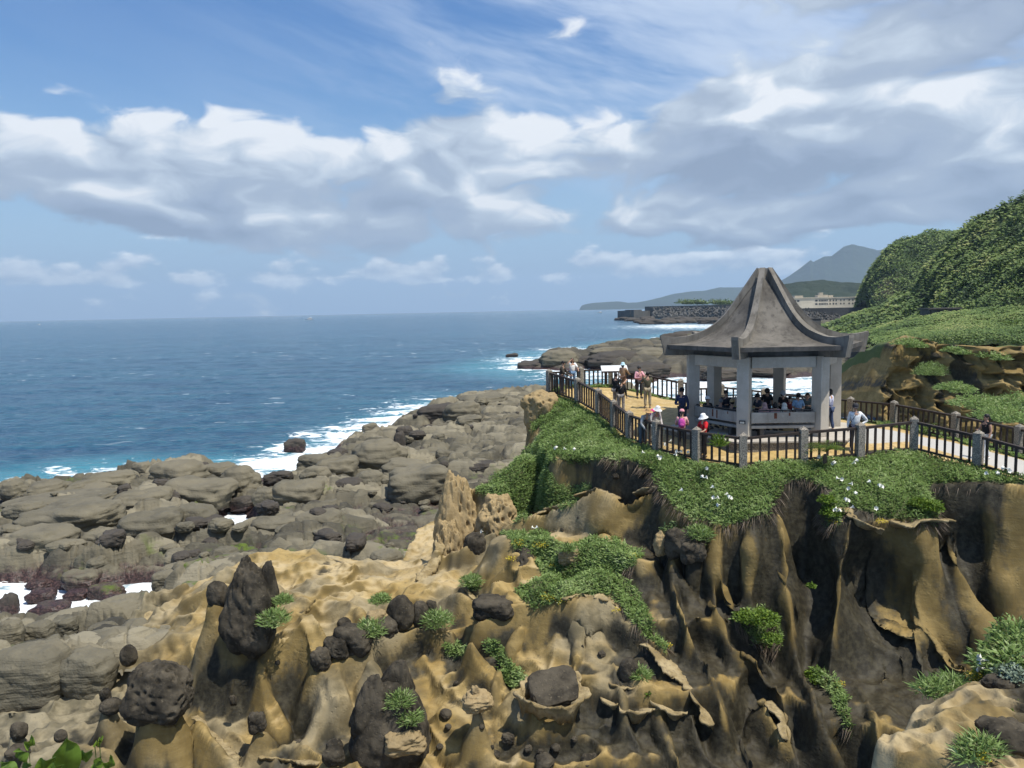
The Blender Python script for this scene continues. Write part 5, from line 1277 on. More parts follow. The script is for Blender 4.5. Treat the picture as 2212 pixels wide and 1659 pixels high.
def outcrop(name, prof_pts, label, depth=3.5, seed=0, cell=1.0, amp=0.9):
    """honeycombed ochre rock wall: front sheet, top and back, deeply pitted"""
    P = [(at(a, b, Y), at(a, c, Y-dy)) for a, b, c, Y, dy in prof_pts]   # top pixel row b, foot pixel row c
    n = len(P); nu, nv = 170, 120
    u = np.linspace(0, n-1, nu)
    Tp = np.stack([np.interp(u, range(n), [p[0][k] for p in P]) for k in range(3)], 1); Ft = np.stack([np.interp(u, range(n), [p[1][k] for p in P]) for k in range(3)], 1)
    rows = np.concatenate([np.linspace(0, 1, nv), 1+np.linspace(0, 1, 30)[1:]]); V = np.zeros((len(rows), nu, 3))
    for i, t in enumerate(rows):
        if t <= 1: V[i] = Ft*(1-t)+Tp*t; V[i, :, 1] -= 0.25*math.sin(t*math.pi)*depth*0.4
        else: V[i] = Tp; V[i, :, 1] += (t-1)*depth*3; V[i, :, 2] -= (t-1)**2*depth*0.8
    x, y, z = V[..., 0]+seed, V[..., 1], V[..., 2]
    wx = x+0.5*fbm(x*0.7, z*0.7, y*.3, 3); wz = z+0.5*fbm(x*0.7, z*0.7, 4.4, 3)
    f1, f2, c = worley(wx*0.55/cell, wz*0.70/cell); g1, g2, c2 = worley(wx*1.35/cell, wz*1.5/cell)
    fr = np.where(rows[:, None] <= 1, 1.0, 0.25)
    mask = sst(-0.15, 0.35, fbm(x*.25, z*.25, 8+seed, 3)+.1)
    dsp = amp*(0.9*sst(0.6, 0.0, f2-f1)+0.7*c-0.5)+0.6*amp*mask*(sst(0.55, 0.02, g2-g1)-0.5)+0.5*amp*(ridged(x*.5, z*.25, y*.2, 3)-.4)+0.8*amp*fbm(x*.3, z*.2, y*.1, 3)
    V[..., 1] -= fr*dsp; V[..., 2] += fr*0.35*fbm(x*.8, z*.8, y*.5, 3)+np.where(rows[:, None] > 1, 0.4*fbm(x*.5, y*.5, 3, 3), 0)
    al = sst(0.05, 0.5, fbm(x*1.1, z*0.15, seed, 4)*1.2+0.10); cr = sst(0.1, .5, fbm(x*.4, z*.4, 2+seed, 3))*0.5
    s = V.shape[0]*V.shape[1]; zero = np.zeros(s)
    o = mesh_obj(name, V.reshape(-1, 3), grid_faces(len(rows), nu), M_SAND, attrs=dict(algae=al.ravel()*0.95, cream=cr.ravel(), veg=((np.repeat(rows[:, None], nu, 1) > 1.15) & (np.arange(nu)[None] > nu*0.3)).astype(float).ravel(), grey=zero, floor=zero, path=zero, steep=zero+.6))
    tag(o, label, 'rock outcrop'); return V
outcrop('rock_outcrop', [(1885, 900, 945, 56, 1), (1900, 850, 950, 56, 1.5), (1915, 800, 950, 57, 2), (1935, 745, 955, 57, 2.2), (1975, 728, 960, 57, 2.5), (2030, 748, 962, 55, 2.5), (2110, 752, 965, 53, 2.2), (2180, 748, 968, 52, 2.0), (2280, 745, 970, 51, 2)],
        'ochre honeycombed rock outcrop behind the path with shrubs on top', seed=3)
# ---- sea wall with concrete blocks, bunker, building
M_CONC = mat_concrete('sea_wall_concrete', (0.07, 0.068, 0.062), (0.12, 0.115, 0.105), (0.04, 0.038, 0.035), 0.5, 0.1)
M_BLD = simple('building_plaster', (0.47, 0.42, 0.33), 0.85, 0.1, 0.1)
M_WIN = simple('window_glass', (0.035, 0.04, 0.05), 0.2, 0.3, 0.1)
wallA = [at(1345, 672, 960), at(1372, 668, 930), at(1372, 660, 925), at(1430, 657, 900), at(1560, 655, 860), at(1650, 657, 830)]
wroot = empty('sea_wall', (wallA[0][0], wallA[0][1], -2)); tag(wroot, 'long dark sea wall running out to a stepped end in the sea', 'sea wall')
def wseg(a, b, top, w, parent, nm='wall_section', mat=None):
    o = Vector(parent.location)
    return MB().bar(Vector((a[0], a[1], top/2-2))-o, Vector((b[0], b[1], top/2-2))-o, w, top+4).build(nm, mat or M_CONC, parent)
e0, e1, e2, e3 = atz(1344, 690, 0), atz(1371, 690, 0), atz(1400, 688, 0), atz(1720, 686, 0)
wt = lambda px, py, P: float(at(px, py, P[1])[2])
wseg(e0, e1, wt(1357, 671, e0), 14, wroot, 'wall_end')
wseg(e0+(e1-e0)*.55, e1+(e1-e0)*.25, wt(1368, 669, e0), 12, wroot, 'wall_step')
wseg(e1+(e2-e1)*.2, e2, wt(1385, 672, e1), 10, wroot)
wseg(e2, e3, wt(1450, 664, e2), 10, wroot); wseg(e2+np.array([0, 12, 0]), e3+np.array([0, 12, 0]), wt(1500, 660, e2), 6, wroot, 'parapet')
wallB = empty('sea_wall', tuple(atz(1715, 694, 0))); tag(wallB, 'dark sea wall with a slope of concrete blocks in front of the pale building', 'sea wall')
b0, b1 = at(1700, 690, 640), at(1872, 690, 620)
wseg(b0, b1, float(at(1780, 665, 640)[2]), 8, wallB)
def tetrapod_mesh():
    m = MB(); d = [(0, 0, 1), (0.94, 0, -.33), (-.47, .82, -.33), (-.47, -.82, -.33)]
    for v in d: m.tube([(0, 0, 0), tuple(0.55*k for k in v), tuple(1.15*k for k in v)], [0.42, 0.38, 0.26], 6)
    o = m.build('breakwater_block', M_CONC); COL.objects.unlink(o); return o.data
TET = tetrapod_mesh()
def tet(p, s, lab, grp):
    o = link(bpy.data.objects.new('breakwater_block', TET)); o.location = p; o.scale = (s, s, s)
    o.rotation_euler = (random.uniform(0, 6), random.uniform(-.5, .5), random.uniform(0, 6)); tag(o, lab, 'concrete block', grp)
for i in range(120):
    r, c = divmod(i, 20); px = 1728+c*6.6+random.uniform(-2, 2)+(r % 2)*3; py = 671+r*4.0+random.uniform(-1, 1)
    tet(at(px, py, 634-r*3.0), 2.1, 'four legged concrete block stacked against the wall below the building', 'concrete blocks below the building')
for i in range(130):
    r, c = divmod(i, 33); px = 1415+c*8.0+random.uniform(-3, 3); py = 668+r*4.5+random.uniform(-1, 1)-0.01*(px-1415)
    tet(at(px, py, 852-r*5-0.25*(px-1415)), 2.6, 'four legged concrete block heaped along the long sea wall', 'concrete blocks along the long sea wall')
for i in range(46):
    px = 1345+i*5+random.uniform(-3, 3); p = atz(px, 692+random.uniform(-4, 8)*min(1, i/12), 0.0); s = random.uniform(3, 8)
    o = link(bpy.data.objects.new('reef_rock', random.choice(ROCKD))); o.location = p; o.scale = (s*1.4, s, s*0.55); o.rotation_euler = (0, 0, random.uniform(0, 6))
    tag(o, 'dark rock at the foot of the distant sea wall', 'rock', 'dark rocks at the foot of the sea wall')
for px, py, s in [(1402, 697, 5), (1420, 699, 7), (1440, 697, 6), (1460, 695, 6), (1432, 694, 4), (1408, 692, 4), (1490, 720, 4), (1470, 724, 3)]:
    o = link(bpy.data.objects.new('reef_rock', random.choice(ROCKD))); o.location = atz(px, py, 0.2); o.scale = (s*2.2, s*1.5, s*0.35)
    tag(o, 'black reef rock in the surf off the distant sea wall', 'rock', 'reef rocks in the surf off the sea wall')
bp = at(1712, 666, 690); bl = empty('long_building', (bp[0], bp[1], bp[2])); tag(bl, 'long cream building with rows of windows above the distant sea wall', 'building')
sx = mpp(690)
def bpart(nm, x0, x1, z0, z1, y, d, mat, parent=bl):      # metres from pixel offsets
    return MB().box(((x0+x1)/2*sx, y+d/2, (z0+z1)/2*sx), ((x1-x0)*sx, d, (z1-z0)*sx)).build(nm, mat, parent)
zf = -6
bpart('main_wing', 0, 78, zf, 21, 0, 14, M_BLD); bpart('east_wing', 78.3, 142, zf, 20.5, 2, 12, M_BLD); bpart('parapet', -1, 79, 21.05, 22.5, -.6, 15, M_BLD); bpart('parapet', 78.5, 143, 20.55, 22, 1.4, 13, M_BLD)
bpart('roof_house', 8, 26, 22.6, 27, 4, 7, M_BLD); bpart('roof_house', 58, 80, 22.6, 27.5, 4, 7, M_BLD); bpart('roof_house', 62, 70, 27.6, 32.5, 5, 4, M_BLD); bpart('roof_house', 82, 92, 22.1, 26.5, 5, 6, M_BLD)
for row, zz in enumerate((13.5, 6.0)):
    for x0, x1 in ((2, 8), (9, 15), (48, 54), (56, 76)) if row == 0 else ((3, 9), (48, 54), (56, 76)):
        nW = max(1, int((x1-x0)/3.3))
        for k in range(nW):
            a = x0+(x1-x0)*k/nW; f = bpart('window', a+.2, a+(x1-x0)/nW-.2, zz, zz+4, -0.12, 0.15, M_BLD); bpart('pane', a+.5, a+(x1-x0)/nW-.5, zz+.3, zz+3.7, -0.16, 0.03, M_WIN, f)
    for x0 in (81, 88, 94, 104, 111, 122, 130):
        f = bpart('window', x0, x0+3.2, zz, zz+4, 1.88, 0.15, M_BLD); bpart('pane', x0+.3, x0+2.9, zz+.3, zz+3.7, 1.84, 0.03, M_WIN, f)
bk = at(1755, 703, 420); bunk = empty('bunker', tuple(bk)); tag(bunk, 'small grey concrete bunker on the shore below the sea wall', 'bunker')
s4 = mpp(420)
MB().box((0, 2.5, 3*s4), (36*s4, 5, 22*s4)).build('wall', M_CONC, bunk); MB().box((0, 2.5, 15*s4), (40*s4, 5.6, 2*s4)).build('roof', M_CONC, bunk); MB().box((-4*s4, -0.02, 5*s4), (9*s4, .05, 3.5*s4)).build('slot', M_BLACK, bunk)
# hut on the near hill
hp = at(2040, 680, 178); hut = empty('low_hut', tuple(hp)); tag(hut, 'low grey concrete hut half sunk in the green hillside', 'hut')
MB().box((0, 2, 0), (7.0, 4, 2.6)).build('wall', M_CONC, hut); MB().box((0, 2, 1.45), (7.6, 4.6, .3)).build('roof', M_CONC, hut)
# ---- boats
M_HULL = simple('white_boat_paint', (0.78, 0.78, 0.76), 0.4, 0.05); M_BWIN = simple('boat_window', (0.04, 0.05, 0.06), 0.2)
def boat(px, py, ln, lab, flip=1):
    p = atz(px, py, 0.0); b = empty('motor_boat', tuple(p), 0.08); tag(b, lab, 'boat', 'motor boats out at sea'); k = ln/2
    sec = [(-1, .20, .30), (-.6, .24, .28), (0, .26, .28), (.5, .20, .32), (.85, .09, .38), (1.0, .01, .42)]; V = []; F = []
    for x, w, h in sec:
        for y, z in ((-w*.5, -.06), (-w, h), (w, h), (w*.5, -.06)): V.append((flip*x*k, y*k, z*k*.55))
    for i in range(len(sec)-1):
        for j in range(4): F.append((i*4+j, i*4+(j+1) % 4, (i+1)*4+(j+1) % 4, (i+1)*4+j))
    F += [(3, 2, 1, 0), tuple(range(20, 24))]
    mesh_obj('hull', V, F, M_HULL, b, smooth=False)
    MB().box((-.12*k*flip, 0, .30*k), (.95*k, .36*k, .28*k)).build('cabin', M_HULL, b, bevel=.05); MB().box((-.12*k*flip, 0, .335*k), (.97*k, .37*k, .10*k)).build('window', M_BWIN, b)
    MB().box((-.2*k*flip, 0, .50*k), (.5*k, .3*k, .10*k)).build('flybridge', M_HULL, b); MB().tube([(-.3*k*flip, 0, .5*k), (-.3*k*flip, 0, .8*k)], .02*k, 6).build('mast', M_HULL, b)
boat(668, 691.5, 22, 'white motor boat with a wake near the middle of the horizon', -1)
boat(1296, 676, 16, 'white motor boat off the distant sea wall', -1)
boat(85, 702, 9, 'tiny white boat far out near the left border', 1)
# ---- air
def haze():
    m = bpy.data.materials.new('sea_haze'); m.use_nodes = True; t = m.node_tree
    for nd in list(t.nodes): t.nodes.remove(nd)
    o = t.nodes.new('ShaderNodeOutputMaterial'); v = t.nodes.new('ShaderNodeVolumePrincipled')
    v.inputs['Color'].default_value = (0.60, 0.80, 1.0, 1); v.inputs['Density'].default_value = 0.00008; v.inputs['Anisotropy'].default_value = 0.1
    t.links.new(v.outputs[0], o.inputs['Volume'])
    b = MB().box((0, 5000, 350), (36000, 24000, 720)); ob = b.build('haze', m); tag(ob, kind='stuff')
    ob.visible_shadow = True
haze()
print('far', round(time.time()-T0, 1))
# ------------------------------------------------------------------ plants
def mat_leaf(name, cols, trans=0.4, rough=0.55):
    m = bpy.data.materials.new(name); m.use_nodes = True; q = NT(m.node_tree); b = q.n['Principled BSDF']
    t = q.attr('tint'); r = q.node('ShaderNodeValToRGB'); q.put(r.inputs[0], t)
    e = r.color_ramp.elements; e[0].color = (*cols[0], 1); e[1].color = (*cols[-1], 1)
    for i, c in enumerate(cols[1:-1]): k = e.new((i+1)/(len(cols)-1)); k.color = (*c, 1)
    q.put(b.inputs['Base Color'], r.outputs[0]); b.inputs['Roughness'].default_value = rough; b.inputs['Specular IOR Level'].default_value = 0.25
    tr = q.node('ShaderNodeBsdfTranslucent'); q.put(tr.inputs[0], r.outputs[0])
    mx = q.node('ShaderNodeMixShader'); mx.inputs[0].default_value = trans
    q.l.new(b.outputs[0], mx.inputs[1]); q.l.new(tr.outputs[0], mx.inputs[2]); q.l.new(mx.outputs[0], q.n['Material Output'].inputs[0])
    return m
M_COVER = mat_leaf('creeping_leaves', [(0.15, 0.12, 0.07), (0.12, 0.19, 0.05), (0.21, 0.31, 0.09), (0.31, 0.41, 0.15), (0.46, 0.52, 0.28)])
M_SCRUB = mat_leaf('scrub_leaves', [(0.030, 0.055, 0.018), (0.085, 0.140, 0.036), (0.17, 0.225, 0.065), (0.30, 0.31, 0.13)], 0.2)
M_YEL = mat_leaf('yellow_flower', [(0.45, 0.36, 0.03), (0.65, 0.52, 0.05)], 0.2)
M_LIME = mat_leaf('lime_leaves', [(0.06, 0.11, 0.015), (0.12, 0.20, 0.025), (0.22, 0.30, 0.04)], 0.35)
M_DRY = mat_leaf('dry_stems', [(0.10, 0.075, 0.05), (0.20, 0.155, 0.11)], 0.1)
def blades(name, P, N, ln, wd, mat, tint, lean=0.8, parent=None, fold=True, seed=1):
    """one leaf per point: a pointed leaf of four corners that leans away from the ground normal"""
    r = np.random.default_rng(seed); n = len(P)
    ln = ln*r.uniform(0.6, 1.35, n); wd = wd*r.uniform(0.7, 1.3, n)
    a = r.uniform(0, 2*np.pi, n); H_ = np.stack([np.cos(a), np.sin(a), np.zeros(n)], 1)
    k = r.uniform(0.35, 1.0, n)[:, None]*lean
    D = N*(1-k*0.75)+H_*k; D /= np.linalg.norm(D, axis=1)[:, None]
    S = np.cross(D, N+0.01*H_); S /= np.linalg.norm(S, axis=1)[:, None]+1e-9
    U = np.cross(S, D)
    mid = P+D*(ln*0.45)[:, None]; tip = P+D*ln[:, None]-np.array([0, 0, 1])*(ln*0.18)[:, None]
    V = np.stack([P, mid+S*(wd/2)[:, None]+U*(wd*0.15)[:, None], tip, mid-S*(wd/2)[:, None]+U*(wd*0.15)[:, None]], 1).reshape(-1, 3)
    F = np.arange(4*n, dtype=np.int32).reshape(n, 4)
    o = mesh_obj(name, V, F, mat, parent, smooth=False, attrs=dict(tint=np.repeat(tint, 4)))
    return o
ny = np.stack([-gxx, -gyy, np.ones_like(H)], -1); ny /= np.linalg.norm(ny, axis=-1)[..., None]
def pick(mask, n, seed):
    r = np.random.default_rng(seed); idx = np.flatnonzero(mask.ravel()); w = nl.ravel()[idx]; w = w/w.sum()
    k = r.choice(idx, n, p=w); i, j = np.unravel_index(k, H.shape)
    x = GX[i, j]+r.uniform(-.5, .5, n)*FS; y = GY[i, j]+r.uniform(-.5, .5, n)*FS
    off = (VX-GX)[i, j], (VY-GY)[i, j]
    return np.stack([x+off[0], y+off[1], Hz(x, y)+(dsp/nl)[i, j]], 1), ny[i, j]
def cover(n=190000):
    P, N = pick(veg > 0.5, n, 11)
    mound = np.maximum(0, 0.10+0.22*fbm(P[:, 0]*1.3, P[:, 1]*1.3, 5, 3)); r = np.random.default_rng(5)
    P = P+N*(mound*r.uniform(0.0, 1.0, n)**0.6)[:, None]
    tint = np.clip(0.50+0.60*fbm(P[:, 0]*0.7, P[:, 1]*0.7, 8, 3)+r.normal(0, 0.14, n)+0.25*(mound-0.12), 0.02, 1)
    up = N*0.6+np.array([0, 0, 0.6]); up /= np.linalg.norm(up, axis=1)[:, None]
    o = blades('ground_cover', P.astype(np.float32), up, 0.155, 0.042, M_COVER, tint, 0.95, seed=3)
    tag(o, 'dense creeping green leaves covering the cliff edge below the fence', 'ground cover', kind='stuff')
cover()
# dry trailing stems hanging at the cliff edge
def hanging():
    edge = (veg > 0.5) & (blur(veg, 6) < 0.80) & (GX > 3) & (GY < 31)
    P, N = pick(edge, 5200, 12); r = np.random.default_rng(8)
    o = blades('dry_stems', P, np.stack([N[:, 0]*1.5, N[:, 1]*1.5, -0.9*np.ones(len(P))], 1)/1.4, 0.45, 0.018, M_DRY, r.random(len(P)), 0.35, seed=9)
    tag(o, 'dry brown trailing stems hanging from the turf edge', 'stems', kind='stuff')
hanging()
def clump(name, pts_r, mat, n, ln, wd, label, cat, seed, hgt=0.6, lean=0.8, on=True, kind=None, group=None):
    """one bushy plant: leaves spread through a low dome; pts_r = list of (centre, radius)"""
    r = np.random.default_rng(seed); P = []; N = []
    for c, rad in pts_r:
        k = int(n*rad**2/sum(q[1]**2 for q in pts_r)); u = r.normal(size=(k, 3)); u /= np.linalg.norm(u, axis=1)[:, None]; u[:, 2] = np.abs(u[:, 2])
        rr = r.random(k)**0.45*rad*(1+0.35*fbm(u[:, 0]*2+c[0], u[:, 1]*2+c[1], u[:, 2]*2, 2)); p = np.asarray(c)+u*rr[:, None]*np.array([1, 1, hgt])
        P.append(p); N.append(u*0.8+np.array([0, 0, .5]))
    P = np.concatenate(P); N = np.concatenate(N); N /= np.linalg.norm(N, axis=1)[:, None]
    o = blades(name, P, N, ln, wd, mat, np.clip(0.5+r.normal(0, .2, len(P)), 0, 1), lean, seed=seed)
    return tag(o, label, cat, group, kind)
def gp(px, py, dz=0.0): p = surf(px, py); return (p[0], p[1], p[2]+dz)
def cp(px, py, Y): return tuple(at(px, py, Y))
GT = 'grass tufts on the eroded rocks'
for i, (px, py, Y, rad, lab) in enumerate([(592, 1345, 24.3, .40, 'grass tuft on the right side of the tallest black capstone'), (612, 1302, 25.0, .22, 'small grass tuft above the one on the tallest capstone'),
        (800, 1368, 25.3, .42, 'wide grass tuft in the middle of the boulder ridge'), (945, 1348, 26.0, .42, 'grass tuft at the right end of the boulder ridge'), (822, 1302, 26.6, .26, 'grass tuft behind the tall leaning dark stone'),
        (862, 1520, 22.0, .34, 'grass tuft on top of the big black front boulder'), (884, 1558, 21.8, .28, 'grass tuft on the right flank of the big black front boulder'), (1380, 1462, 22.9, .26, 'grass tuft behind the black egg stone'),
        (1018, 1262, 28.4, .32, 'lone grass tuft on the ochre hollow floor'), (1510, 1160, 25.7, .36, 'grass tuft on top of the cliff pillar'), (1225, 1190, 27.3, .2, 'grass tuft on the pale ochre block'), (2010, 810, 54, .9, 'green bush in a niche of the ochre outcrop')]):
    clump('grass_tuft', [(cp(px, py, Y), rad*1.25)], M_COVER, int(1100*rad/.4), 0.21, 0.03, lab, 'grass', 100+i, 0.8, 0.7, group=GT)
for i, (l, n, lab) in enumerate([([(cp(2012, 1100, 24.8), .36), (cp(1985, 1092, 25.0), .3)], 1500, 'round leafy green bush overhanging the brown cliff ledge'), ([(cp(1795, 1112, 25.2), .34), (cp(1785, 1085, 25.4), .28)], 1300, 'bright lime green leafy plant beside the lilies'),
        ([(cp(1752, 1268, 24.2), .13)], 160, 'tiny yellow green plant alone on the dark cliff face'), ([(cp(1650, 1345, 23.9), .5), (cp(1610, 1340, 24.2), .4), (cp(1668, 1385, 23.4), .3)], 2400, 'leafy plant patch on the ledge halfway down the cliff'),
        ([(cp(1765, 1468, 23.2), .4), (cp(1800, 1500, 22.8), .3), (cp(1830, 1545, 22.3), .25)], 2200, 'trailing leafy plant running down the dark lower cliff'), ([(cp(1785, 1520, 22.6), .28)], 700, 'small leafy tuft left of the trailing plant'),
        ([(cp(1400, 1500, 22.3), .16)], 250, 'small lime plant on the curled rim')]):
    clump('leafy_plant', l, M_LIME, n, 0.10, 0.055, lab, 'plant', 140+i, .8, .8, group='leafy plants on the cliff')
def yellow(px, py, Y, rad, n, seed, lab):
    clump('yellow_flower_patch', [(cp(px, py, Y), rad)], M_YEL, n, 0.045, 0.035, lab, 'flowers', seed, .5, .8, kind='stuff', group='patches of small yellow flowers')
for i, (px, py, rad, lab) in enumerate([(1125, 1175, .35, 'yellow flowers at the left end of the planted ledge'), (1170, 1178, .35, 'yellow flowers beside the purple brown rock'), (1105, 1208, .25, 'yellow flowers left of the purple brown rock'),
        (1200, 1222, .25, 'yellow flowers in the middle of the planted ledge'), (1185, 1290, .35, 'yellow flowers at the lower edge of the planted ledge'), (1215, 1300, .25, 'yellow flowers just behind the front crest lip'), (1366, 1202, .25, 'yellow flowers at the right end of the planted ledge'),
        (1085, 1128, .3, 'yellow flowers on the left end of the middle crest'), (1330, 1318, .18, 'yellow flowers beside the hooked ochre lip'), (1438, 1395, .2, 'yellow flowers low on the descending spur'), (1640, 1385, .22, 'yellow flowers on the ledge halfway down the cliff'),
        (1805, 1128, .25, 'yellow flowers under the lilies'), (1905, 1128, .22, 'yellow flowers on the grey overhanging ledge'), (1812, 1480, .22, 'yellow flowers on the trailing plant'), (1045, 1310, .16, 'yellow flowers on the black knobbly rock')]):
    p = surf(px, py); yellow(px, py, p[1], rad, int(150*rad/.3), 170+i, lab)
for i, (px, py, Y, rad, lab) in enumerate([(2110, 878, 47, 1.6, 'low green shrub on the slope behind the path, left of three'), (2165, 905, 44, 1.5, 'low green shrub on the slope behind the path, middle of three'), (2215, 880, 46, 1.9, 'low green shrub on the slope behind the path by the right border'), (2060, 842, 50, 1.1, 'small green shrub under the ochre outcrop'), (1960, 745, 56, 1.0, 'green shrub on the left top of the ochre outcrop'), (2060, 760, 54, .8, 'green shrub on the top middle of the ochre outcrop'), (2140, 772, 52, .9, 'green shrub hanging over the outcrop face')]):
    clump('low_shrub', [(cp(px, py, Y), rad), (cp(px+22, py+6, Y-.8), rad*.7)], M_COVER, int(1500*rad), 0.24, 0.06, lab, 'shrub', 500+i, .45, .9, group='low shrubs behind the path')
# lilies: white trumpets on stalks
def lily_mesh():
    m = MB(); n = 6; prof_ = [(0.008, 0.0), (0.018, 0.06), (0.035, 0.11), (0.085, 0.155)]
    b = len(m.v)
    for j, (r, z) in enumerate(prof_):
        for k in range(n*2):
            rr = r*(1.15 if k % 2 == 0 else 0.72) if j == 3 else r; a = math.pi*k/n; m.v.append((rr*math.cos(a), rr*math.sin(a), z-(0.02 if j == 3 and k % 2 == 0 else 0)))
    for j in range(3):
        for k in range(2*n): m.f.append((b+j*2*n+k, b+j*2*n+(k+1) % (2*n), b+(j+1)*2*n+(k+1) % (2*n), b+(j+1)*2*n+k))
    o = m.build('blossom', simple('lily_white', (0.80, 0.79, 0.70), 0.6, 0.05), smooth=True); COL.objects.unlink(o); return o.data
LILY = lily_mesh(); M_STEM = simple('lily_stem', (0.07, 0.12, 0.03), 0.7)
LI = [(1203, 972), (1228, 970), (1245, 980), (1432, 965), (1441, 958), (1398, 985), (1430, 990), (1450, 983), (1493, 985), (1470, 980), (1420, 999), (1520, 1018), (1515, 1045), (1530, 1066), (1560, 1072), (1548, 1090), (1560, 1098), (1770, 990),
      (1804, 1005), (1834, 1004), (1843, 1010), (1820, 1040), (1827, 1048), (1868, 1045), (1895, 1058), (1840, 1066), (1845, 1075), (1822, 1095), (1830, 1100), (1818, 1108), (1812, 1115), (1888, 1110), (2150, 1028), (2165, 1025), (2140, 1032), (2172, 1032), (1152, 1152), (1048, 1148), (1160, 985), (1570, 1090), (1462, 1075)]
for i, (px, py) in enumerate(LI):
    p = surf(px, py+12); l = empty('lily', tuple(p)); a = random.uniform(0, 6.28); t = random.uniform(.9, 1.7)
    tag(l, 'white trumpet lily rising from the greenery at the cliff edge', 'flower', 'white lilies on the cliff edge')
    h = random.uniform(.22, .42); tip = Vector((0.08*math.cos(a), 0.08*math.sin(a), h))
    MB().tube([(0, 0, -.1), (0.02*math.cos(a), .02*math.sin(a), h*.6), tuple(tip)], [.008, .007, .006], 5).build('stem', M_STEM, l)
    for k in range(1 if i % 3 else 2):
        f = link(bpy.data.objects.new('blossom', LILY), l); f.location = tip; f.rotation_euler = (0, t, a+k*2.2); f.scale = (0.85,)*3
# sago palms
M_FROND = mat_leaf('palm_frond', [(0.03, 0.07, 0.012), (0.07, 0.13, 0.02), (0.16, 0.21, 0.03)], 0.3)
def palm(px, py, Y, R_, nfr, lab, seed):
    r = random.Random(seed); p = at(px, py, Y); root = empty('sago_palm', tuple(p)); tag(root, lab, 'palm', 'sago palms by the fence')
    MB().lathe([(R_*.09, -.3), (R_*.10, -.1), (R_*.06, .02)], 8).build('trunk', M_DRY if False else simple('palm_trunk', (.09, .065, .04)), root)
    for k in range(nfr):
        a = 2*math.pi*k/nfr+r.uniform(-.2, .2); el = r.uniform(.25, 1.2); V = []; F = []; T = []
        for i in range(13):
            s = i/12; rr = R_*s*math.cos(el*(1-.4*s)); z = .1+R_*(s*math.sin(el)-.55*s*s)
            c = Vector((rr*math.cos(a), rr*math.sin(a), z)); w = R_*.30*math.sin(math.pi*min(1, .12+s*.9)); sd_ = Vector((-math.sin(a), math.cos(a), .25))
            for sg in (-1, 1):
                q = Vector((-math.sin(a)*sg, math.cos(a)*sg, .3))*w; fw = Vector((math.cos(a), math.sin(a), .1))*R_*.075; b = len(V)
                V += [tuple(c-fw*.28), tuple(c+q+fw*1.2), tuple(c+fw*.28)]; F.append((b, b+1, b+2)); T += [.3+.6*r.random()]*3
        mesh_obj('frond', V, F, M_FROND, root, smooth=False, attrs=dict(tint=T))
palm(1782, 982, 27.1, .85, 20, 'sago palm growing through the near fence at the turf edge', 1)
palm(2008, 935, 34.6, .8, 16, 'sago palm behind the far path fence', 2)
palm(1915, 925, 36.8, .6, 14, 'smaller sago palm at the start of the path fence', 3)
palm(2190, 706, 82, 1.6, 18, 'large sago palm high on the green bank', 4)
clump('reed_plant', [(cp(1553, 965, 27.3), .22)], M_LIME, 260, .26, .03, 'pale yellow green reed standing in front of the near fence', 'plant', 301, 1.6, .5)
# ---- hillside scrub
def scrub(name, V, n, ln, label, seed, lift=0.7, ymin=0):
    r = np.random.default_rng(seed); a, b = V.shape[:2]
    A = np.linalg.norm(np.cross(V[1:, :-1]-V[:-1, :-1], V[:-1, 1:]-V[:-1, :-1]), axis=-1); d = V[:-1, :-1, 1]
    w = (A/np.maximum(d, 30)**1.4*(V[:-1, :-1, 2] > 0)).ravel(); k = r.choice(len(w), n, p=w/w.sum()); i, j = np.unravel_index(k, A.shape)
    u, v = r.random((n, 1)), r.random((n, 1)); P = V[i, j]*(1-u)*(1-v)+V[i+1, j]*u*(1-v)+V[i, j+1]*(1-u)*v+V[i+1, j+1]*u*v
    nz = fbm(P[:, 0]*.12, P[:, 1]*.12, P[:, 2]*.12, 3); P[:, 2] += lift*np.maximum(0, .5+1.4*nz)*r.random(n)
    N = np.tile(np.array([[-.1, -.4, .9]]), (n, 1))
    t = np.clip(.38+.85*fbm(P[:, 0]*.07, P[:, 1]*.05, P[:, 2]*.10, 4)+.3*nz+r.normal(0, .13, n), 0, 1)
    sc = np.clip(P[:, 1]/200, .35, 3)
    o = blades(name, P, N/np.linalg.norm(N[0]), ln*sc, ln*.62*sc, M_SCRUB, t, 1.0, seed=seed); tag(o, label, 'scrub', kind='stuff')
scrub('hillside_scrub', V1, 90000, 1.1, 'dense green scrub covering the near hillside', 21, 2.2)
scrub('hillside_scrub', V2, 40000, 0.85, 'dark green scrub on the cliff hill behind', 22, 3.0)
scrub('hillside_scrub', V0, 60000, 0.85, 'bright green scrub on the bank above the ochre outcrop', 23, 1.2)
# trees along the top of the long sea wall
for i, px in enumerate((1472, 1486, 1500, 1512, 1540, 1556, 1570)):
    c = at(px, 656, 870); clump('wind_bent_tree', [(c, 7), (c+np.array([5, 0, -1]), 5)], M_SCRUB, 260, 2.0, 1.4, 'dark wind bent tree on top of the long sea wall', 'tree', 330+i, .7, 1, group='trees on the sea wall')
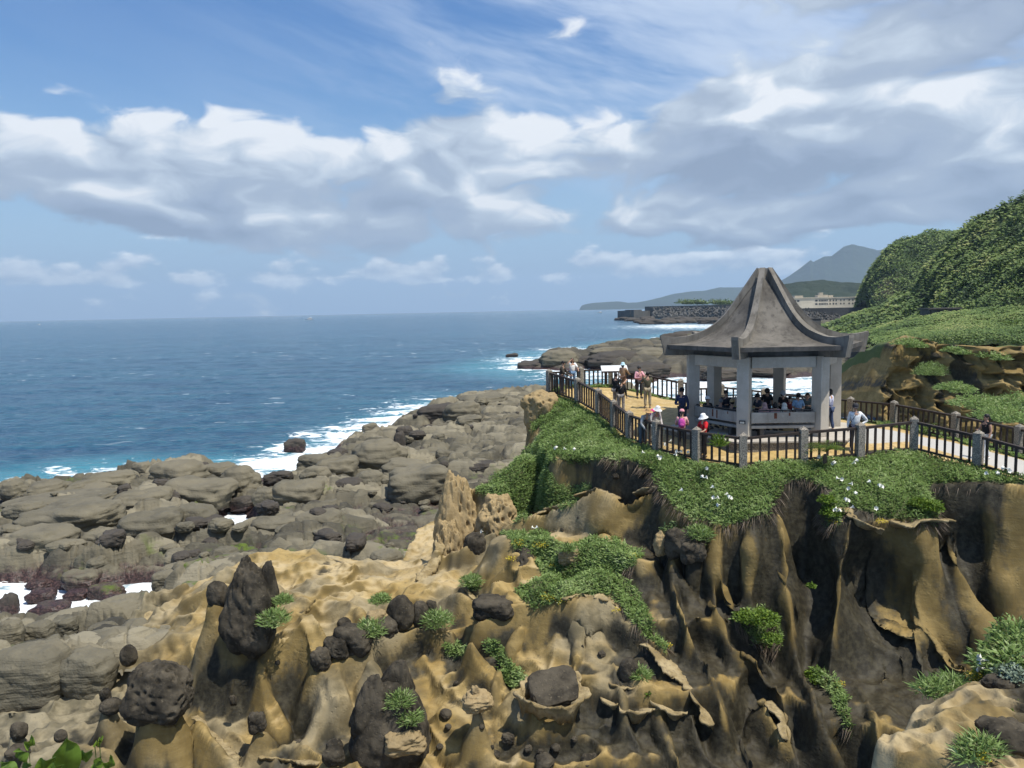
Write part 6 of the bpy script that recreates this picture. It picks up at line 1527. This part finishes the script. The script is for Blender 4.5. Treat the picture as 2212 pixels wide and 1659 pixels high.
# ---- near rock with plants at the right edge, and the leaves at the lower left
def near_rock():
    xs = np.arange(5.0, 13.0, 0.035, dtype=np.float32); ys = np.arange(9.5, 18.0, 0.035, dtype=np.float32); X, Y = np.meshgrid(xs, ys)
    X_ = X+.18*fbm(X*1.1, Y*1.1, 3, 3); Y_ = Y+.18*fbm(X*1.1, Y*1.1, 6, 3)
    top = A3([(1885, 1612, 12.6), (1960, 1585, 12.9), (2040, 1560, 13.0), (2105, 1500, 13.6), (2212, 1470, 14.0), (2300, 1430, 14.5), (2000, 1630, 12.2), (2100, 1620, 12.2), (2212, 1600, 12.4), (2212, 1540, 13.0), (2212, 1700, 11.2), (2010, 1530, 13.8)])
    out = A3([(1880, 1612, 12.5), (1905, 1590, 13.2), (1995, 1528, 14.2), (2065, 1490, 14.9), (2110, 1455, 15.3), (2180, 1400, 16.0), (2330, 1350, 16.8), (2420, 1700, 11.3), (2200, 1690, 11.4), (2050, 1660, 11.9), (1950, 1640, 12.2)])
    ins = poly_inside(X_, Y_, out); d, z = seg_dist(X_, Y_, out, True); tz = tps(np.array(top+out), 1e-3)(X_, Y_)
    h = np.where(ins, z+(tz-z)*sst(0, .4, d), z-prof(d, 8, .8, .9, .3))
    w1, w2, c = worley(X*2.2+.5*fbm(X*2, Y*2, 2, 2), Y*2.2+.5*fbm(X*2, Y*2, 7, 2)); h = h+np.where(ins, 1, .4)*(.20*sst(.5, 0, w2-w1)-.08+.16*(c-.5)+.12*fbm(X*1.3, Y*1.3, 9, 4))
    h = blur(h.astype(np.float32), 3)
    dk = sst(8.6, 9.3, X)
    z0 = np.zeros(X.size)
    o = mesh_obj('near_rock', np.stack([X, Y, h], -1).reshape(-1, 3), grid_faces(len(ys), len(xs)), M_SAND, attrs=dict(algae=np.clip(.25+dk*.7+.4*fbm(X, Y, 2, 3), 0, 1).ravel(), cream=(sst(.0, .4, fbm(X*1.2, Y*1.2, 5, 3)+.15)*(1-dk)).ravel(), veg=z0, grey=z0+.25, floor=z0, path=z0, steep=z0+.2))
    tag(o, 'pale pitted sandstone outcrop close by at the lower right', 'rock outcrop')
near_rock()
for i, (l, n, m, ln, wd, lab) in enumerate([
        ([(cp(2195, 1450, 14.6), .75), (cp(2215, 1400, 15.2), .7), (cp(2150, 1470, 14.9), .4)], 4200, M_COVER, .17, .045, 'dense leafy bush at the right border above the pale outcrop'),
        ([(cp(2190, 1465, 14.0), .32)], 700, mat_leaf('silver_leaves', [(.14, .19, .13), (.26, .32, .24)], .2), .07, .05, 'silvery leaved plant in the right border bush'),
        ([(cp(2150, 1520, 13.8), .22)], 420, M_YEL, .06, .035, 'yellow flowering twigs between the rocks at the right'), ([(cp(2195, 1545, 13.3), .3)], 800, M_LIME, .08, .05, 'lime green plant low at the right border'),
        ([(cp(2020, 1500, 14.6), .34), (cp(2060, 1487, 14.8), .3)], 900, M_COVER, .24, .028, 'pale grass along the back edge of the near outcrop'), ([(cp(2120, 1625, 12.0), .3), (cp(2090, 1640, 11.9), .22)], 700, M_COVER, .22, .026, 'spiky grass tuft at the lower right bottom'),
        ([(cp(2118, 1640, 11.8), .16)], 130, M_YEL, .04, .03, 'few yellow flowers in the lower right grass tuft'), ([(cp(2105, 1468, 14.9), .2)], 260, M_YEL, .05, .03, 'yellow flowers at the foot of the right border bush')]):
    clump('near_plant', l, m, n, ln, wd, lab, 'plant', 400+i, .75, .8, group='plants on the near outcrop')
for px, py, Y, w, h, lab in ((2125, 1500, 14.2, 55, 60, 'dark upright stone on the near outcrop below the bush'), (2165, 1482, 14.0, 70, 46, 'brown block beside the dark upright stone'), (2185, 1610, 12.6, 150, 110, 'black wet looking boulder at the lower right corner')):
    cap('near_boulder', CP[1] if w > 60 else CPIT[1], px, py, w, h, Y, lab, 'stones on the near outcrop')
lg = empty('lily', cp(2130, 1440, 14.6)); tag(lg, 'pair of large white lilies leaning out of the right border bush', 'flower', 'white lilies on the cliff edge')
for dz, a in ((.12, 3.0), (-.06, 2.7)):
    f = link(bpy.data.objects.new('blossom', LILY), lg); f.location = (0.05, 0, dz); f.rotation_euler = (0, 1.45, a); f.scale = (1.3,)*3
# leaves right below the viewer
vine = empty('vine_plant', cp(130, 1750, 2.6)); tag(vine, 'bright green leaves poking up at the bottom left corner', 'plant')
vo = Vector(vine.location)
def big_leaf(px, py, Y, ln, ang, face, tint):
    c = Vector(at(px, py, Y))-vo; V = []; F = []; n = 9
    R_ = Matrix.Rotation(ang, 3, 'Y') @ Matrix.Rotation(face, 3, 'Z')
    for i in range(n):
        s = i/(n-1); w = ln*.34*math.sin(math.pi*min(1, .08+s*.95))**.7*(1-.35*s)
        for t in (-1, -.5, 0, .5, 1): V.append(tuple(c+R_ @ Vector((t*w, .35*abs(t)*w-.12*ln*s*s+.012*math.sin(9*s+t*2), s*ln))))
    o = mesh_obj('leaf', V, grid_faces(n, 5), M_LIME, vine, attrs=dict(tint=np.full(len(V), tint)+np.tile([.1, 0, -.25, 0, .1], n)))
    MB().tube([tuple(c), tuple(c+Vector((random.uniform(-.01, .01), .01, -.15))), tuple(Vector((c.x*.6, 0, c.z-.35)))], .0022, 5).build('stalk', M_STEM, vine)
for px, py, Y, ln, ang, fc, t in [(142, 1680, 2.6, .16, .12, .5, .35), (170, 1645, 2.65, .07, .9, .2, .3), (200, 1670, 2.6, .07, .5, -.3, .3), (62, 1618, 2.7, .055, .3, .8, .55), (40, 1680, 2.5, .08, -.7, .2, .3), (80, 1668, 2.55, .09, .9, .3, .35), (58, 1660, 2.6, .08, -.3, -.4, .25),
                              (205, 1612, 2.75, .035, .8, .1, .7), (215, 1602, 2.75, .025, .5, .3, .75), (100, 1672, 2.5, .07, 1.1, 0, .35), (235, 1665, 2.6, .06, .2, .9, .3)]:
    big_leaf(px, py, Y, ln, ang, fc, t)
m_ = MB(); vb = [(-3, -1.5, 11.6), (3, -1.5, 11.6), (3, 2.7, 11.75), (-3, 2.7, 11.75), (-3.5, 3.3, 8), (3.5, 3.3, 8)]
tag(MB().raw(vb, [(0, 1, 2, 3), (3, 2, 5, 4)]).build('viewing_bank', M_SAND), kind='structure')
print('plants', round(time.time()-T0, 1))
# ------------------------------------------------------------------ people
def skin_mesh(name, verts, edges, rad, mat, parent, sub=1, extra=None):
    me = bpy.data.meshes.new(name); me.from_pydata([tuple(v) for v in verts], edges, []); me.update()
    o = bpy.data.objects.new(name, me); COL.objects.link(o)
    sk = o.modifiers.new('skin', 'SKIN'); sk.use_smooth_shade = True
    lay = me.skin_vertices[0].data
    for i, r in enumerate(rad): lay[i].radius = r if isinstance(r, tuple) else (r, r)
    lay[0].use_root = True
    ss = o.modifiers.new('sub', 'SUBSURF'); ss.levels = sub; ss.render_levels = sub
    dg = bpy.context.evaluated_depsgraph_get(); ev = o.evaluated_get(dg); m2 = bpy.data.meshes.new_from_object(ev)
    COL.objects.unlink(o); bpy.data.objects.remove(o); m2.materials.clear(); m2.materials.append(mat); m2.name = name
    if extra:
        bm = bmesh.new(); bm.from_mesh(m2)
        t = bpy.data.meshes.new('t'); t.from_pydata(extra.v, [], extra.f); bm.from_mesh(t); bm.to_mesh(m2); bm.free(); bpy.data.meshes.remove(t)
    m2.shade_smooth()
    return link(bpy.data.objects.new(name, m2), parent)
_mats = {}
def cloth(c):
    k = tuple(round(x, 3) for x in c)
    if k not in _mats: _mats[k] = simple('cloth', c, 0.85, 0.22, 14.0)
    return _mats[k]
M_SKIN = simple('skin', (0.42, 0.25, 0.17), 0.55, 0.06); M_HAIR = simple('hair', (0.012, 0.010, 0.009), 0.5, 0.2, 30); M_GHAIR = simple('grey_hair', (0.16, 0.16, 0.16), 0.6, 0.2, 30)
M_SHOE = simple('shoe', (0.05, 0.045, 0.04), 0.6); M_WSHOE = simple('white_shoe', (0.6, 0.58, 0.55), 0.6); M_EYE = simple('eye', (0.01, 0.01, 0.012), 0.2); M_LIP = simple('lip', (0.30, 0.10, 0.09), 0.5)
def ell(m, c, r, n=10, k=7):
    b = len(m.v)
    for i in range(k+1):
        t = math.pi*i/k
        for j in range(n): a = 2*math.pi*j/n; m.v.append((c[0]+r[0]*math.sin(t)*math.cos(a), c[1]+r[1]*math.sin(t)*math.sin(a), c[2]-r[2]*math.cos(t)))
    for i in range(k):
        for j in range(n): m.f.append((b+i*n+j, b+i*n+(j+1) % n, b+(i+1)*n+(j+1) % n, b+(i+1)*n+j))
    return m
ARM = {'down': ((.23, .03, 1.10), (.25, -.07, .86)), 'phone': ((.25, -.20, 1.20), (.09, -.40, 1.42)), 'brow': ((.36, -.14, 1.42), (.14, -.16, 1.62)), 'rail': ((.27, -.16, 1.13), (.20, -.44, 1.04)),
       'hip': ((.43, .10, 1.12), (.20, -.02, .98)), 'hold': ((.26, -.08, 1.10), (.06, -.32, 1.14)), 'face': ((.26, -.16, 1.16), (.05, -.20, 1.42)), 'out': ((.27, -.22, 1.20), (.20, -.52, 1.34)), 'lap': ((.24, -.05, 1.10), (.10, -.30, .98)), 'read': ((.25, -.06, 1.10), (.09, -.34, 1.10))}
def person(pos, rz, h, label, top, bottom, arms=('down', 'down'), sleeve='long', hair='short', hat=None, hatc=None, lean=0.0, turn=0.0, nod=0.0, shoes=None, extras=(), sit=False, stride=0.0, hairm=None, skirt=False, shorts=False, group='visitors on the terrace'):
    root = empty('person', tuple(pos), rz); tag(root, label, 'person', group); s = h/1.70; root.scale = (s, s, s)
    zs = -0.42 if sit else 0.0                                     # seated: pelvis at seat height
    def tl(p):                                                     # lean the upper body forward about the hips (forward is -Y)
        x, y, z = p; z0 = 0.95; dy, dz = y, z-z0
        if dz <= 0: return Vector((x, y, z+zs))
        c, q = math.cos(lean), math.sin(lean); return Vector((x, dy*c-dz*q, z0+dz*c+dy*q+zs))
    J = {'pel': (0, 0, .95), 'sp': (0, .01, 1.12), 'ch': (0, .0, 1.30), 'nk': (0, .01, 1.46)}
    J = {k: tl(v) for k, v in J.items()}
    hd = tl((0, -.01, 1.60)); nkx = J['nk']
    Rh = Matrix.Rotation(turn, 3, 'Z') @ Matrix.Rotation(nod, 3, 'X')
    def hp(p): return hd+Rh @ Vector(p)
    for sg, nm in ((-1, 'R'), (1, 'L')):
        a = ARM[arms[0 if sg < 0 else 1]]
        J['sh'+nm] = tl((sg*.175, .01, 1.40)); J['el'+nm] = tl((sg*a[0][0], a[0][1], a[0][2])); J['wr'+nm] = tl((sg*a[1][0], a[1][1], a[1][2]))
        d = (J['wr'+nm]-J['el'+nm]).normalized(); J['hn'+nm] = J['wr'+nm]+d*.085
        if sit: J['hi'+nm] = Vector((sg*.10, 0, .92+zs)); J['kn'+nm] = Vector((sg*.13, -.44, .95+zs)); J['an'+nm] = Vector((sg*.13, -.42, .52+zs)); J['to'+nm] = Vector((sg*.14, -.58, .47+zs))
        else:
            st = stride*sg; J['hi'+nm] = Vector((sg*.095, 0, .90)); J['kn'+nm] = Vector((sg*.105, -st*.18-.02, .49)); J['an'+nm] = Vector((sg*.11, -st*.30+.02, .08)); J['to'+nm] = Vector((sg*.13, -st*.30-.14, .04))
    ks = list(J); V = [J[k] for k in ks]; ix = {k: i for i, k in enumerate(ks)}
    def E(*p): return [(ix[a], ix[b]) for a, b in zip(p[:-1], p[1:])]
    rad = {'pel': (.135, .105), 'sp': (.125, .095), 'ch': (.145, .10), 'nk': (.052, .052), 'sh': (.058, .058), 'el': (.040, .040), 'wr': (.028, .026), 'hn': (.036, .017), 'hi': (.085, .085), 'kn': (.056, .056), 'an': (.040, .042), 'to': (.036, .028)}
    RD = lambda k: rad[k[:2]] if k[:2] in rad and k not in ('pel', 'sp', 'ch', 'nk') else rad[k]
    edges = E('pel', 'sp', 'ch', 'nk')
    for nm in 'RL': edges += E('ch', 'sh'+nm, 'el'+nm, 'wr'+nm, 'hn'+nm)+E('pel', 'hi'+nm, 'kn'+nm, 'an'+nm, 'to'+nm)
    n0 = len(V); hv = [hp((0, 0.0, -.075)), hp((0, -.012, -.02)), hp((0, .0, .055)), hp((0, .012, .105))]
    rads = [RD(k) for k in ks]+[(.060, .068), (.072, .086), (.078, .094), (.052, .062)]
    edges = edges+[(ix['nk'], n0), (n0, n0+1), (n0+1, n0+2), (n0+2, n0+3)]
    fx = MB()                                                      # fingers, nose and ears grow out of the same body mesh
    for nm, sg in (('R', -1), ('L', 1)):
        w, e = J['wr'+nm], J['el'+nm]; d = (w-e).normalized(); side = d.cross(Vector((0, 0, 1)) if abs(d.z) < .9 else Vector((0, 1, 0))).normalized(); pn = side.cross(d)
        for k in range(4): b = w+d*.075+side*((k-1.5)*.018); fx.tube([tuple(b), tuple(b+d*.035+pn*.006), tuple(b+d*(.055+.012*(k in (1, 2)))+pn*.022)], [.0085, .008, .006], 5)
        b = w+d*.03+side*.03*sg; fx.tube([tuple(b), tuple(b+d*.03+side*.022*sg), tuple(b+d*.055+side*.024*sg+pn*.008)], [.010, .009, .007], 5)
        c = hp((sg*.079, .012, -.005)); ell(fx, c, (.010, .016, .028), 6, 5)
    fx.tube([tuple(hp((0, -.085, .02))), tuple(hp((0, -.108, -.022))), tuple(hp((0, -.092, -.030)))], [.008, .014, .010], 6)
    skin_mesh('body', V+hv, edges, rads, M_SKIN, root, 1, fx)
    m = MB(); [ell(m, hp((q*.031, -.090, .012)), (.013, .006, .007), 6, 4) for q in (-1, 1)]; m.build('eyes', M_EYE, root)
    m = MB(); ell(m, hp((0, -.088, -.058)), (.022, .007, .006), 8, 4); m.build('mouth', M_LIP, root)
    # shirt or jacket
    g = 1.22 if 'loose' in extras else 1.13
    sv = [J['pel']+Vector((0, 0, -.04)), J['sp'], J['ch'], J['nk']+(J['ch']-J['nk'])*.30]; sr = [(.150*g, .125*g), (.138*g, .112*g), (.155*g, .115*g), (.075, .070)]; se = [(0, 1), (1, 2), (2, 3)]
    for nm in 'RL':
        b = len(sv); end = J['wr'+nm] if sleeve == 'long' else J['sh'+nm]+(J['el'+nm]-J['sh'+nm])*(.85 if sleeve == 'short' else .25)
        if sleeve == 'long': sv += [J['sh'+nm], J['el'+nm], end]; sr += [(.074, .074), (.058, .058), (.044, .044)]; se += [(2, b), (b, b+1), (b+1, b+2)]
        else: sv += [J['sh'+nm], end]; sr += [(.074, .074), (.066, .066)]; se += [(2, b), (b, b+1)]
    skin_mesh('jacket' if sleeve == 'long' else 'shirt', sv, se, sr, cloth(top), root, 1)
    # trousers or skirt
    if skirt:
        m = MB(); c = J['pel']; m.lathe([(.15, .02), (.17, -.15), (.21, -.50), (.22, -.52), (.10, -.52)][::-1], 14, (c.x, c.y, c.z)); m.build('skirt', cloth(bottom), root, smooth=True)
    else:
        tv = [J['pel']]; tr = [(.150, .122)]; te = []
        for nm in 'RL':
            b = len(tv); k2 = J['kn'+nm] if shorts else J['an'+nm]+Vector((0, 0, .03))
            if shorts: tv += [J['hi'+nm], J['kn'+nm]+(J['hi'+nm]-J['kn'+nm])*.15]; tr += [(.104, .108), (.085, .085)]; te += [(0, b), (b, b+1)]
            else: tv += [J['hi'+nm], J['kn'+nm], k2]; tr += [(.104, .108), (.078, .080), (.066, .070)]; te += [(0, b), (b, b+1), (b+1, b+2)]
        skin_mesh('trousers', tv, te, tr, cloth(bottom), root, 1)
    for nm in 'RL':
        a, t = J['an'+nm], J['to'+nm]; f = (t-a); f.z = 0; f.normalize(); m = MB(); m.tube([tuple(a-f*.05+Vector((0, 0, -.03))), tuple(a+f*.04+Vector((0, 0, -.02))), tuple(t+f*.03+Vector((0, 0, -.004))), tuple(t+f*.07+Vector((0, 0, -.008)))], [.044, .054, .044, .022], 8)
        m.build('shoe', shoes or M_SHOE, root, smooth=True)
    # hair, hats, scarves
    hm = hairm or M_HAIR
    if hair == 'scarf':
        m = MB(); ell(m, hp((0, .018, .025)), (.108, .122, .125), 12, 8); ell(m, hp((0, .035, -.12)), (.135, .115, .13), 12, 8); m.build('headscarf', cloth(hatc), root, smooth=True)
    else:
        m = MB(); ell(m, hp((0, .022, .040)), (.092, .104, .098), 12, 8)
        if hair == 'bob': ell(m, hp((0, .035, -.03)), (.105, .085, .105), 12, 8)
        if hair == 'long': ell(m, hp((0, .050, -.06)), (.098, .065, .16), 12, 8); ell(m, hp((.07, -.02, -.12)), (.035, .03, .13), 8, 6); ell(m, hp((-.07, -.02, -.12)), (.035, .03, .13), 8, 6)
        if hair == 'tail': m.tube([tuple(hp((0, .11, .03))), tuple(hp((0, .15, -.05))), tuple(hp((0, .13, -.17)))], [.03, .035, .012], 8)
        if hair == 'curly': ell(m, hp((0, .03, .03)), (.135, .13, .135), 9, 6)
        m.build('hair', hm, root, smooth=True)
    if hat:
        m = MB(); c = hp((0, .01, .06)); b = len(m.v); W = {'bucket': .165, 'straw': .235, 'sun': .20, 'cap': .112, 'beret': .118}[hat]; drop = {'bucket': .055, 'straw': .012, 'sun': .075, 'cap': .0, 'beret': 0}[hat]; H_ = {'straw': .115}.get(hat, .105)
        pr = [(W, -drop), (.112, .012), (.106, .06), (.085, H_-.01), (.04, H_+.012), (.001, H_+.014)] if hat not in ('cap', 'beret') else [(.108, -.01), (.110, .02), (.102, .06), (.075, .098), (.035, .112), (.001, .114)]
        n = 16
        for r, z in pr:
            for k in range(n): a = 2*math.pi*k/n; v = Rh @ Vector((r*math.cos(a)*.96, r*math.sin(a)*1.06, z)); m.v.append(tuple(c+v))
        for i in range(len(pr)-1):
            for k in range(n): m.f.append((b+i*n+k, b+i*n+(k+1) % n, b+(i+1)*n+(k+1) % n, b+(i+1)*n+k))
        o = m.build('hat', cloth(hatc), root, smooth=True)
        if hat == 'cap':
            m = MB(); pk = [(-.075, -.09, .012), (-.06, -.165, .0), (0, -.19, -.004), (.06, -.165, .0), (.075, -.09, .012), (0, -.085, .03)]; m.raw([tuple(c+Rh @ Vector(p)) for p in pk]+[tuple(c+Rh @ (Vector(p)+Vector((0, 0, .012)))) for p in pk], [(0, 1, 2, 3, 4, 5), (11, 10, 9, 8, 7, 6)]+[(i, 6+i, 6+(i+1) % 6, (i+1) % 6) for i in range(6)])
            m.build('peak', cloth(hatc), o)
    B = J['ch']; up = (J['nk']-J['pel']).normalized(); fw = Vector((0, -1, 0)); fw = (fw-up*fw.dot(up)).normalized()
    for ex in extras:
        if ex.__class__ is tuple and ex[0] == 'backpack':
            m = MB(); c = J['sp']+(J['ch']-J['sp'])*.45-fw*.19; ell(m, (c.x, c.y, c.z), (.145, .085, .215), 12, 8); bp_ = m.build('backpack', cloth(ex[1]), root, smooth=True)
            m = MB(); c2 = c-fw*.08-up*.07; ell(m, (c2.x, c2.y, c2.z), (.10, .05, .085), 10, 6); m.build('pocket', cloth(tuple(k*.8 for k in ex[1])), bp_, smooth=True)
            m = MB()
            for q in (-1, 1): m.tube([tuple(J['nk']-up*.06-fw*.09+Vector((q*.09, 0, 0))), tuple(J['nk']-up*.03+Vector((q*.11, 0, 0))), tuple(B+fw*.135+Vector((q*.11, 0, 0))), tuple(J['sp']-fw*.03+Vector((q*.15, 0, 0)))], .014, 6)
            m.build('strap', cloth(tuple(k*.7 for k in ex[1])), bp_)
        if ex.__class__ is tuple and ex[0] == 'bag':
            q = ex[2]; c = J['pel']+Vector((q*.20, -.02, -.05)); m = MB(); m.box(tuple(c), (.07, .22, .18)); b_ = m.build('shoulder_bag', cloth(ex[1]), root, bevel=.02)
            MB().tube([tuple(c+Vector((0, 0, .08))), tuple(B+fw*.135+Vector((q*.04, 0, 0))), tuple(J['nk']-up*.045+Vector((-q*.10, 0, 0))), tuple(B-fw*.125), tuple(c+Vector((0, .06, .06)))], .010, 6).build('strap', cloth(ex[1]), b_)
        if ex == 'phone':
            c = (J['hnR']+J['hnL'])/2 if arms[0] == arms[1] else J['hnR' if arms[0] in ('phone', 'read', 'out', 'face', 'hold') else 'hnL']
            ph = MB().box((0, 0, 0), (.075, .010, .15)).build('phone', M_BLACK); ph.location = Vector(pos)+Matrix.Rotation(rz, 3, 'Z') @ ((c+Vector((0, -.02, .03)))*s); ph.rotation_euler = (.5 if arms[0] == 'read' else .1, 0, rz); tag(ph, ex_lab(label), 'phone')
        if ex == 'mask': m = MB(); ell(m, hp((0, -.082, -.035)), (.052, .022, .038), 8, 5); m.build('face_mask', cloth((.6, .62, .65)), root, smooth=True)
        if ex == 'glasses': m = MB(); [ell(m, hp((q*.034, -.098, .012)), (.026, .008, .018), 8, 5) for q in (-1, 1)]; m.box(tuple(hp((0, -.098, .016))), (.02, .006, .006)); m.build('sunglasses', M_BLACK, root)
        if ex == 'vest':
            skin_mesh('vest', [J['pel'], J['sp'], J['ch'], J['nk']+(J['ch']-J['nk'])*.45], [(0, 1), (1, 2), (2, 3)], [(.175, .15), (.17, .14), (.178, .138), (.10, .09)], cloth((.22, .23, .33)), root, 1)
    return root
def ex_lab(l): return 'black phone raised by the man in the olive shirt' if 'olive' in l else 'black phone held out by the man in the black shirt' if 'black shirt' in l else 'black phone in the hand of the woman walking on the path'
def gz(px, py, Y):                                                # feet on the terrace under a pixel column
    p = at(px, py, Y); return (p[0], p[1], float(Hz(p[0], p[1])))
def pv(k, r, dz=0.0): x, y = hexp(k, r); return (PCX+x, PCY+y, PF+dz)
def pvp(px, Y, dz=0.0): p = at(px, 880, Y); return (p[0], p[1], PF+dz)
BLK = (.012, .012, .014); NAVY = (.02, .03, .07); GREY = (.25, .23, .21); KHA = (.34, .29, .20); OLV = (.085, .08, .05); PINK = (.62, .32, .36); WHT = (.72, .72, .70); DEN = (.12, .20, .32); PI = math.pi
person(gz(1214, 838, 41.3), 1.2, 1.74, 'man in a dark brown jacket leaning on the far corner of the fence', (.045, .038, .028), (.06, .07, .10), ('rail', 'rail'), lean=.12, nod=.4)
person(gz(1237, 838, 42.0), .3, 1.64, 'long haired woman shading her eyes at the far corner of the fence', WHT, DEN, ('brow', 'rail'), 'short', 'long')
person(gz(1331, 870, 37.8), 2.3, 1.75, 'man in a black shirt holding up a phone towards the sea', BLK, GREY, ('out', 'hold'), 'short', extras=('phone', ('bag', BLK, 1)))
person(gz(1346, 850, 41.8), 2.5, 1.58, 'woman in a pale blue bucket hat and patterned shirt at the fence', (.30, .20, .12), (.16, .10, .07), ('rail', 'rail'), 'long', 'bob', 'bucket', (.42, .62, .70))
person(gz(1342, 880, 36.6), 2.9, 1.62, 'dark haired woman in a black jacket and grey trousers seen from behind', BLK, GREY, ('down', 'hold'), 'long', 'tail', extras=(('bag', (.3, .25, .18), 1), 'loose'))
person(gz(1381, 855, 40.6), .15, 1.66, 'smiling woman in a pale pink jacket holding a pink bag to her chest', PINK, (.03, .03, .035), ('hold', 'face'), 'long', 'short', 'beret', (.05, .05, .05), extras=('glasses', ('bag', BLK, -1), 'loose'))
person(gz(1399, 880, 37.2), PI-.05, 1.74, 'man in an olive shirt and khaki trousers photographing with raised hands', OLV, KHA, ('phone', 'phone'), 'short', shoes=simple('tan_shoe', (.3, .25, .18)), extras=('phone',))
person(gz(1388, 960, 31.6), .55, 1.62, 'person in a wide straw hat bending over the near fence', (.35, .36, .36), (.06, .08, .10), ('rail', 'rail'), 'long', 'short', 'straw', (.40, .25, .11), lean=.55, nod=.2)
person(gz(1410, 960, 31.9), .45, 1.60, 'person in a white sun hat with a magenta backpack bending at the near fence', (.55, .50, .48), (.30, .30, .28), ('rail', 'rail'), 'long', 'short', 'sun', WHT, lean=.6, nod=.3, extras=(('backpack', (.60, .06, .22)),))
person(pvp(1474, 32.0), -.55, 1.74, 'older man in a dark blue jacket and black cap beside the left pavilion column', NAVY, (.03, .035, .045), ('hold', 'down'), 'long', 'short', 'cap', BLK, nod=.25, lean=.08, extras=('loose',))
person(gz(1473, 985, 29.9), PI-.25, 1.60, 'person in a pink cap carrying a magenta backpack seen from behind', (.62, .32, .30), (.03, .03, .035), ('hold', 'hold'), 'short', 'tail', 'cap', (.66, .30, .33), nod=.3, extras=(('backpack', (.48, .07, .30)),))
person(gz(1519, 990, 28.9), -1.05, 1.62, 'woman in a red shirt and white sun hat at the near fence', (.55, .015, .02), BLK, ('hold', 'rail'), 'short', 'bob', 'sun', WHT, nod=.2, extras=(('backpack', BLK),))
person(gz(1846, 972, 28.4), -.25, 1.72, 'man in a white striped pullover and dark cap with a hand on his hip', (.66, .67, .66), (.02, .025, .05), ('down', 'hip'), 'long', 'short', 'cap', (.03, .03, .035), nod=.35, shoes=M_WSHOE, extras=(('bag', BLK, -1), 'loose'))
person(gz(2128, 985, 27.6), -1.5, 1.66, 'woman in a black sleeveless top and white trousers walking on the path', BLK, (.70, .70, .69), ('hold', 'down'), 'none', 'tail', stride=.6, shoes=M_WSHOE, extras=('phone', 'glasses'))
# in and beside the pavilion; floor and bench heights follow the building
GP = 'visitors in the pavilion'
person(pvp(1792, 31.0), -2.4, 1.70, 'man in a lilac grey vest walking past the right pavilion column', (.55, .56, .66), (.04, .06, .12), ('hold', 'hold'), 'short', 'bob', shoes=M_WSHOE, stride=.3, extras=('vest',), group=GP)
def seat(k, t, f=.84): a, b = hexp(k, PR), hexp(k+1, PR); return (PCX+(a[0]+(b[0]-a[0])*t)*f, PCY+(a[1]+(b[1]-a[1])*t)*f, PF+.09)
person(seat(5, 0.17, .9), .35, 1.66, 'man in a white cap resting his arm on the black handrail', BLK, (.05, .05, .06), ('rail', 'hold'), 'short', 'short', 'cap', WHT, sit=True, group=GP)
person(seat(5, 0.4), 2.6, 1.62, 'grey haired seated man in a dark jacket in the left bay', (.02, .03, .04), BLK, ('lap', 'lap'), 'long', 'short', hairm=M_GHAIR, sit=True, turn=.6, group=GP)
person(pvp(1568, 32.2), -.2, 1.57, 'heavy man in a black shirt and cap standing in the left bay', (.012, .014, .022), BLK, ('hold', 'hold'), 'long', 'short', 'cap', BLK, extras=('loose', 'glasses'), group=GP)
person(seat(5, 0.66), 2.5, 1.62, 'seated person in a tan beret in the left bay', BLK, BLK, ('lap', 'lap'), 'long', 'short', 'beret', (.34, .24, .12), sit=True, turn=.8, extras=('glasses',), group=GP)
person(seat(5, 0.8), 2.9, 1.64, 'seated man with short grey hair behind the front column', (.012, .014, .02), BLK, ('lap', 'lap'), 'long', 'short', hairm=M_GHAIR, sit=True, group=GP)
person(pvp(1637, 31.5), -1.2, 1.49, 'standing person in a dark cap holding a bottle near the front column', (.03, .035, .05), BLK, ('read', 'hold'), 'short', 'short', 'cap', BLK, nod=.4, group=GP)
person(pvp(1657, 33.0), 2.9, 1.55, 'curly haired person in black standing in the middle of the pavilion', (.014, .014, .016), (.02, .025, .05), ('down', 'hold'), 'short', 'curly', extras=('loose',), group=GP)
person(seat(0, 0.27), PI, 1.58, 'seated woman in a dusty pink headscarf seen from behind', (.55, .34, .34), (.3, .2, .2), ('lap', 'lap'), 'long', 'scarf', hatc=(.42, .27, .26), sit=True, turn=.5, group=GP)
person(seat(0, 0.44), PI, 1.58, 'seated woman in a pink shirt with dark hair seen from behind', (.58, .36, .35), (.2, .15, .15), ('lap', 'lap'), 'long', 'bob', sit=True, group=GP)
person(seat(0, 0.59), PI+.2, 1.54, 'seated woman in a cream white headscarf seen from behind', (.50, .50, .40), (.3, .3, .3), ('lap', 'lap'), 'long', 'scarf', hatc=(.66, .65, .60), sit=True, turn=-.5, group=GP)
person(pvp(1691, 32.6), .2, 1.46, 'masked woman in a grey bucket hat standing in the right bay', (.014, .012, .014), BLK, ('hold', 'hold'), 'short', 'bob', 'bucket', (.36, .37, .38), extras=('mask',), nod=.25, group=GP)
person(pvp(1706, 32.0), .1, 1.30, 'short person in a mask and dark red shirt in the right bay', (.10, .012, .018), BLK, ('lap', 'lap'), 'short', 'short', extras=('mask',), nod=.3, group=GP)
person(pvp(1724, 31.0), -.1, 1.53, 'man in a pale blue open shirt looking down at his phone', (.22, .36, .52), (.25, .24, .22), ('read', 'read'), 'short', 'short', 'cap', BLK, nod=.45, extras=('loose',), group=GP)
person(pvp(1744, 31.9), -.4, 1.46, 'dark haired person in a grey green top behind the right column', (.10, .13, .13), BLK, ('hold', 'hold'), 'short', 'bob', nod=.3, group=GP)
print('people', round(time.time()-T0, 1))
